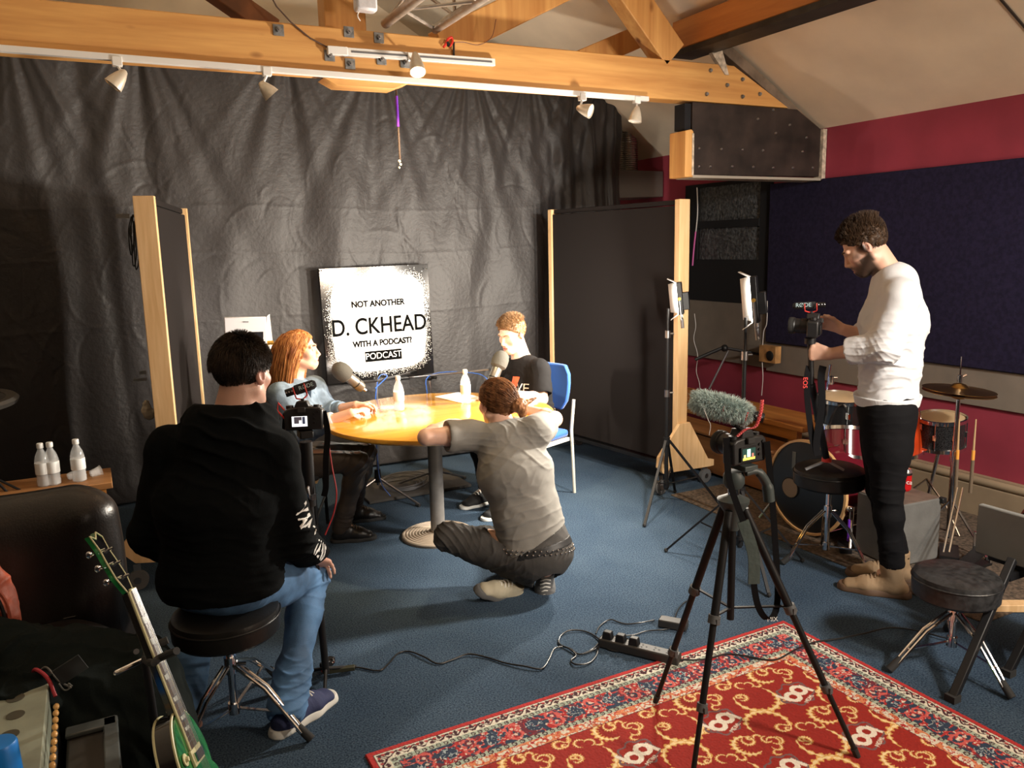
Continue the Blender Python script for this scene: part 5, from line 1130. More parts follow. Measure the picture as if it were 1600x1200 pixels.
# ------------------------------------------------------------------ chairs
def chair(label, c, f, m, mleg, zs=.45, arms=False):
    f = V((*f, 0)).normalized(); l = V((-f.y, f.x, 0)); U = V((0, 0, 1)); C_ = V((*c, 0)); t = thing('stacking_chair', label, 'chair', C_); m3 = Matrix((l, f, U)).transposed()
    MB().box(C_+U*(zs-.025)+f*.01, (.44, .43, .055), m3).build('seat', m, t, bevel=.022)
    MB().box(C_+U*(zs-.06)+f*.01, (.40, .40, .014), m3).build('seat_board', M_pine, t)
    mb = MB(); n_ = 9; vs = []; fs = []
    for s_ in (0, 1):
        for j in range(6):
            for i in range(n_):
                u = (i/(n_-1)-.5)*2; z = j/5; wd = .215-.02*abs(z-.5)*2-(.03 if j in (0, 5) else 0); vs.append(C_-f*(.215+.035*(1-u*u)-s_*.035+z*.05)+l*(u*wd)+U*(zs+.13+z*.30))
    for s_ in (0, 1):
        for j in range(5):
            for i in range(n_-1): a = s_*6*n_+j*n_+i; q4 = (a, a+1, a+n_+1, a+n_); fs.append(q4 if s_ else q4[::-1])
    K = 6*n_
    for j in range(5): fs += [(j*n_, (j+1)*n_, K+(j+1)*n_, K+j*n_), (j*n_+n_-1, K+j*n_+n_-1, K+(j+1)*n_+n_-1, (j+1)*n_+n_-1)]
    for i in range(n_-1): fs += [(i, K+i, K+i+1, i+1), (5*n_+i, 5*n_+i+1, K+5*n_+i+1, K+5*n_+i)]
    mb.add(vs, fs); mb.build('backrest', m, t, bevel=.010)
    for s_ in (-1, 1):
        MB().cyl(C_+l*(s_*.22)+f*.20+U*.0, C_+l*(s_*.22)+f*.19+U*(zs+.0), .011, n=12).build('leg', mleg, t); MB().tube([C_+l*(s_*.235)-f*.235, C_+l*(s_*.23)-f*.215+U*zs, C_+l*(s_*.23)-f*.245+U*(zs+.20)], .0115, 12).build('leg', mleg, t)
        MB().bar(C_+l*(s_*.215)+f*.18+U*(zs-.065), C_+l*(s_*.215)-f*.20+U*(zs-.065), .022, .022).build('side_rail', mleg, t)
    MB().cyl(C_+l*.22+f*.195+U*.18, C_-l*.22+f*.195+U*.18, .008, n=10).build('stretcher', mleg, t)
    return t
chair('blue padded chair with cream metal legs under the man in the T-shirt', (2.50, 4.63), (-.93, -.36), mat('blue_upholstery', (.02, .10, .42), .85, sheen=.2, bump=(250, .3, .002)), mat('cream_metal', (.62, .60, .52), .4))
chair('dark chair under the woman in the denim shirt', (.90, 4.64), (.93, -.36), mat('charcoal_upholstery', (.02, .02, .022), .9), M_blackm)
# ------------------------------------------------------------------ cameras and tripods
def dslr(label, c, fwd, up=(0, 0, 1), k=1.0, screen='table', mic=None, miclen=.14, strap=None, fluffy=False):
    """c centre of body, fwd where the lens points; mic: True adds a shotgun microphone on the shoe"""
    f = V(fwd).normalized(); X = f.cross(V(up)).normalized(); U = X.cross(f); c = V(c); t = thing('camera', label, 'camera', c); m3 = Matrix((X, f, U)).transposed()
    T = lambda x, y, z: c+X*(x*k)+f*(y*k)+U*(z*k); M_b = mat('camera_black', (.014, .014, .015), .42, bump=(300, .25, .001))
    mb = MB(); mb.prism([(-.068, -.046), (.070, -.046), (.072, .026), (.060, .036), (.030, .040), (-.030, .040), (-.055, .036), (-.070, .026)], T(0, -.024, 0), X*k, U*k, f*(.050*k)); bd = mb.build('body', M_b, t, bevel=.006)
    MB().box(T(.056, .036, -.006), (.030*k, .040*k, .074*k), m3).build('grip', M_rubber, bd, bevel=.01)
    MB().prism([(-.030, 0), (.030, 0), (.018, .026), (-.018, .026)], T(-.004, -.02, .036), X*k, U*k, f*(.055*k)).build('prism_hump', M_b, t, bevel=.004)
    MB().box(T(-.004, -.029, .030), (.030*k, .014*k, .020*k), m3).build('eyepiece', M_rubber, t, bevel=.003)
    MB().lathe([(0, .02), (.034, .021), (.036, .03), (.036, .06), (.034, .062), (.034, .085), (.038, .09), (.038, .115), (.033, .116), (.030, .105), (0, .10)], c, f, 28).build('lens', M_b, t) if k == 1 else MB().lathe([(r_*k, z*k) for r_, z in [(0, .02), (.034, .021), (.036, .03), (.036, .06), (.034, .062), (.034, .085), (.038, .09), (.038, .115), (.033, .116), (.030, .105), (0, .10)]], c, f, 28).build('lens', M_b, t)
    MB().lathe([(.0385*k, .094*k), (.0395*k, .098*k), (.0395*k, .108*k), (.0385*k, .112*k)], c, f, 28).build('focus_ring', M_rubber, t)
    sc_ = MB().box(T(-.012, -.0285, -.012), (.066*k, .006*k, .046*k), m3).build('screen', M_black, t, bevel=.001)
    def quad(x0, z0, x1, z1, col, e, y=-.0322):
        nm = 'screen_%s' % '_'.join('%02d' % int(v*99) for v in col); MB().add([T(x0, y, z0), T(x1, y, z0), T(x1, y, z1), T(x0, y, z1)], [(0, 1, 2, 3)]).build('picture', mat(nm, col, .3, emit=(col, e)), sc_)
    if screen == 'table':
        quad(-.040, -.031, .016, .007, (.02, .06, .05), .6); quad(-.020, -.020, -.006, .004, (.55, .95, .80), 2.0, -.0326); quad(-.038, -.030, .014, -.022, (.85, .70, .10), 1.2, -.0326); quad(-.034, -.024, -.026, -.012, (.9, .7, .3), 1.0, -.0327); quad(.000, -.024, .008, -.010, (.5, .2, .15), .8, -.0327)
    elif screen == 'bright':
        quad(-.040, -.031, .016, .007, (.80, .82, .85), 1.5); quad(-.032, -.020, -.004, .005, (.10, .09, .11), .5, -.0326); quad(-.002, -.022, .008, .005, (.06, .07, .12), .5, -.0326); quad(-.014, -.024, -.006, -.008, (.9, .88, .85), 1.6, -.0328)
    for x, z in ((.040, .012), (.040, -.004), (.040, -.020), (.054, .020)): MB().cyl(T(x, -.024, z), T(x, -.028, z), .0045*k, n=12).build('button', M_black, t)
    MB().cyl(T(.048, 0, .036), T(.048, 0, .046), .012*k, n=16).cyl(T(-.050, 0, .034), T(-.050, 0, .046), .014*k, n=16).build('dials', M_b, t)
    MB().cyl(T(.058, .032, .034), T(.058, .032, .041), .007*k, n=12).build('shutter_button', M_steel, t)
    return t, T, X, f, U
M_redc = mat('red_mount', (.75, .06, .05), .4)
def shotgun(label, a, b, foot, r_=.021, tx='RØDE', viewdir=None, furry=False, tsize=.026):
    a = V(a); b = V(b); d = (b-a).normalized(); L = (b-a).length; t = thing('shotgun_microphone', label, 'microphone', a); u, w_, _ = basis(d); foot = V(foot)
    dn = (foot-(a+b)/2); dn = (dn-d*dn.dot(d)).normalized(); sd = d.cross(dn)
    if not furry: MB().lathe([(0, 0), (r_*.6, .002), (r_*.95, .012), (r_, .03), (r_, L*.68), (r_*.9, L*.70)], a, d, 24).build('foam', mat('black_foam', (.016, .016, .018), .95), t)
    MB().lathe([(0, L*.66), (r_*.75, L*.67), (r_*.78, L*.96), (r_*.7, L), (0, L)], a, d, 20).build('barrel', M_black, t)
    for q_2 in (.76, .86, .94): MB().ball(a+d*(L*q_2)+(V(viewdir) if viewdir else u).normalized()*(r_*.72), .004, 8).build('button', M_steel, t)
    for q_2 in (.38, .74):
        p = a+d*(L*q_2); hoop = [p+dn*(r_*1.6*math.cos(x))+sd*(r_*1.5*math.sin(x)) for x in [i*math.pi/8 for i in range(-5, 6)]]; MB().tube(hoop, .0022, 6).build('shock_mount', M_redc, t)
    MB().tube(bez([a+d*(L*.38)+dn*(r_*1.6), a+d*(L*.56)+dn*(r_*2.1), a+d*(L*.74)+dn*(r_*1.6)]), .003, 6).build('shock_mount', M_redc, t); MB().cyl(a+d*(L*.56)+dn*(r_*2.0), foot, .007, n=10).build('foot', M_black, t)
    if tx and viewdir:
        vd = V(viewdir).normalized(); vd = (vd-d*vd.dot(d)).normalized(); p = a+d*(L*.34)+vd*(r_+.0008); xdir = d if d.dot(RT) > 0 else -d; text('lettering', tx, tsize, mat('pale_lettering', (.45, .62, .68), .5), p, frame(xdir, vd), t, depth=.0003)
    return t
def leg3(C_, F_, t, r=(.0135, .011, .0085), br=.45):
    d = F_-C_; L = d.length; l = MB().cyl(C_, C_+d*.40, r[0], n=12).build('leg', M_blackm, t)
    for a, b, rr in ((.38, .72, r[1]), (.70, .985, r[2])): MB().cyl(C_+d*a, C_+d*b, rr, n=12).build('leg_section', M_blackm, l)
    for a, rr in ((.40, r[0]), (.72, r[1])): MB().cyl(C_+d*(a-.018), C_+d*(a+.012), rr+.006, n=12).box(C_+d*a+V((0, -.012, 0)), (.012, .018, .02)).build('flip_lock', mat('grey_lock', (.09, .095, .10), .5), l)
    MB().cyl(C_+d*.965, F_, .012, .010, n=10).build('rubber_foot', M_rubber, l); return l
# centre tripod with the camera filming the table
CT = V((1.76, 1.86, 0)); t = thing('tripod', 'tall black camera tripod standing on the red rug', 'tripod', CT)
zc = over(1155, 785, CT.x, CT.y).z; apex = V((CT.x, CT.y, zc))
for f in (atz(1024, 1100, .0), atz(1340, 1186, 0), atz(1080, 1232, 0)):
    f = V((f.x, f.y, .008)); dd = (V((f.x, f.y, 0))-CT).normalized(); leg3(apex+dd*.035+V((0, 0, -.02)), f, t); MB().bar(CT+V((0, 0, zc-.36)), (apex+dd*.035)*.60+f*.40, .010, .005).build('brace', M_blackm, t)
MB().cyl(CT+V((0, 0, zc-.40)), CT+V((0, 0, zc+.10)), .012, n=14).build('centre_column', M_blackm, t)
M_gg = mat('grey_green_plastic', (.04, .052, .052), .5)
MB().lathe([(.020, -.09), (.030, -.03), (.050, .0), (.052, .012), (.035, .02), (.015, .03)], apex, (0, 0, 1), 20).build('shoulder', M_gg, t); MB().cyl(apex+V((0, 0, .02)), apex+V((0, 0, .05)), .018, n=16).ball(apex+V((0, 0, .05)), .016, 12).build('ball_joint', M_chrome, t)
cc = over(1163, 700, CT.x, CT.y); cf = V((1.72, 4.3, .95))-cc; cf.z *= .6; cfn = cf.normalized()
MB().lathe([(.024, 0), (.034, .015), (.034, .04), (.028, .055)], apex+V((0, 0, .05)), (0, 0, 1), 20).build('pan_head', M_gg, t); MB().box(cc+V((0, 0, -.060)), (.055, .07, .018)).build('quick_release', M_gg, t, bevel=.003)
h0 = cc+V((0, 0, -.075)); MB().tube(bez([h0+V((-.01, -.02, 0)), h0+V((.03, -.03, .0)), h0+RT*.075+V((0, 0, -.045)), h0+RT*.085+V((0, 0, -.10))]), [.011]*9+[.015]*8+[.018]*8, 12).build('pan_handle', M_gg, t)
cam1, T, X, f_, U = dslr('black camera with a lit screen on the tall tripod in the foreground', cc, cfn, screen='table')
a = over(1100, 628, CT.x, CT.y)+cfn*.05; b = over(1186, 652, CT.x, CT.y)-cfn*.02; d = (b-a).normalized()
sg = shotgun('grey fluffy-covered microphone on top of the tripod camera', a+d*.02, b, T(0, 0, .055), furry=True, tx=None, viewdir=-FW)
def fluff():
    n_ = 5200; rs = np.random.RandomState(2); L = (b-a).length*.80; tt = rs.rand(n_); th = rs.rand(n_)*2*math.pi; u, w_, _ = basis(d); u, w_ = A(*u), A(*w_); rr = .024*np.sqrt(np.clip(1-(np.abs(tt-.5)*2)**4, .05, 1))
    P = A(*a)+A(*d)*(tt*L)[:, None]+(u*np.cos(th)[:, None]+w_*np.sin(th)[:, None])*rr[:, None]; N_ = (u*np.cos(th)[:, None]+w_*np.sin(th)[:, None])+A(*d)*((tt-.5)*1.4)[:, None]; N_ /= np.linalg.norm(N_, axis=1, keepdims=True)
    ms = [strands('f', P, N_, .022, None, None, .0011, 4, .12, .5, 3)]; s = Sdf(); s.cone(A(*a)+A(*d)*.015, A(*a)+A(*d)*(L-.015), .026, .026); ms.append(s.mesh(.004)); vs, fs = merge(*ms)
    nmesh('fur_cover', vs, fs, mat('grey_green_fur', (.42, .54, .54), .9, var=(60, .35), base2=(.80, .95, .94)), sg)
fluff()
cp = over(1165, 640, CT.x, CT.y); coil = []
pth = bez([over(1172, 622, CT.x, CT.y)-cfn*.05, over(1166, 640, CT.x, CT.y)-cfn*.06, over(1162, 662, CT.x, CT.y)-cfn*.05, over(1150, 668, CT.x, CT.y)-cfn*.04, over(1140, 680, CT.x, CT.y)-cfn*.03], 50)
for i, p in enumerate(pth): a_ = i*1.15; coil.append(p+RT*(.0042*math.cos(a_))+FW*(.0042*math.sin(a_)))
MB().tube(coil, .0022, 5).build('coiled_lead', mat('coral_lead', (.80, .12, .13), .4), sg)
st = [over(*p, CT.x, CT.y)+V(o) for p, o in (((1132, 680), (-.02, -.03, 0)), ((1130, 740), (-.03, -.06, 0)), ((1137, 800), (-.02, -.09, 0)), ((1142, 850), (0, -.10, 0)), ((1143, 895), (0, -.10, 0)), ((1150, 930), (.0, -.10, 0)), ((1170, 952), (.0, -.08, 0)), ((1192, 951), (.0, -.05, 0)), ((1208, 925), (.0, -.02, 0)), ((1212, 860), (.0, .0, 0)), ((1205, 760), (.0, 0, 0)), ((1198, 690), (.0, 0, 0)))]
sp = bez(st, 6); o_ = MB().ribbon(sp, .020, .002, RT).build('strap', mat('strap_black', (.006, .006, .007), .9, spec=.1), cam1)
MB().ribbon(bez(st[2:5], 6), .036, .006, RT).build('strap_pad', mat('strap_pad_green', (.055, .075, .07), .6, bump=(30, .6, .006)), cam1)
p = over(1181, 953, CT.x, CT.y)+V((.0, -.068, -.001)); text('strap_lettering', 'MIX', .020, mat('white_print', (.78, .78, .76), .6), p-FW*.012, frame(RT*1+V((0, 0, .08)), -FW), cam1, depth=.0004)
# camera on the stabiliser near the woman
CM = V((.675, 2.95, 0)); cc = over(475, 652, CM.x, CM.y); t = thing('monopod', 'black monopod carrying the camera beside the seated man', 'monopod', CM)
MB().cyl(over(478, 690, CM.x, CM.y), over(484, 790, CM.x, CM.y), .024, n=16).build('upper_tube', M_blackm, t); MB().cyl(over(484, 790, CM.x, CM.y), V((CM.x, CM.y, .03)), .014, n=14).build('lower_tube', M_blackm, t)
MB().ring(over(486, 768, CM.x, CM.y)-FW*.01, RT+V((0, 0, .2)), .026, .006).build('ring', M_steel, t); MB().box(over(493, 775, CM.x, CM.y)-FW*.03, (.018, .006, .022)).build('buckle', M_chrome, t)
MB().box(cc+V((0, 0, -.062)), (.05, .06, .03)).build('head_plate', M_black, t, bevel=.004)
for k in range(3): a_ = 2.1*k+.2; MB().cyl(CM+V((0, 0, .05)), CM+V((.13*math.cos(a_), .13*math.sin(a_), .008)), .007, n=8).build('foot', M_blackm, t)
wf = V((1.35, 4.75, .85))-cc
cam2, T, X, f_, U = dslr('black camera with a small lit screen on the monopod beside the denim shirt', cc, wf.normalized(), k=1.0, screen='bright')
vd = -FW; a = over(492, 600, CM.x, CM.y)+f_*.04; b = over(446, 615, CM.x, CM.y)-f_*.0
shotgun('black foam microphone with red mount on the monopod camera', a, b, T(0, 0, .055), .019, 'RØDE', vd, tsize=.021)
MB().ribbon(bez([T(.072, 0, .02), T(.085, -.01, -.06), T(.075, -.02, -.16), T(.07, -.02, -.26), T(.06, -.01, -.30)]), .022, .002, X).build('strap', MATS['strap_black'], cam2)
MB().ribbon(bez([T(-.07, 0, .02), T(-.075, -.01, -.05), T(-.06, -.01, -.13), T(-.02, -.02, -.19)]), .010, .002, X).build('strap', MATS['strap_black'], cam2)
tag(MB().tube(bez([T(.075, .04, -.05), T(.088, .05, -.20), T(.10, .05, -.30), T(.085, .05, -.38), T(.05, .04, -.46)]), .0028, 6).build('red_lead', mat('red_lead', (.35, .02, .02), .5)), 'thin red lead hanging below the monopod camera', 'cable')
MB().tube([T(-.068, -.01, .03), T(-.088, -.02, .06), T(-.092, -.02, .03), T(-.07, -.01, .0)], .0035, 8).build('red_strap_end', M_redc, cam2)
# the standing man's camera and monopod on the drum stool
HB = (3.02, 2.60); Q = lambda x, y, o=0: pp(HB, x, y, o); aw, lf = hp(HB)
cc = Q(1273, 510); cam3, T, X, f_, U = dslr('dark camera held level by the standing man', cc, lf*1.0+aw*.12+V((0, 0, .02)), screen=None)
shotgun('black microphone with red mount on the standing man\'s camera', Q(1238, 478), Q(1290, 476), T(0, 0, .05), .016, 'RØDE', -FW, tsize=.026)
t = thing('monopod', 'black monopod held upright by the standing man, resting on the drum stool', 'monopod', V((3.10, 2.68, .56)))
foot = V((3.165, 2.70, .54)); MB().cyl(Q(1266, 535), Q(1268, 600), .013, n=14).build('grip_tube', M_blackm, t); MB().cyl(Q(1268, 600), foot+V((0, 0, .05)), .017, n=14).build('tube', M_blackm, t); MB().cyl(Q(1266, 528), Q(1266, 537), .026, n=16).build('head_plate', M_black, t)
MB().cyl(foot+V((0, 0, .045)), foot+V((0, 0, .065)), .024, n=14).build('red_collar', M_redc, t)
for dx, dy in ((-.09, .05), (.055, -.06), (.02, .07)): MB().bar(foot+V((0, 0, .05)), foot+V((dx, dy, .006)), .014, .010).build('foot', mat('grey_foot', (.28, .29, .31), .4, .4), t)
for sd, w0 in ((-1, .028), (1, .034)):
    x0 = 1262 if sd < 0 else 1284; MB().ribbon(bez([Q(x0+2, 572, -.0), Q(x0-1, 590, -.02), Q(x0, 630, -.02), Q(x0+8*-sd, 690, -.02), Q(1278, 712, -.02)]), w0, .0025, RT).build('strap', MATS['strap_black'], cam3)
text('strap_lettering', 'EOS', .030, mat('red_print', (.80, .05, .04), .5), Q(1258, 598, -.05), frame(V((0, 0, -1)), -FW), cam3, depth=.0004)

# ------------------------------------------------------------------ drum stools
def stool(label, c, feet, zt, r_=.165, th=.10, seatm=None, zc=.0):
    t = thing('drum_stool', label, 'stool', (*c, 0)); C_ = V((*c, 0)); U = V((0, 0, 1)); sm = seatm or mat('black_vinyl', (.009, .0085, .0085), .38, spec=.35, bump=(60, .25, .003))
    s_ = MB().lathe([(0, zt-th), (r_-.012, zt-th), (r_, zt-th+.012), (r_+.002, zt-.035), (r_-.004, zt-.012), (r_-.03, zt), (0, zt+.004)], C_, n=48).build('seat', sm, t); MB().ring(C_+U*(zt-.030), (0, 0, 1), r_+.002, .0035, 48, 6).build('piping', sm, s_)
    MB().cyl(C_+U*.10, C_+U*(zt-th), .0135, n=16).build('post', M_chrome, t); MB().cyl(C_+U*(zt-th-.02), C_+U*(zt-th), .05, n=16).build('seat_plate', M_black, t)
    zh = zt*.50+.03; MB().cyl(C_+U*(zh-.03), C_+U*(zh+.03), .021, n=16).cyl(C_+U*zh, C_+U*zh+V((.05, -.02, 0)), .006, n=8).build('collar', M_chrome, t); MB().cyl(C_+U*.09, C_+U*.13, .020, n=16).build('lower_collar', M_chrome, t)
    for f in feet:
        F_ = V((*f, .02)); d = (F_-C_); dh = V((d.x, d.y, 0)).normalized(); sd = V((-dh.y, dh.x, 0)); kn = C_+dh*(.45*(V((d.x, d.y, 0)).length))+U*(zh*.72)
        mb = MB()
        for s2 in (-1, 1): mb.tube([C_+dh*.02+sd*(s2*.012)+U*zh, kn+sd*(s2*.012), F_-dh*.03+sd*(s2*.010)+U*.02], .006, 8)
        l = mb.build('leg', M_chrome, t); MB().cyl(F_-dh*.045+U*.035, F_+U*-.008, .014, .016, n=12).build('rubber_foot', M_rubber, l)
        m_ = (kn+F_)/2; MB().bar(C_+U*.11, m_, .012, .004).build('brace', M_chrome, t)
    return t
z1 = .485
stool('drum stool with a round black seat under the man in the hooded top', (.30, 2.74), [tuple(atz(487, 1160, 0))[:2], (.08, 2.60), (.50, 3.08)], z1, .178, .095)
stool('black topped drum stool in front of the bass drum, carrying the monopod', (3.25, 2.75), [(3.07, 2.87), (3.36, 2.55), (3.46, 2.95)], .535, .175, .10)
stool('low black drum stool at the right beside the red rug', (2.86, 1.80), [(2.62, 1.89), (2.83, 1.54), (3.12, 1.99)], .40, .155, .105, mat('worn_black_vinyl', (.018, .018, .019), .4, var=(40, .5), bump=(25, .5, .006)))

# ------------------------------------------------------------------ drum kit
M_hoop = mat('maple_hoop', (.62, .38, .17), .35); M_maroon = mat('maroon_lacquer', (.12, .008, .016), .15, coat=.6); M_spark = mat('black_sparkle', (.03, .03, .032), .25, .4, var=(220, .9)); M_orange = mat('orange_lacquer', (.75, .075, .015), .25, coat=.4)
M_skin_d = mat('drum_head_tan', (.62, .45, .26), .5); M_bhead = mat('black_drum_head', (.010, .011, .012), .35)
def drum(name, label, c, ax, r_, h, shell, headm, hoopm=None, lugs=6, hr=.010, cat='drum', extra=None):
    t = thing(name, label, cat, c); c = V(c); ax = V(ax).normalized(); hoopm = hoopm or M_chrome; u, w_, _ = basis(ax)
    MB().lathe([(r_, -h/2), (r_, h/2)], c, ax, 40).build('shell', shell, t)
    for s_ in (-1, 1):
        MB().lathe([(0, s_*(h/2+.002)), (r_*.92, s_*(h/2+.003)), (r_-.001, s_*(h/2))], c, ax, 40).build('drum_head', headm, t); MB().lathe([(r_, s_*(h/2-.012)), (r_+hr, s_*(h/2-.012)), (r_+hr, s_*(h/2+.008)), (r_+.001, s_*(h/2+.010)), (r_, s_*(h/2-.012))], c, ax, 40).build('hoop', hoopm, t)
    for k in range(lugs):
        a_ = 2*math.pi*(k+.5)/lugs; p = c+(u*math.cos(a_)+w_*math.sin(a_))*(r_+hr*.7); MB().cyl(p-ax*(h/2), p+ax*(h/2), .0035, n=6).box(p, (.018, .018, .03)).build('lug', M_chrome, t)
    return t
BD = V((3.50, 3.12, .285)); ax = V((-1, -.02, 0)); bdt = drum('bass_drum', 'large maroon bass drum with black front head and maple hoops', BD-ax*.20, ax, .262, .40, M_maroon, M_bhead, M_hoop, 8, .014)
MB().lathe([(.056, 0), (.060, .003), (.064, .0)], BD+V((-.008, .11, -.03)), ax, 24).build('port_ring', M_black, bdt); MB().lathe([(0, 0), (.056, 0), (.056, .001), (0, .001)], BD+V((-.010, .11, -.03)), ax, 24).build('port_hole', mat('port_tan', (.22, .17, .12), .8), bdt)
MB().box(BD+V((-.008, .09, .14)), (.004, .022, .10)).build('sticker', mat('grey_sticker', (.12, .13, .12), .6), bdt)
for s_ in (-1, 1): MB().cyl(BD+V((.1, s_*.24, -.05)), BD+V((-.02, s_*.33, -.275)), .008, n=8).build('spur', M_chrome, bdt)
def kstand(label, c, top, name='drum_hardware'):
    t = thing(name, label, 'drum hardware', (*c, 0)); C_ = V((*c, 0)); MB().cyl(C_+V((0, 0, .06)), V(top), .011, n=12).build('tube', M_chrome, t)
    for k in range(3):
        a_ = 2.1*k+.4; MB().tube([C_+V((0, 0, .28)), C_+V((.14*math.cos(a_), .14*math.sin(a_), .16)), C_+V((.24*math.cos(a_), .24*math.sin(a_), .012))], .006, 8).build('leg', M_chrome, t)
    return t
D = lambda px, py, x, y: over(px, py, x, y)
p = D(1312, 640, 3.85, 3.30); drum('rack_tom', 'black shelled tom drum with a tan head behind the standing man', p, (-.05, -.10, 1), .130, .15, mat('black_lacquer', (.012, .012, .013), .15, coat=.5), M_skin_d); kstand('chrome stand of the black tom drum', (3.85, 3.30), p+V((0, 0, -.08)))
p = D(1314, 692, 3.70, 3.12); drum('maroon_tom', 'maroon tom drum lying on top of the bass drum', V((3.74, 3.08, p.z-.01)), (.30, .30, 1), .125, .17, M_maroon, M_bhead); MB().cyl((3.72, 3.12, .50), (3.72, 3.12, .60), .014).build('tom_post', M_chrome, bdt)
p = D(1399, 668, 4.00, 3.03); drum('orange_tom', 'bright orange floor tom seen past the standing man\'s hip', p+V((.0, .0, .0)), (-.20, .05, 1), .13, .30, M_orange, M_skin_d)
kstand('chrome stand under the orange drum', (4.02, 3.04), p+V((0, 0, -.17)))
p = D(1470, 674, 4.22, 2.86); drum('snare_drum', 'dark sparkle drum with a tan head beside the hi-hat', p, (-.10, -.05, 1), .125, .17, M_spark, M_skin_d, lugs=8); kstand('chrome stand under the sparkle drum', (4.22, 2.88), p+V((0, 0, -.09)))
t = thing('cymbal_stand', 'thin chrome cymbal stand rod rising behind the black tom drum', 'drum hardware', (3.95, 3.47)); q = lambda y: over(1298, y, 3.95, 3.47)
MB().cyl(V((3.95, 3.47, .02)), q(570), .008, n=10).build('rod', M_chrome, t); MB().cyl(q(600), q(588), .018, n=12).cyl(q(590), q(590)+RT*.04, .007, n=8).build('wing_clutch', M_chrome, t)
for k in range(3): a_ = 2.1*k; MB().cyl((3.95, 3.47, .25), (3.95+.25*math.cos(a_), 3.47+.25*math.sin(a_), .012), .007, n=8).build('leg', M_chrome, t)
# hi-hat
HH = V((4.03, 2.60, 0)); t = thing('hi_hat', 'hi-hat stand with bronze cymbals at the right', 'hi-hat', HH); M_br = mat('bronze', (.60, .36, .10), .28, 1, bump=(14, .15, .004), stretch=(1, 1, 1))
zc_ = over(1513, 612, HH.x, HH.y).z
for dz, sg_ in ((.012, 1), (-.004, -1)): MB().lathe([(.006, .036*sg_), (.03, .030*sg_), (.045, .014*sg_), (.10, .008*sg_), (.178, 0), (.178, -.0015*sg_), (.10, .006*sg_), (.045, .012*sg_), (.006, .033*sg_)], HH+V((0, 0, zc_+dz)), (.05, -.05, 1), 56).build('cymbal', M_br, t)
MB().cyl(HH+V((0, 0, zc_)), HH+V((0, 0, zc_+.19)), .004, n=8).build('pull_rod', M_chrome, t); MB().cyl(HH+V((0, 0, zc_+.05)), HH+V((0, 0, zc_+.09)), .014, n=12).cyl(HH+V((0, 0, zc_+.075)), HH+V((.035, -.01, zc_+.09)), .007, n=8).build('clutch', M_chrome, t)
MB().lathe([(.0, -.035), (.022, -.03), (.034, -.012), (.034, -.008), (0, -.006)], HH+V((0, 0, zc_)), n=20).build('seat_cup', M_black, t)
MB().cyl(HH+V((0, 0, .36)), HH+V((0, 0, zc_-.02)), .011, n=14).build('upper_tube', M_chrome, t); MB().cyl(HH+V((0, 0, .05)), HH+V((0, 0, .50)), .015, n=14).build('lower_tube', M_chrome, t); MB().cyl(HH+V((0, 0, .48)), HH+V((0, 0, .54)), .021, n=14).build('collar', M_chrome, t)
for a_ in (.6, 2.7, 4.6):
    e = V((math.cos(a_)*.24, math.sin(a_)*.24, .012)); l = MB().bar(HH+V((0, 0, .27)), HH+e, .014, .006).build('leg', M_chrome, t); MB().ball(HH+e, .013, 8).build('rubber_foot', M_rubber, l)
MB().box(HH+V((-.14, -.10, .03)), (.20, .09, .015), Matrix.Rotation(R(35), 3, 'Z')).build('footboard', M_blackm, t)
for px0, px1, y0, y1, nm in ((1499, 1493, 655, 768, 'a'), (1525, 1516, 655, 770, 'b')):
    tt = thing('drum_brush', 'wooden drumstick with yellow grip tape standing %s the hi-hat pole' % ('left of' if nm == 'a' else 'right of'), 'drumstick', over(px1, y1, HH.x-.03, HH.y-.05)); a = over(px0, y0, HH.x-.03, HH.y-.05); b = over(px1, y1, HH.x-.03, HH.y-.05); d = b-a
    MB().cyl(a, a+d*.45, .0035, .006, n=10).build('stick', mat('stick_wood', (.50, .34, .18), .5), tt); MB().cyl(a+d*.42, a+d*.58, .0085, n=10).build('grip_tape', mat('yellow_tape', (.80, .36, .06), .5), tt); MB().cyl(a+d*.55, b, .009, n=10).build('handle', mat('dark_holder', (.16, .12, .08), .5), tt)
# pair of chrome prongs leaning before the hi-hat
t = thing('folded_stand_legs', 'pair of thin chrome prongs leaning in front of the hi-hat', 'drum hardware', over(1483, 862, 3.75, 2.40))
for x0, x1 in ((1496, 1474), (1504, 1483)): MB().cyl(over(x0, 762, 3.86, 2.50), over(x1, 863, 3.66, 2.33), .0045, n=8).build('prong', M_chrome, t)
t = thing('drum_pedal', 'black and chrome drum pedal on the floor under the hi-hat', 'drum pedal', (3.98, 2.38, 0)); P0 = V((3.86, 2.36, 0))
MB().bb(P0+V((-.06, -.05, .006)), P0+V((.10, .05, .022))).build('base_plate', M_blackm, t); MB().bar(P0+V((-.05, 0, .03)), P0+V((.09, .0, .08)), .07, .008).build('footboard', M_blackm, t)
for s_ in (-1, 1): MB().cyl(P0+V((.09, s_*.045, .02)), P0+V((.09, s_*.045, .16)), .007).build('upright', M_chrome, t)
MB().cyl(P0+V((.09, -.05, .15)), P0+V((.09, .05, .15)), .006).build('axle', M_chrome, t)
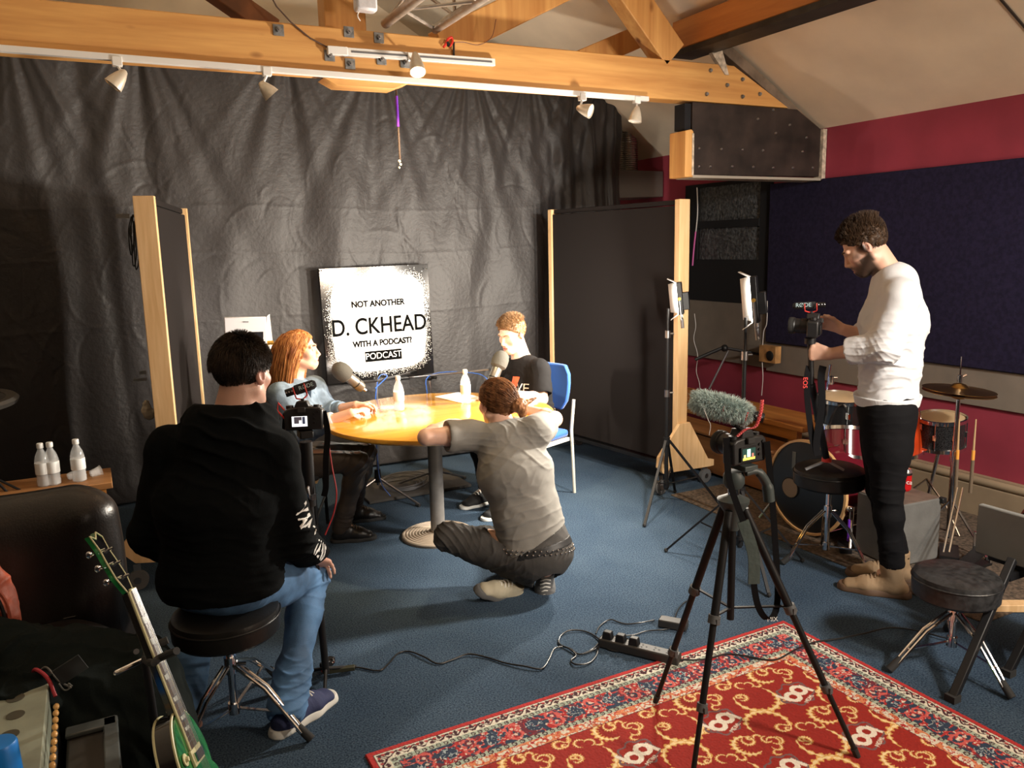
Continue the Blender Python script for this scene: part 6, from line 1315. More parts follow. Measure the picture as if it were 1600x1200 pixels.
# bass pedal beater (purple shaft) beside the bass drum
t = thing('pedal_beater', 'chrome pedal with a violet beater shaft right of the bass drum', 'drum pedal', (3.52, 2.86, 0)); MB().cyl(over(1327, 830, 3.5, 2.84), over(1329, 800, 3.5, 2.84), .005).build('shaft', M_chrome, t); MB().cyl(over(1325, 845, 3.5, 2.84), over(1327, 812, 3.5, 2.84), .007).build('sleeve', MATS['purple_sleeve'], t); MB().ball(over(1328, 795, 3.5, 2.84), .018, 12).build('beater', M_chrome, t); MB().box(V((3.50, 2.84, .02)), (.14, .06, .02), Matrix.Rotation(.8, 3, 'Z')).build('base_plate', M_blackm, t)
# amplifier box with can
AB = V((3.66, 2.66, 0)); za = over(1395, 790, 3.50, 2.54).z
e1 = V((3.50, 2.53, 0)); e2 = V((3.80, 2.50, 0)); e4 = V((3.53, 2.80, 0)); e3 = e2+e4-e1
t = thing('amplifier_box', 'plain grey speaker cabinet beside the standing man carrying a red can', 'speaker cabinet', e1); mb = MB(); mb.add([e+V((0, 0, z)) for z in (.01, za) for e in (e1, e2, e3, e4)], [(3, 2, 1, 0), (4, 5, 6, 7), (0, 1, 5, 4), (1, 2, 6, 5), (2, 3, 7, 6), (3, 0, 4, 7)]); mb.build('cabinet', mat('grey_carpet_covering', (.115, .115, .11), .85, bump=(120, .4, .003), var=(12, .12)), t, bevel=.008)
for e in (e1, e2): MB().box(e+V((.0, .0, za-.012)), (.035, .035, .03)).build('corner_cap', M_black, t, bevel=.006)
mb = MB(); zz = za+.002; mb.add([e+V((0, 0, z)) for z in (za-.003, za+.003) for e in (e1*.98+e3*.02, e2*.98+e4*.02, e3*.98+e1*.02, e4*.98+e2*.02)], [(3, 2, 1, 0), (4, 5, 6, 7), (0, 1, 5, 4), (1, 2, 6, 5), (2, 3, 7, 6), (3, 0, 4, 7)]); mb.build('top_covering', mat('brown_top', (.13, .09, .07), .8, var=(15, .2)), t)
cp = atz(1413, 769, za+.003); cp = V((3.60, 2.63, za+.003)); q0 = ray(1413, 766); cp = CAM+q0*((za+.003-CAM.z)/q0.z)
t = thing('drink_can', 'red and silver drink can with white script on the grey speaker cabinet', 'can', cp)
MB().lathe([(0, .002), (.024, 0), (.0325, .010), (.033, .014), (.033, .090)], cp, n=28).build('can_body', mat('can_red', (.65, .012, .015), .25, .3), t); MB().lathe([(.033, .090), (.033, .108), (.027, .119), (.027, .122), (.0, .118)], cp, n=28).build('can_top', mat('can_silver', (.6, .6, .6), .25, .9), t)
MB().lathe([(.0333, .088), (.0333, .100)], cp, n=28).build('black_band', M_black, t)
tv = V((-cp.x, -cp.y, 0)).normalized(); text('can_lettering', 'Coca', .034, mat('white_script', (.85, .85, .83), .5), cp+V((0, 0, .055))+tv*.0345, frame(V((-tv.y, tv.x, 0)), tv), t, depth=.0004)
# ------------------------------------------------------------------ rug, mat, cables on the floor
def rug():
    x0, x1, y0, y1 = .66, 2.59, .80, 2.405; h = .0028; nx, ny = int((x1-x0)/h), int((y1-y0)/h)
    X, Y = np.meshgrid(np.linspace(x0, x1, nx), np.linspace(y0, y1, ny)); P = np.stack([X, Y, 0*X], -1)
    dv = np.minimum(X-x0, x1-X); dh = np.minimum(Y-y0, y1-Y); d = np.minimum(dv, dh); t = np.where(dv < dh, Y, X); c = np.zeros(X.shape+(3,)); c[:] = (.30, .016, .010)
    def put(m, col): c[m] = col
    n1 = vnoise(P*90, 1); n2 = vnoise(P*45, 2); n3 = vnoise(P*170, 3); n4 = vnoise(P*24, 6)
    RED, CR, DK, GR, NV, OR = (.40, .022, .022), (.66, .62, .52), (.05, .012, .02), (.36, .43, .35), (.020, .038, .075), (.62, .22, .10)
    put(d < .022, RED); b = (d >= .022) & (d < .067); put(b, CR); q = (d-.0445)/.0225
    put(b & ((np.abs(q+.5*np.sin(t*2*np.pi/.062)) < .20+.12*n1) | (np.hypot(q-.35*np.sign(np.sin(t*2*np.pi/.062)), np.mod(t/.031, 1)*1.4-.7) < .42+.25*n3)), DK)
    put(b & (np.hypot(q+.45, np.mod(t/.031+.5, 1)*1.2-.6) < .26), (.35, .05, .05)); put(b & ((np.abs(q) > .93)), DK)
    def scroll(a, w_, per, col, bg):
        bb = (d >= a) & (d < a+w_); put(bb, bg); q = (d-a)/w_*2-1; f = (np.mod(t/per, 1)-.5)*2; r_ = np.hypot(q*.9, f*1.1*per/w_/1.2); put(bb & (np.abs(r_-.62) < .20) & (f > -.55), col); put(bb & (np.hypot(q+.1, f-.1) < .16), col)
    scroll(.067, .021, .026, DK, GR)
    b = (d >= .088) & (d < .188); put(b, NV); q = (d-.138)/.05; vine = np.abs(n2+.35*n1); put(b & (vine < .30), RED); put(b & (vine < .10) & (n3 > .1), (.62, .30, .26)); put(b & (n4 > .28) & (n1 > -.2), (.14, .015, .03))
    fl = np.hypot(q*.05, (np.mod(t/.165, 1)-.5)*.165); put(b & (fl < .032) & (n1 > -.35), NV); put(b & (fl < .034) & (np.abs(n1) < .10), (.35, .42, .45)); f2 = np.hypot((np.abs(q)-.35)*.05, (np.mod(t/.165+.5, 1)-.5)*.165); put(b & (np.abs(f2-.024) < .005+.005*n1), (.55, .10, .09)); put(b & (f2 < .007), (.62, .45, .38)); put(b & (n3 > .62) & (vine < .4), CR)
    scroll(.188, .024, .030, DK, GR)
    b = (d >= .212) & (d < .250); put(b, CR); put(b & (np.abs(n2+.3*n1) < .34), OR); put(b & (np.abs(n1) < .15), RED); put((d >= .250) & (d < .253), DK)
    F = d >= .253
    cols_, rows_ = .362, .300; GO = np.array((.66, .36, .10)); GL = np.array((.84, .66, .36))
    def arc(cx, cy, r_, a0, a1, w_):
        m0 = (np.abs(X-cx) < r_*2) & (np.abs(Y-cy) < r_*2) & F
        if not m0.any(): return
        xx, yy = X[m0]-cx, Y[m0]-cy; rr = np.hypot(xx, yy); th = np.mod(np.arctan2(yy, xx)-a0, 2*np.pi); L = a1-a0; f = th/L; wd = w_*np.sin(np.clip(f, 0, 1)*np.pi)**.6*(1+.5*np.sin(th*16))
        m1 = (f < 1) & (np.abs(rr-r_-.10*r_*np.cos(th*1.0)) < wd); cc = c[m0]; cc[m1] = GO; m2 = (f < 1) & (np.abs(rr-r_-.10*r_*np.cos(th)) < wd*.45); cc[m2] = GL; c[m0] = cc
    def ring_(cx, cy, a, s_=1.0):
        arc(cx, cy, .080*s_, a, a+4.4, .0115); ex, ey = cx+.074*s_*math.cos(a), cy+.074*s_*math.sin(a); arc(ex-.016*math.cos(a), ey-.016*math.sin(a), .020, a+1, a+6.6, .006); arc(ex+.004, ey, .008, 0, 6.2, .005)
        for k in range(3): arc(cx+.095*math.cos(a+4.6+k*.35), cy+.095*math.sin(a+4.6+k*.35), .013+.004*k, a+k*2, a+k*2+4.5, .0048)
    for i in range(-2, 5):
        for j in range(-4, 3):
            cx, cy = 1.46+cols_*i, 1.955+rows_*j
            ring_(cx+cols_/2+.035, cy+.045, 2.5); ring_(cx+cols_/2-.055, cy-.085, -1.0, .95)
            ring_(cx-.02, cy+rows_/2+.0, .8, .6)
            for k in range(4): arc(cx+cols_/2+.10*math.cos(k*1.6), cy-.02+.10*math.sin(k*1.6), .011, k, k+4.6, .0045)
    WH = (.80, .74, .64); GY = (.16, .10, .11)
    font = {'M': '10001 11011 10101 10001 10001', 'E': '111 100 110 100 111', 'I': '1 1 1 1 1', 'N': '1001 1101 1011 1001 1001', 'L': '100 100 100 100 111'}
    for i in range(-2, 5):
        for j in range(-4, 3):
            cx, cy = 1.46+cols_*i, 1.955+rows_*j; m0 = (np.abs(X-cx) < .10) & (np.abs(Y-cy) < .085) & F
            if not m0.any(): continue
            xx, yy = X[m0]-cx, Y[m0]-cy; cc = c[m0]; u = xx*.92+yy*.40; v = -xx*.40+yy*.92
            w_ = np.zeros(len(u), bool); g = (np.abs(np.hypot(u*.78, v)-.060-.006*np.sin(7*np.arctan2(v, u))) < .0035) | (np.abs(np.hypot(np.abs(u)-.062, v)-.012) < .003); cc[g] = GY
            for ox in (-.028, .028): rr = np.hypot(u-ox, v); w_ |= (rr < .033) & (rr > .0150)
            w_ |= (np.abs(u+.058) < .0075) & (v > -.004) & (v < .054); w_ |= (np.abs(u-.058) < .0075) & (v < .010) & (v > -.046); w_ |= (np.abs(u+.000) < .007) & (np.abs(v) < .014)
            cc[w_] = WH; px = .0032; ox = -.036
            for ch in 'MEINL':
                rws = font[ch].split()
                for r_, rw in enumerate(rws):
                    for q_2, bit in enumerate(rw):
                        if bit == '1': m2 = (u >= ox+q_2*px) & (u < ox+(q_2+1)*px) & (v <= .045-r_*px-.088) & (v > .045-(r_+1)*px-.088); cc[m2] = WH
                ox += (len(rws[0])+1)*px
            c[m0] = cc
    c *= (1+.10*vnoise(P*260, 9))[..., None]
    Z = .007+.0012*vnoise(P*220, 4); e = (d < h*.6); Z[e] = .0005; vs = np.stack([X, Y, Z], -1).reshape(-1, 3); idx = np.arange(nx*ny).reshape(ny, nx); fs = np.stack([idx[:-1, :-1].ravel(), idx[:-1, 1:].ravel(), idx[1:, 1:].ravel(), idx[1:, :-1].ravel()], 1)
    o = nmesh('patterned_rug', vs, fs, pigment_mat('rug_wool', .95), None, c.reshape(-1, 3)); return tag(o, 'red oriental-patterned rug with gold scrolls and white logos under the camera tripod', 'rug')
rug()
tag(MB().bb((3.32, 1.95, 0), (4.62, 4.10, .007)).build('drum_mat', mat('speckled_brown_carpet', (.035, .026, .018), .95, var=(60, .6), base2=(.14, .10, .07)), bevel=.002), 'speckled brown carpet piece under the drum kit', 'mat')
def gpath(pts, z=.006, n=6): return bez([atz(x, y, z+(.004 if i % 3 == 1 else 0)) for i, (x, y) in enumerate(pts)], n)
M_cab = mat('black_cable', (.012, .012, .013), .35)
def cable(label, pts, r_=.0035, m=None, z=.006): return tag(MB().tube(gpath(pts, z), r_, 8).build('power_cable', m or M_cab), label, 'cable')
cable('black mains cable snaking over the blue carpet from the floor clamp', [(512, 1046), (530, 1044), (560, 1043), (592, 1048), (608, 1036), (622, 1021), (640, 1018), (662, 1026), (684, 1037), (706, 1031), (732, 1022), (760, 1027), (790, 1036), (820, 1041), (846, 1045), (858, 1030), (866, 1014), (880, 1010)])
cable('black cable looping left of the power strip', [(880, 1010), (892, 1014), (904, 1022), (922, 1018), (940, 1006), (930, 994), (912, 986), (890, 985), (876, 994), (874, 1006), (890, 1014), (900, 1024), (892, 1032), (900, 1038), (920, 1036), (932, 1024), (936, 1010), (946, 1000)])
cable('black cable coiled round the plugs of the power strip', [(948, 998), (942, 1006), (950, 1014), (966, 1018), (978, 1012), (986, 1004), (976, 996), (960, 994), (946, 997), (936, 1004), (926, 1014), (910, 1022)], .003)
cable('thin black cable from the power strip to the small adapter', [(940, 997), (960, 994), (990, 992), (1010, 986), (1035, 984), (1050, 980), (1054, 968), (1060, 952), (1072, 940), (1085, 935)], .003)
cable('black cable curving from the adapter back to the plugs', [(1022, 969), (1000, 973), (980, 975), (966, 972), (955, 968), (945, 972), (936, 980), (931, 990)], .0032)
cable('black cable running right from the power strip across the rug corner', [(1062, 1031), (1090, 1031), (1110, 1028), (1135, 1022), (1160, 1024), (1190, 1030), (1215, 1030), (1245, 1014), (1275, 1003), (1310, 998), (1350, 990), (1390, 981), (1430, 985), (1470, 995), (1490, 1000)], .0035, None, .012)
a, b = atz(938, 1001, .02), atz(1062, 1031, .02); d = (b-a).normalized()
t = thing('power_strip', 'long black power strip with three plugs lying beside the red rug', 'power strip', (a.x, a.y, 0)); m_strip = mat('strip_black', (.030, .028, .026), .5)
MB().bar(V((a.x, a.y, .022)), V((b.x, b.y, .022)), .056, .040).build('case', m_strip, t, bevel=.006)
L = (b-a).length
for k in range(3): c = V((a.x, a.y, .056))+d*(L*(.10+.17*k)); MB().box(c, (.036, .044, .032), Matrix((V((-d.y, d.x, 0)), d, V((0, 0, 1)))).transposed(), .8).build('plug', M_black, t, bevel=.004)
for k in range(3, 6):
    c = V((a.x, a.y, .0425))+d*(L*(.10+.155*k)); mb = MB()
    for o in ((0, .010), (-.009, -.008), (.009, -.008)): mb.box(c+d*o[1]+V((-d.y, d.x, 0))*o[0], (.006, .006, .001))
    mb.build('socket', mat('socket_dark', (.004, .004, .004), .6), t)
c = atz(1052, 974, .02); t = tag(MB().box(c, (.125, .055, .036), Matrix.Rotation(R(-52), 3, 'Z')).build('power_adapter', m_strip, bevel=.005), 'small black power adapter on the carpet between two tripod legs', 'power adapter')
# spring clamp on the floor
c = atz(515, 1046, .02); t = thing('spring_clamp', 'black and red spring clamp lying on the carpet by the blue shoe', 'clamp', c)
MB().box(c+V((.035, -.02, 0)), (.12, .022, .018), Matrix.Rotation(R(-15), 3, 'Z')).build('handle', mat('olive_black', (.035, .035, .018), .5), t, bevel=.003); MB().box(c+V((0, .03, .012)), (.07, .03, .03), Matrix.Rotation(R(40), 3, 'Z')).build('jaw', M_black, t, bevel=.004)
MB().ball(c+V((-.02, -.005, .008)), .016, 12).build('red_pad', M_redp, t); MB().ring(c+V((.02, .02, .02)), (1, .2, 0), .010, .003, 16, 6).build('spring', M_chrome, t)
c = atz(1580, 947, .02); tag(MB().box(c, (.20, .06, .035), Matrix.Rotation(R(-30), 3, 'Z')).build('wood_block', M_pine, bevel=.003), 'pale wooden block on the carpet behind the low stool at the right', 'wood block')

# ------------------------------------------------------------------ right side: bench, chest, wires, case
M_obench = wood('old_bench_wood', (.34, .12, .02), (.62, .28, .07), axis=1, scale=6, rough=.4, knots=False)
t = thing('wooden_bench', 'old orange-brown wooden bench along the maroon wall behind the stand', 'bench', (4.35, 4.5, 0))
MB().bb((4.12, 3.72, .40), (4.50, 5.45, .44)).build('seat', M_obench, t, bevel=.008); MB().bb((4.15, 3.80, .325), (4.19, 5.40, .40)).build('apron', M_obench, t, bevel=.004)
for y in (3.86, 5.3):
    for x in (4.20, 4.42): MB().lathe([(.030, .0), (.024, .03), (.036, .06), (.030, .10), (.044, .20), (.034, .27), (.046, .30), (.046, .40)], (x, y, 0), n=20).build('leg', M_obench, t)
MB().bb((4.16, 3.86, .13), (4.22, 5.3, .18)).build('stretcher', M_obench, t)
M_chest = wood('chest_wood', (.16, .06, .018), (.30, .12, .035), axis=1, scale=5, rough=.5, knots=False)
t = thing('wooden_chest', 'low brown wooden chest on the floor before the bench', 'chest', (3.95, 4.5, 0)); MB().bb((3.86, 3.75, .02), (4.10, 5.0, .29)).build('case', M_chest, t, bevel=.006); MB().bb((3.845, 3.73, .29), (4.11, 5.02, .315)).build('lid', M_chest, t, bevel=.006)
X_ = lambda px, py, x=4.64: atx(px, py, x)
M_wwire = mat('white_wire', (.60, .58, .56), .5)
t = thing('hanging_wire', 'white and pink wire hanging beside the right acoustic screen', 'wire', X_(1089, 293)); MB().tube(bez([X_(1089, 293), X_(1090, 330), X_(1087, 365), X_(1084, 390)]), .005, 6).build('wire', M_wwire, t); MB().tube(bez([X_(1087, 362, 4.635), X_(1084, 390, 4.635), X_(1082, 415, 4.635)]), .007, 6).build('pink_sleeve', mat('pink_sleeve', (.60, .10, .38), .5), t)
for lab, pts in (('thin pale wire hanging down the grey board near the screen post', [(1085, 490), (1087, 510), (1084, 530), (1090, 555), (1088, 580), (1093, 600), (1095, 628)]), ('thin pale wire hanging below the small plywood box', [(1199, 470), (1198, 505), (1193, 520), (1191, 560), (1192, 590), (1190, 618)]), ('short loose wire dangling behind the fluffy microphone', [(1100, 640), (1106, 655), (1110, 665), (1108, 680)])):
    tag(MB().tube(bez([X_(x, y, 4.60 if x > 1090 and y < 620 else 4.63) for x, y in pts] if pts[0][0] != 1100 else [over(x, y, 1.70, 1.84) for x, y in pts]), .003 if pts[0][0] != 1100 else .0012, 6).build('loose_wire', M_wwire), lab, 'wire')
t = thing('plywood_box', 'small plywood box with a black fitting on the wall by the bench', 'box', X_(1202, 555, 4.62)); p = X_(1203, 553, 4.62); MB().box(p+V((.0, 0, 0)), (.06, .17, .13)).build('box', mat('plywood', (.42, .22, .08), .7, var=(14, .3)), t, bevel=.002); MB().ball(p+V((-.032, -.03, -.01)), (.010, .04, .04), 12).build('fitting', M_black, t)
t = thing('folded_boom', 'black boom stand folded low in front of the maroon wall', 'microphone stand', (4.40, 4.8, 0)); q = lambda x, y: over(x, y, 4.40, 4.85)
MB().cyl(q(1086, 562), q(1130, 543), .014, n=8).cyl(q(1130, 543), q(1200, 556), .011, n=8).build('arm', M_blackm, t); MB().ball(q(1132, 544), .03, 10).build('joint', M_black, t); MB().cyl(q(1138, 548), q(1108, 608), .009, n=8).build('pole', M_pole, t)
# grey case on a black stand at the right edge with a black bag
t = thing('grey_case', 'flat grey board on black legs at the right edge, in front of the black bag', 'case', (3.2, 1.6, .45)); zb = over(1530, 863, 3.10, 1.88).z; zt = over(1530, 788, 3.10, 1.88).z
MB().bb((3.12, 1.10, zb-.02), (3.42, 1.84, zb)).build('shelf', M_black, t); MB().bb((3.10, 1.05, zb), (3.13, 1.885, zt)).build('front_board', mat('grey_case_cloth', (.15, .15, .14), .75, var=(6, .1), bump=(200, .2, .002)), t, bevel=.006)
for (a, b) in (((2.645, 1.645, .0), over(1582, 874, 3.04, 1.74)), ((2.99, 1.65, .0), V((3.38, 1.68, zb-.005))), ((2.645, 1.15, 0), V((3.12, 1.20, zb-.005))), ((2.99, 1.15, 0), V((3.38, 1.2, zb-.005)))):
    l = MB().bar(V(a)+V((0, 0, .012)), b, .030, .030).build('leg', M_blackm, t, bevel=.004); MB().box(V(a)+V((0, 0, .014)), (.04, .04, .026)).build('rubber_foot', M_rubber, l)
[MB().bar((3.05, y, zb-.036), (3.40, y, zb-.036), .03, .03).build('cross_bar', M_blackm, t) for y in (1.72, 1.20)]
s = Sdf(); s.ell((3.28, 1.50, zt-.03), (.13, .26, .13), None, .03); s.ell((3.28, 1.66, zt-.05), (.12, .14, .09), None, .03); s.half((3.2, 1.5, zb+.002), (0, 0, -1)); vs, fs = s.mesh(.006); vs = folds(vs, fs, [((3.2, 1.6, zt+.06), .2, (1, .4, 0), .06, .008)], .004, 18)
t = thing('black_bag', 'shiny black bag behind the flat grey board at the right edge', 'bag', (3.27, 1.6, zb)); nmesh('bag', vs, fs, mat('shiny_black_bag', (.012, .014, .018), .25), t); MB().ring((3.15, 1.66, zt+.07), (1, 0, .6), .018, .004, 20, 6).build('buckle', M_chrome, t)

# ------------------------------------------------------------------ left side: bar table, plank, sofa and what lies on it
tc = V((-.83, 4.62, 0)); t = thing('bar_table', 'dark round bar table with a metal rim at the left edge', 'table', tc); zt = 1.0
MB().lathe([(0, zt-.02), (.40, zt-.02), (.415, zt-.004), (.40, zt+.002), (0, zt+.002)], tc, n=64).build('top', mat('dark_laminate', (.07, .068, .062), .35), t); MB().lathe([(.405, zt-.022), (.452, zt-.026), (.462, zt-.006), (.448, zt+.008), (.405, zt+.004), (.405, zt-.022)], tc, n=64).build('rim', mat('rim_metal', (.32, .30, .27), .3, .8), t)
MB().cyl(tc+V((0, 0, .02)), tc+V((0, 0, zt-.02)), .03, n=20).build('column', M_blackm, t); MB().lathe([(.22, 0), (.22, .012), (.05, .03), (0, .03)], tc, n=32).build('base', M_blackm, t)
t = thing('low_plank_table', 'low wooden plank table behind the sofa with bottles on it', 'table', (-.6, 4.3, 0)); MB().bb((-1.3, 4.16, .582), (.0, 4.46, .612)).build('plank', wood('brown_plank', (.30, .13, .04), (.45, .22, .08), axis=0, scale=6, knots=False), t, bevel=.003)
for x in (-1.25, -.05):
    for y in (4.19, 4.43): MB().bb((x-.02, y-.02, 0), (x+.02, y+.02, .582)).build('leg', M_obench, t)
t = thing('small_tripod', 'small black tripod standing on the plank behind the sofa at the left edge', 'tripod', (-.50, 4.28, .612)); ap = aty(-12, 745, 4.28)
for px, py in ((32, 771), (12, 775), (-30, 775)): MB().cyl(ap, aty(px, py-5, 4.26), .006, n=8).build('leg', M_blackm, t)
t = thing('fruit_tray', 'pale cardboard piece standing at the right end of the plank behind the sofa', 'cardboard', aty(150, 750, 4.40)); a = aty(140, 752, 4.42); MB().box(a+V((.03, 0, .0)), (.10, .02, .09)).build('card', mat('cardboard', (.42, .25, .12), .8), t); t.name = 'cardboard_piece'
M_lea = mat('dark_brown_leather', (.012, .0092, .0080), .30, bump=(140, .35, .002), var=(5, .25))
t = thing('leather_sofa', 'dark brown leather sofa at the left, seen towards its backrest', 'sofa', (-.7, 3.0, 0))
s = Sdf(); s.econe((-1.9, 3.28, .60), (-.14, 3.28, .60), (.245, .12), (.245, .13), (0, 0, 1), .02); s.econe((-1.9, 3.27, .40), (-.16, 3.27, .40), (.24, .14), (.24, .14), (0, 0, 1), .05); s.cone((-.095, 3.27, .72), (-.085, 3.27, .25), .105, .11, .04)
vs, fs = s.mesh(.010); sm = np.exp(-((vs[:, 0]+.44)/.010)**2); n_ = vnormals(vs, fs); vs = vs-n_*(sm*.006)[:, None]+n_*(.003*vnoise(vs*7))[:, None]; nmesh('backrest', vs, fs, M_lea, t)
s = Sdf(); s.econe((-1.9, 2.86, .33), (-.20, 2.86, .33), (.12, .30), (.12, .30), (0, 0, 1), .03); s.ell((-.20, 2.86, .33), (.19, .30, .11), None, .04); s.half((-1, 3, .05), (0, 0, -1)); vs, fs = s.mesh(.010); vs = folds(vs, fs, [], .004, 6); nmesh('seat', vs, fs, M_lea, t)
MB().bb((-1.9, 2.62, .05), (-.06, 3.38, .26)).build('base', M_lea, t, bevel=.03)
for x in (-1.8, -.12):
    for y in (2.68, 3.32): MB().cyl((x, y, 0), (x, y, .05), .022, n=12).build('foot', M_black, t)
MB().tube(bez([(-.44, 3.15, .42), (-.44, 3.145, .60), (-.44, 3.17, .76), (-.44, 3.26, .84)]), .0025, 6).build('seam', M_lea, t)
# orange bag
t = thing('orange_bag', 'rust-orange leather bag on the sofa at the left edge', 'bag', (-.5, 2.95, .44)); M_or = mat('rust_leather', (.28, .050, .020), .6, bump=(90, .4, .003), var=(12, .25))
s = Sdf(); s.ell((-.52, 2.98, .60), (.20, .10, .17), None, .04); s.ell((-.42, 2.93, .52), (.11, .09, .10), None, .04); vs, fs = s.mesh(.006); vs = folds(vs, fs, [((-.42, 2.9, .62), .15, (1, 0, -.5), .06, .010)], .006, 16, 3); nmesh('bag_body', vs, fs, M_or, t)
MB().ribbon(bez([(-.60, 2.86, .58), (-.50, 2.84, .73), (-.40, 2.84, .72), (-.34, 2.86, .62), (-.33, 2.86, .52)]), .035, .006, (0, -1, .3)).build('strap', M_or, t); MB().tube(bez([(-.44, 2.835, .70), (-.37, 2.84, .66), (-.345, 2.845, .58), (-.35, 2.85, .50)]), .006, 6).build('trim', M_black, t); MB().tube([(-.42, 2.828, .705), (-.375, 2.832, .675)], .003, 6).build('zip', MATS['brass_knob'], t)
# dark jacket over the seat and on the floor
t = thing('dark_jacket', 'dark green-black jacket heaped over the front of the sofa', 'jacket', (-.2, 2.7, .45)); s = Sdf()
for c, r_ in (((-.42, 2.70, .50), (.20, .16, .10)), ((-.20, 2.66, .47), (.18, .15, .08)), ((-.02, 2.58, .42), (.14, .14, .09)), ((.05, 2.50, .33), (.10, .11, .16)), ((-.14, 2.52, .36), (.14, .10, .14)), ((.04, 2.46, .20), (.12, .12, .22)), ((-.10, 2.42, .16), (.12, .12, .20)), ((-.30, 2.52, .46), (.14, .12, .07))): s.ell(c, r_, None, .05)
s.half((0, 2.5, .004), (0, 0, -1)); vs, fs = s.mesh(.006); vs = folds(vs, fs, [((-.2, 2.6, .5), .3, (.4, 1, .3), .10, .018), ((.05, 2.45, .2), .25, (1, .2, .1), .07, .014), ((-.35, 2.65, .5), .2, (1, -.6, 0), .08, .014)], .008, 12, 7); vs[:, 2] = np.maximum(vs[:, 2], .004)
jk = nmesh('jacket', vs, fs, mat('dark_green_cloth', (.008, .012, .012), .9, spec=.12, bump=(200, .4, .002)), t)
# small items: button, tag, cord
p = aty(213, 1018, 2.42); MB().lathe([(.008, 0), (.008, .003), (0, .003)], p, (0, -1, .4), 14).build('button', mat('grey_button', (.12, .12, .13), .4), jk)
p = aty(110, 1046, 2.44); MB().box(p, (.075, .006, .05), Matrix.Rotation(R(-25), 3, 'Y')).build('fabric_tag', mat('grey_tag', (.030, .036, .04), .8), jk); MB().tube(bez([aty(92, 1068, 2.4), aty(100, 1078, 2.4), aty(108, 1076, 2.4), aty(107, 1068, 2.4), aty(113, 1072, 2.4)]), .002, 6).build('cord', mat('grey_cord', (.16, .16, .15), .7), jk)
# electronics box with glass bulbs
t = thing('valve_amplifier', 'open pale green valve amplifier chassis with glass bulbs at the bottom left', 'amplifier', (-.5, 2.2, 0)); zt = .50
M_pg = mat('pale_green_enamel', (.30, .33, .26), .45, var=(10, .15)); MB().bb((-.95, 1.86, zt-.10), (-.215, 2.575, zt)).build('chassis', M_pg, t, bevel=.003)
MB().bb((-.98, 1.84, 0.0), (-.20, 2.60, zt-.10)).build('cabinet', mat('black_cabinet', (.012, .012, .013), .6), t, bevel=.006)
mb = MB()
for k in range(7): mb.lathe([(0, 0), (.030, 0), (.030, .0015), (0, .0015)], V((-.285-.006*(k % 2), 2.50-.095*k, zt)), n=22)
for k in range(7):
    c = V((-.285-.006*(k % 2), 2.50-.095*k, zt)); MB().lathe([(0, 0), (.022, 0), (.022, .0015), (0, .0015)], c+V((0, 0, 0)), n=22).build('tube_shadow', mat('olive_shadow', (.07, .065, .045), .6), t)  # oval shadows of the tubes, laid on the plate as dark discs
mg = mat('bulb_glass', (.9, .92, .92), .03, trans=1, ior=1.45)
for k in range(5): c = V((-.345, 2.44-.10*k, zt)); MB().lathe([(.0, .0), (.014, .0), (.017, .01), (.018, .045), (.012, .060), (0, .068)], c, n=18).build('glass_bulb', mg, t); MB().lathe([(0, .002), (.008, .002), (.008, .04), (0, .042)], c, n=10).build('bulb_core', M_steel, t)
MB().cyl((-.40, 2.50, zt), (-.40, 2.50, zt+.10), .028, n=20).build('pale_can', M_white, t)
MB().tube(bez([(-.255, 2.50, zt), (-.245, 2.48, zt+.035), (-.215, 2.44, zt+.02), (-.198, 2.40, zt-.02)]), .005, 8).build('red_wire', mat('red_wire', (.45, .03, .05), .5), t); MB().tube(bez([(-.25, 2.505, zt), (-.22, 2.49, zt+.03), (-.19, 2.45, zt), (-.16, 2.43, zt-.02)]), .003, 6).build('grey_wire', MATS['grey_cord'], t)
mb = MB()
for k in range(12): mb.ball((-.196, 2.36-.036*k, zt-.03), (.008, .013, .008), 10)
mb.build('bead_string', mat('amber_bead', (.65, .36, .12), .25), t)
t = thing('plastic_case', 'smoky clear plastic case beside the valve amplifier', 'plastic case', (-.12, 2.1, 0)); M_sm = mat('smoky_plastic', (.10, .11, .11), .2, var=(12, .3)); MB().bb((-.180, 1.88, .0), (-.055, 2.36, .385)).build('case', mat('dark_case', (.03, .026, .022), .5), t, bevel=.008); MB().bb((-.09, 1.88, .386), (-.052, 2.365, .40)).bb((-.182, 2.32, .386), (-.055, 2.367, .40)).build('lid_rim', M_sm, t, bevel=.004)
p = aty(-2, 1160, 1.98); t = thing('blue_cup', 'bright blue plastic cup at the bottom left corner', 'cup', (p.x, p.y, zt)); MB().lathe([(0, .002), (.040, 0), (.036, p.z-zt-.006), (.033, p.z-zt), (0, p.z-zt-.001)], V((p.x, p.y, zt)), n=32).build('cup', mat('bright_blue', (.01, .22, .75), .4), t)

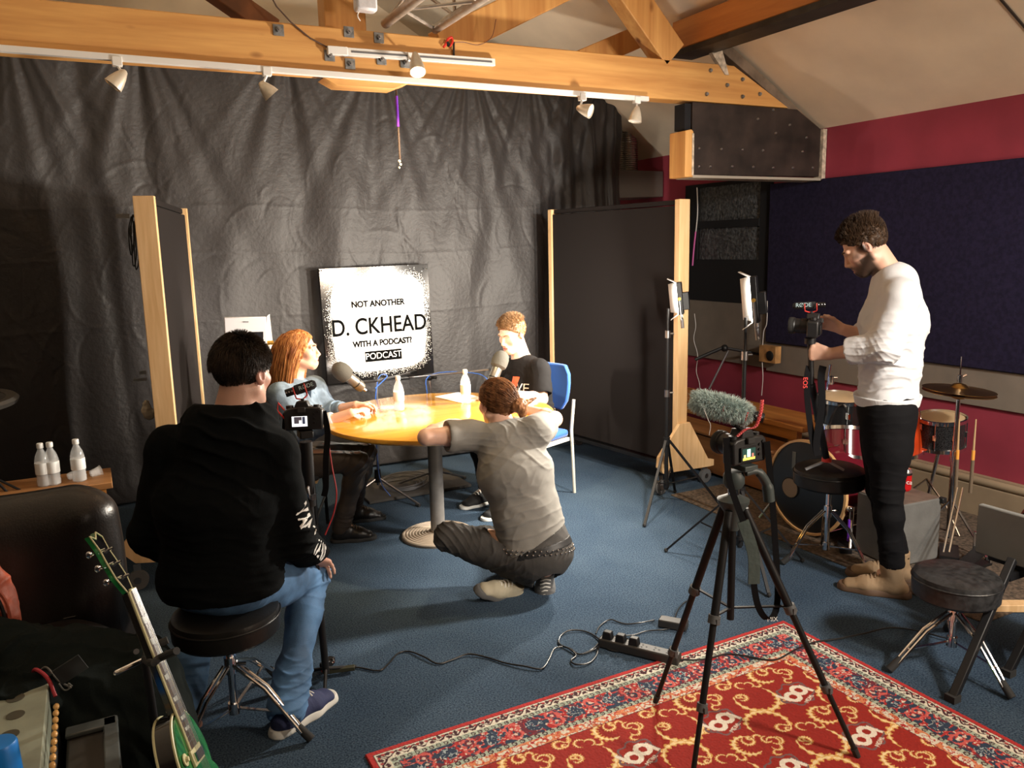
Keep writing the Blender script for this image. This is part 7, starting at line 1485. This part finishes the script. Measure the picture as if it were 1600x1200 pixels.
# ------------------------------------------------------------------ guitar on its stand
def guitar():
    N_ = aty(204, 924, 2.24); J_ = aty(286, 1132, 2.10); a = (J_-N_).normalized(); n = V((.95, -.25, .26)); n = (n-a*n.dot(a)).normalized(); s = a.cross(n)
    if s.x < 0: s = -s
    t = thing('electric_guitar', 'green electric guitar with cream binding leaning on a stand at the lower left', 'guitar', J_+a*.35)
    M_gn = mat('green_flame_top', (.006, .10, .022), .12, coat=.8, var=(20, .5), base2=(.02, .24, .06), stretch=(1, 4, 1)); M_cb = mat('cream_binding', (.60, .58, .34), .4); M_bk = mat('gloss_black', (.008, .008, .009), .12, coat=.6); M_rw = mat('rosewood', (.055, .028, .018), .5, var=(30, .3))
    L = (J_-N_).length; tp = lambda u, v, w_=0: N_+a*v+s*u+n*w_
    nk = MB(); nk.add([tp(-.021, 0, 0), tp(.021, 0, 0), tp(.026, L+.02, 0), tp(-.026, L+.02, 0), tp(-.014, 0, -.020), tp(.014, 0, -.020), tp(.018, L+.02, -.024), tp(-.018, L+.02, -.024)], [(0, 1, 2, 3), (7, 6, 5, 4), (0, 4, 5, 1), (1, 5, 6, 2), (2, 6, 7, 3), (3, 7, 4, 0)]); neck = nk.build('neck', M_bk, t, bevel=.004)
    L2 = L+.10
    MB().add([tp(-.0205, 0, .001), tp(.0205, 0, .001), tp(.027, L2, .001), tp(-.027, L2, .001), tp(-.0205, 0, .006), tp(.0205, 0, .006), tp(.027, L2, .006), tp(-.027, L2, .006)], [(3, 2, 1, 0), (4, 5, 6, 7), (0, 1, 5, 4), (1, 2, 6, 5), (2, 3, 7, 6), (3, 0, 4, 7)]).build('fretboard', M_rw, neck)
    for sg in (-1, 1): MB().tube([tp(sg*.022, 0, .003), tp(sg*.0285, L2, .003)], .0042, 6).build('neck_binding', M_cb, neck)
    sc = .628
    for k in range(1, 20):
        v = sc*(1-2**(-k/12)); v0 = sc*(1-2**(-(k-1)/12))
        if v > L2: break
        w_ = .0205+.0065*v/L2; MB().bar(tp(-w_, v, .0065), tp(w_, v, .0065), .0018, .0018).build('fret', M_chrome, neck)
        if k in (3, 5, 7, 9, 12, 15, 17): m_ = (v+v0)/2; q = (v-v0)*.33; MB().add([tp(-w_*.7, m_-q, .0066), tp(w_*.7, m_-q*.8, .0066), tp(w_*.6, m_+q, .0066), tp(-w_*.6, m_+q*.8, .0066)], [(0, 1, 2, 3)]).build('inlay', mat('pearl', (.55, .58, .55), .25), neck)
    MB().bar(tp(-.021, -.003, .006), tp(.021, -.003, .006), .005, .006).build('nut', M_cb, neck)
    hd = [(-.021, 0), (-.040, -.045), (-.036, -.10), (-.030, -.13), (-.040, -.175), (-.012, -.165), (.014, -.185), (.040, -.17), (.032, -.13), (.037, -.10), (.040, -.045), (.021, 0)]
    o_ = tp(0, 0, -.014); aa = (a*.985-n*-.17).normalized(); h = MB().prism([(u, v) for u, v in hd], o_, s, aa, n*.013).build('headstock', M_gn, t); pts = [o_+s*u+aa*v+n*.0135 for u, v in hd]; MB().tube(pts, .0022, 6).build('head_binding', M_cb, h); MB().prism([(u*.9, v*.97) for u, v in hd], o_+n*.0132, s, aa, n*.0012).build('head_face', M_bk, h)
    for sg in (-1, 1):
        for k in range(3):
            p = o_+s*(sg*.027)+aa*(-.045-.042*k)+n*.014; MB().cyl(p, p+n*.012, .004, n=10).cyl(p-n*.02, p-n*.02+s*(sg*.022), .004, n=8).ball(p-n*.02+s*(sg*.030), (.008, .005, .010), 10).build('tuner', M_chrome, h)
    for k in range(6): u0 = -.016+.0064*k; u1 = -.024+.0096*k; MB().tube([tp(u0, -.004, .010), tp(u1, sc*.98, .016)], .0007, 5).build('string', M_steel, t)
    # single cut body
    out = []
    for i in range(64):
        th = 2*math.pi*i/64; y = -math.cos(th); x = math.sin(th); wv = .165*(abs(x)**.85)*(1 if y > -.1 else .80)*(1-.20*math.exp(-((y+.12)/.22)**2)); out.append((math.copysign(wv, x), .205+.215*y))
    bo = tp(0, L-.03, -.030); bd = MB().prism(out, bo-n*.022, s, a, n*.046).build('body', M_bk, t, smooth=True); MB().prism([(u*.97, .205+(v-.205)*.97) for u, v in out], bo+n*.0242, s, a, n*.006).build('top', M_gn, t)
    for w_ in (.024, -.022): MB().tube([bo+s*u+a*v+n*w_ for u, v in out], .0035, 6, closed=True).build('body_binding', M_cb, bd)
    for v in (.115, .225): c = bo+a*v+n*.034; m3 = Matrix((s, a, n)).transposed(); MB().box(c, (.088, .042, .008), m3).build('pickup_ring', M_cb, t, bevel=.002); MB().box(c+n*.006, (.068, .024, .008), m3).build('pickup', M_chrome, t)
    MB().cyl(bo+a*.30-s*.045+n*.03, bo+a*.30+s*.045+n*.034, .006).build('bridge', M_chrome, t); c = bo+a*.10+s*-.085+n*.032; MB().lathe([(.016, 0), (.016, .003), (.007, .004), (.006, .010), (0, .010)], c, n, 18).build('selector', M_cb, t)
    t2 = thing('guitar_stand', 'chrome and black foam guitar stand yoke gripping the guitar neck', 'guitar stand', (N_+a*.14)-V((0, 0, .7))); y0 = aty(186, 1049, 2.22); y1 = aty(226, 1030, 2.24); y2 = aty(250, 1028, 2.14); y3 = aty(276, 1017, 2.08)
    MB().tube(bez([aty(181, 1052, 2.22), y0, y1]), .007, 10).build('bar', M_chrome, t2); MB().tube(bez([y1, aty(238, 1036, 2.12), y2, y3]), .010, 10).build('foam_arm', mat('foam_black', (.03, .032, .034), .8), t2); MB().tube(bez([y1, aty(236, 1012, 2.26), aty(262, 1000, 2.26)]), .010, 10).build('foam_arm', MATS['foam_black'], t2)
    p0 = V((y1.x, y1.y+.06, y1.z)); MB().cyl(y1, V((y1.x+.02, y1.y+.14, .05)), .011, n=12).build('pole', M_blackm, t2)
    for dx, dy in ((-.18, .15), (.20, .12), (.0, -.18)): MB().cyl(V((y1.x+.02, y1.y+.14, .10)), V((y1.x+.02+dx, y1.y+.14+dy, .01)), .008, n=8).build('leg', M_blackm, t2)
guitar()
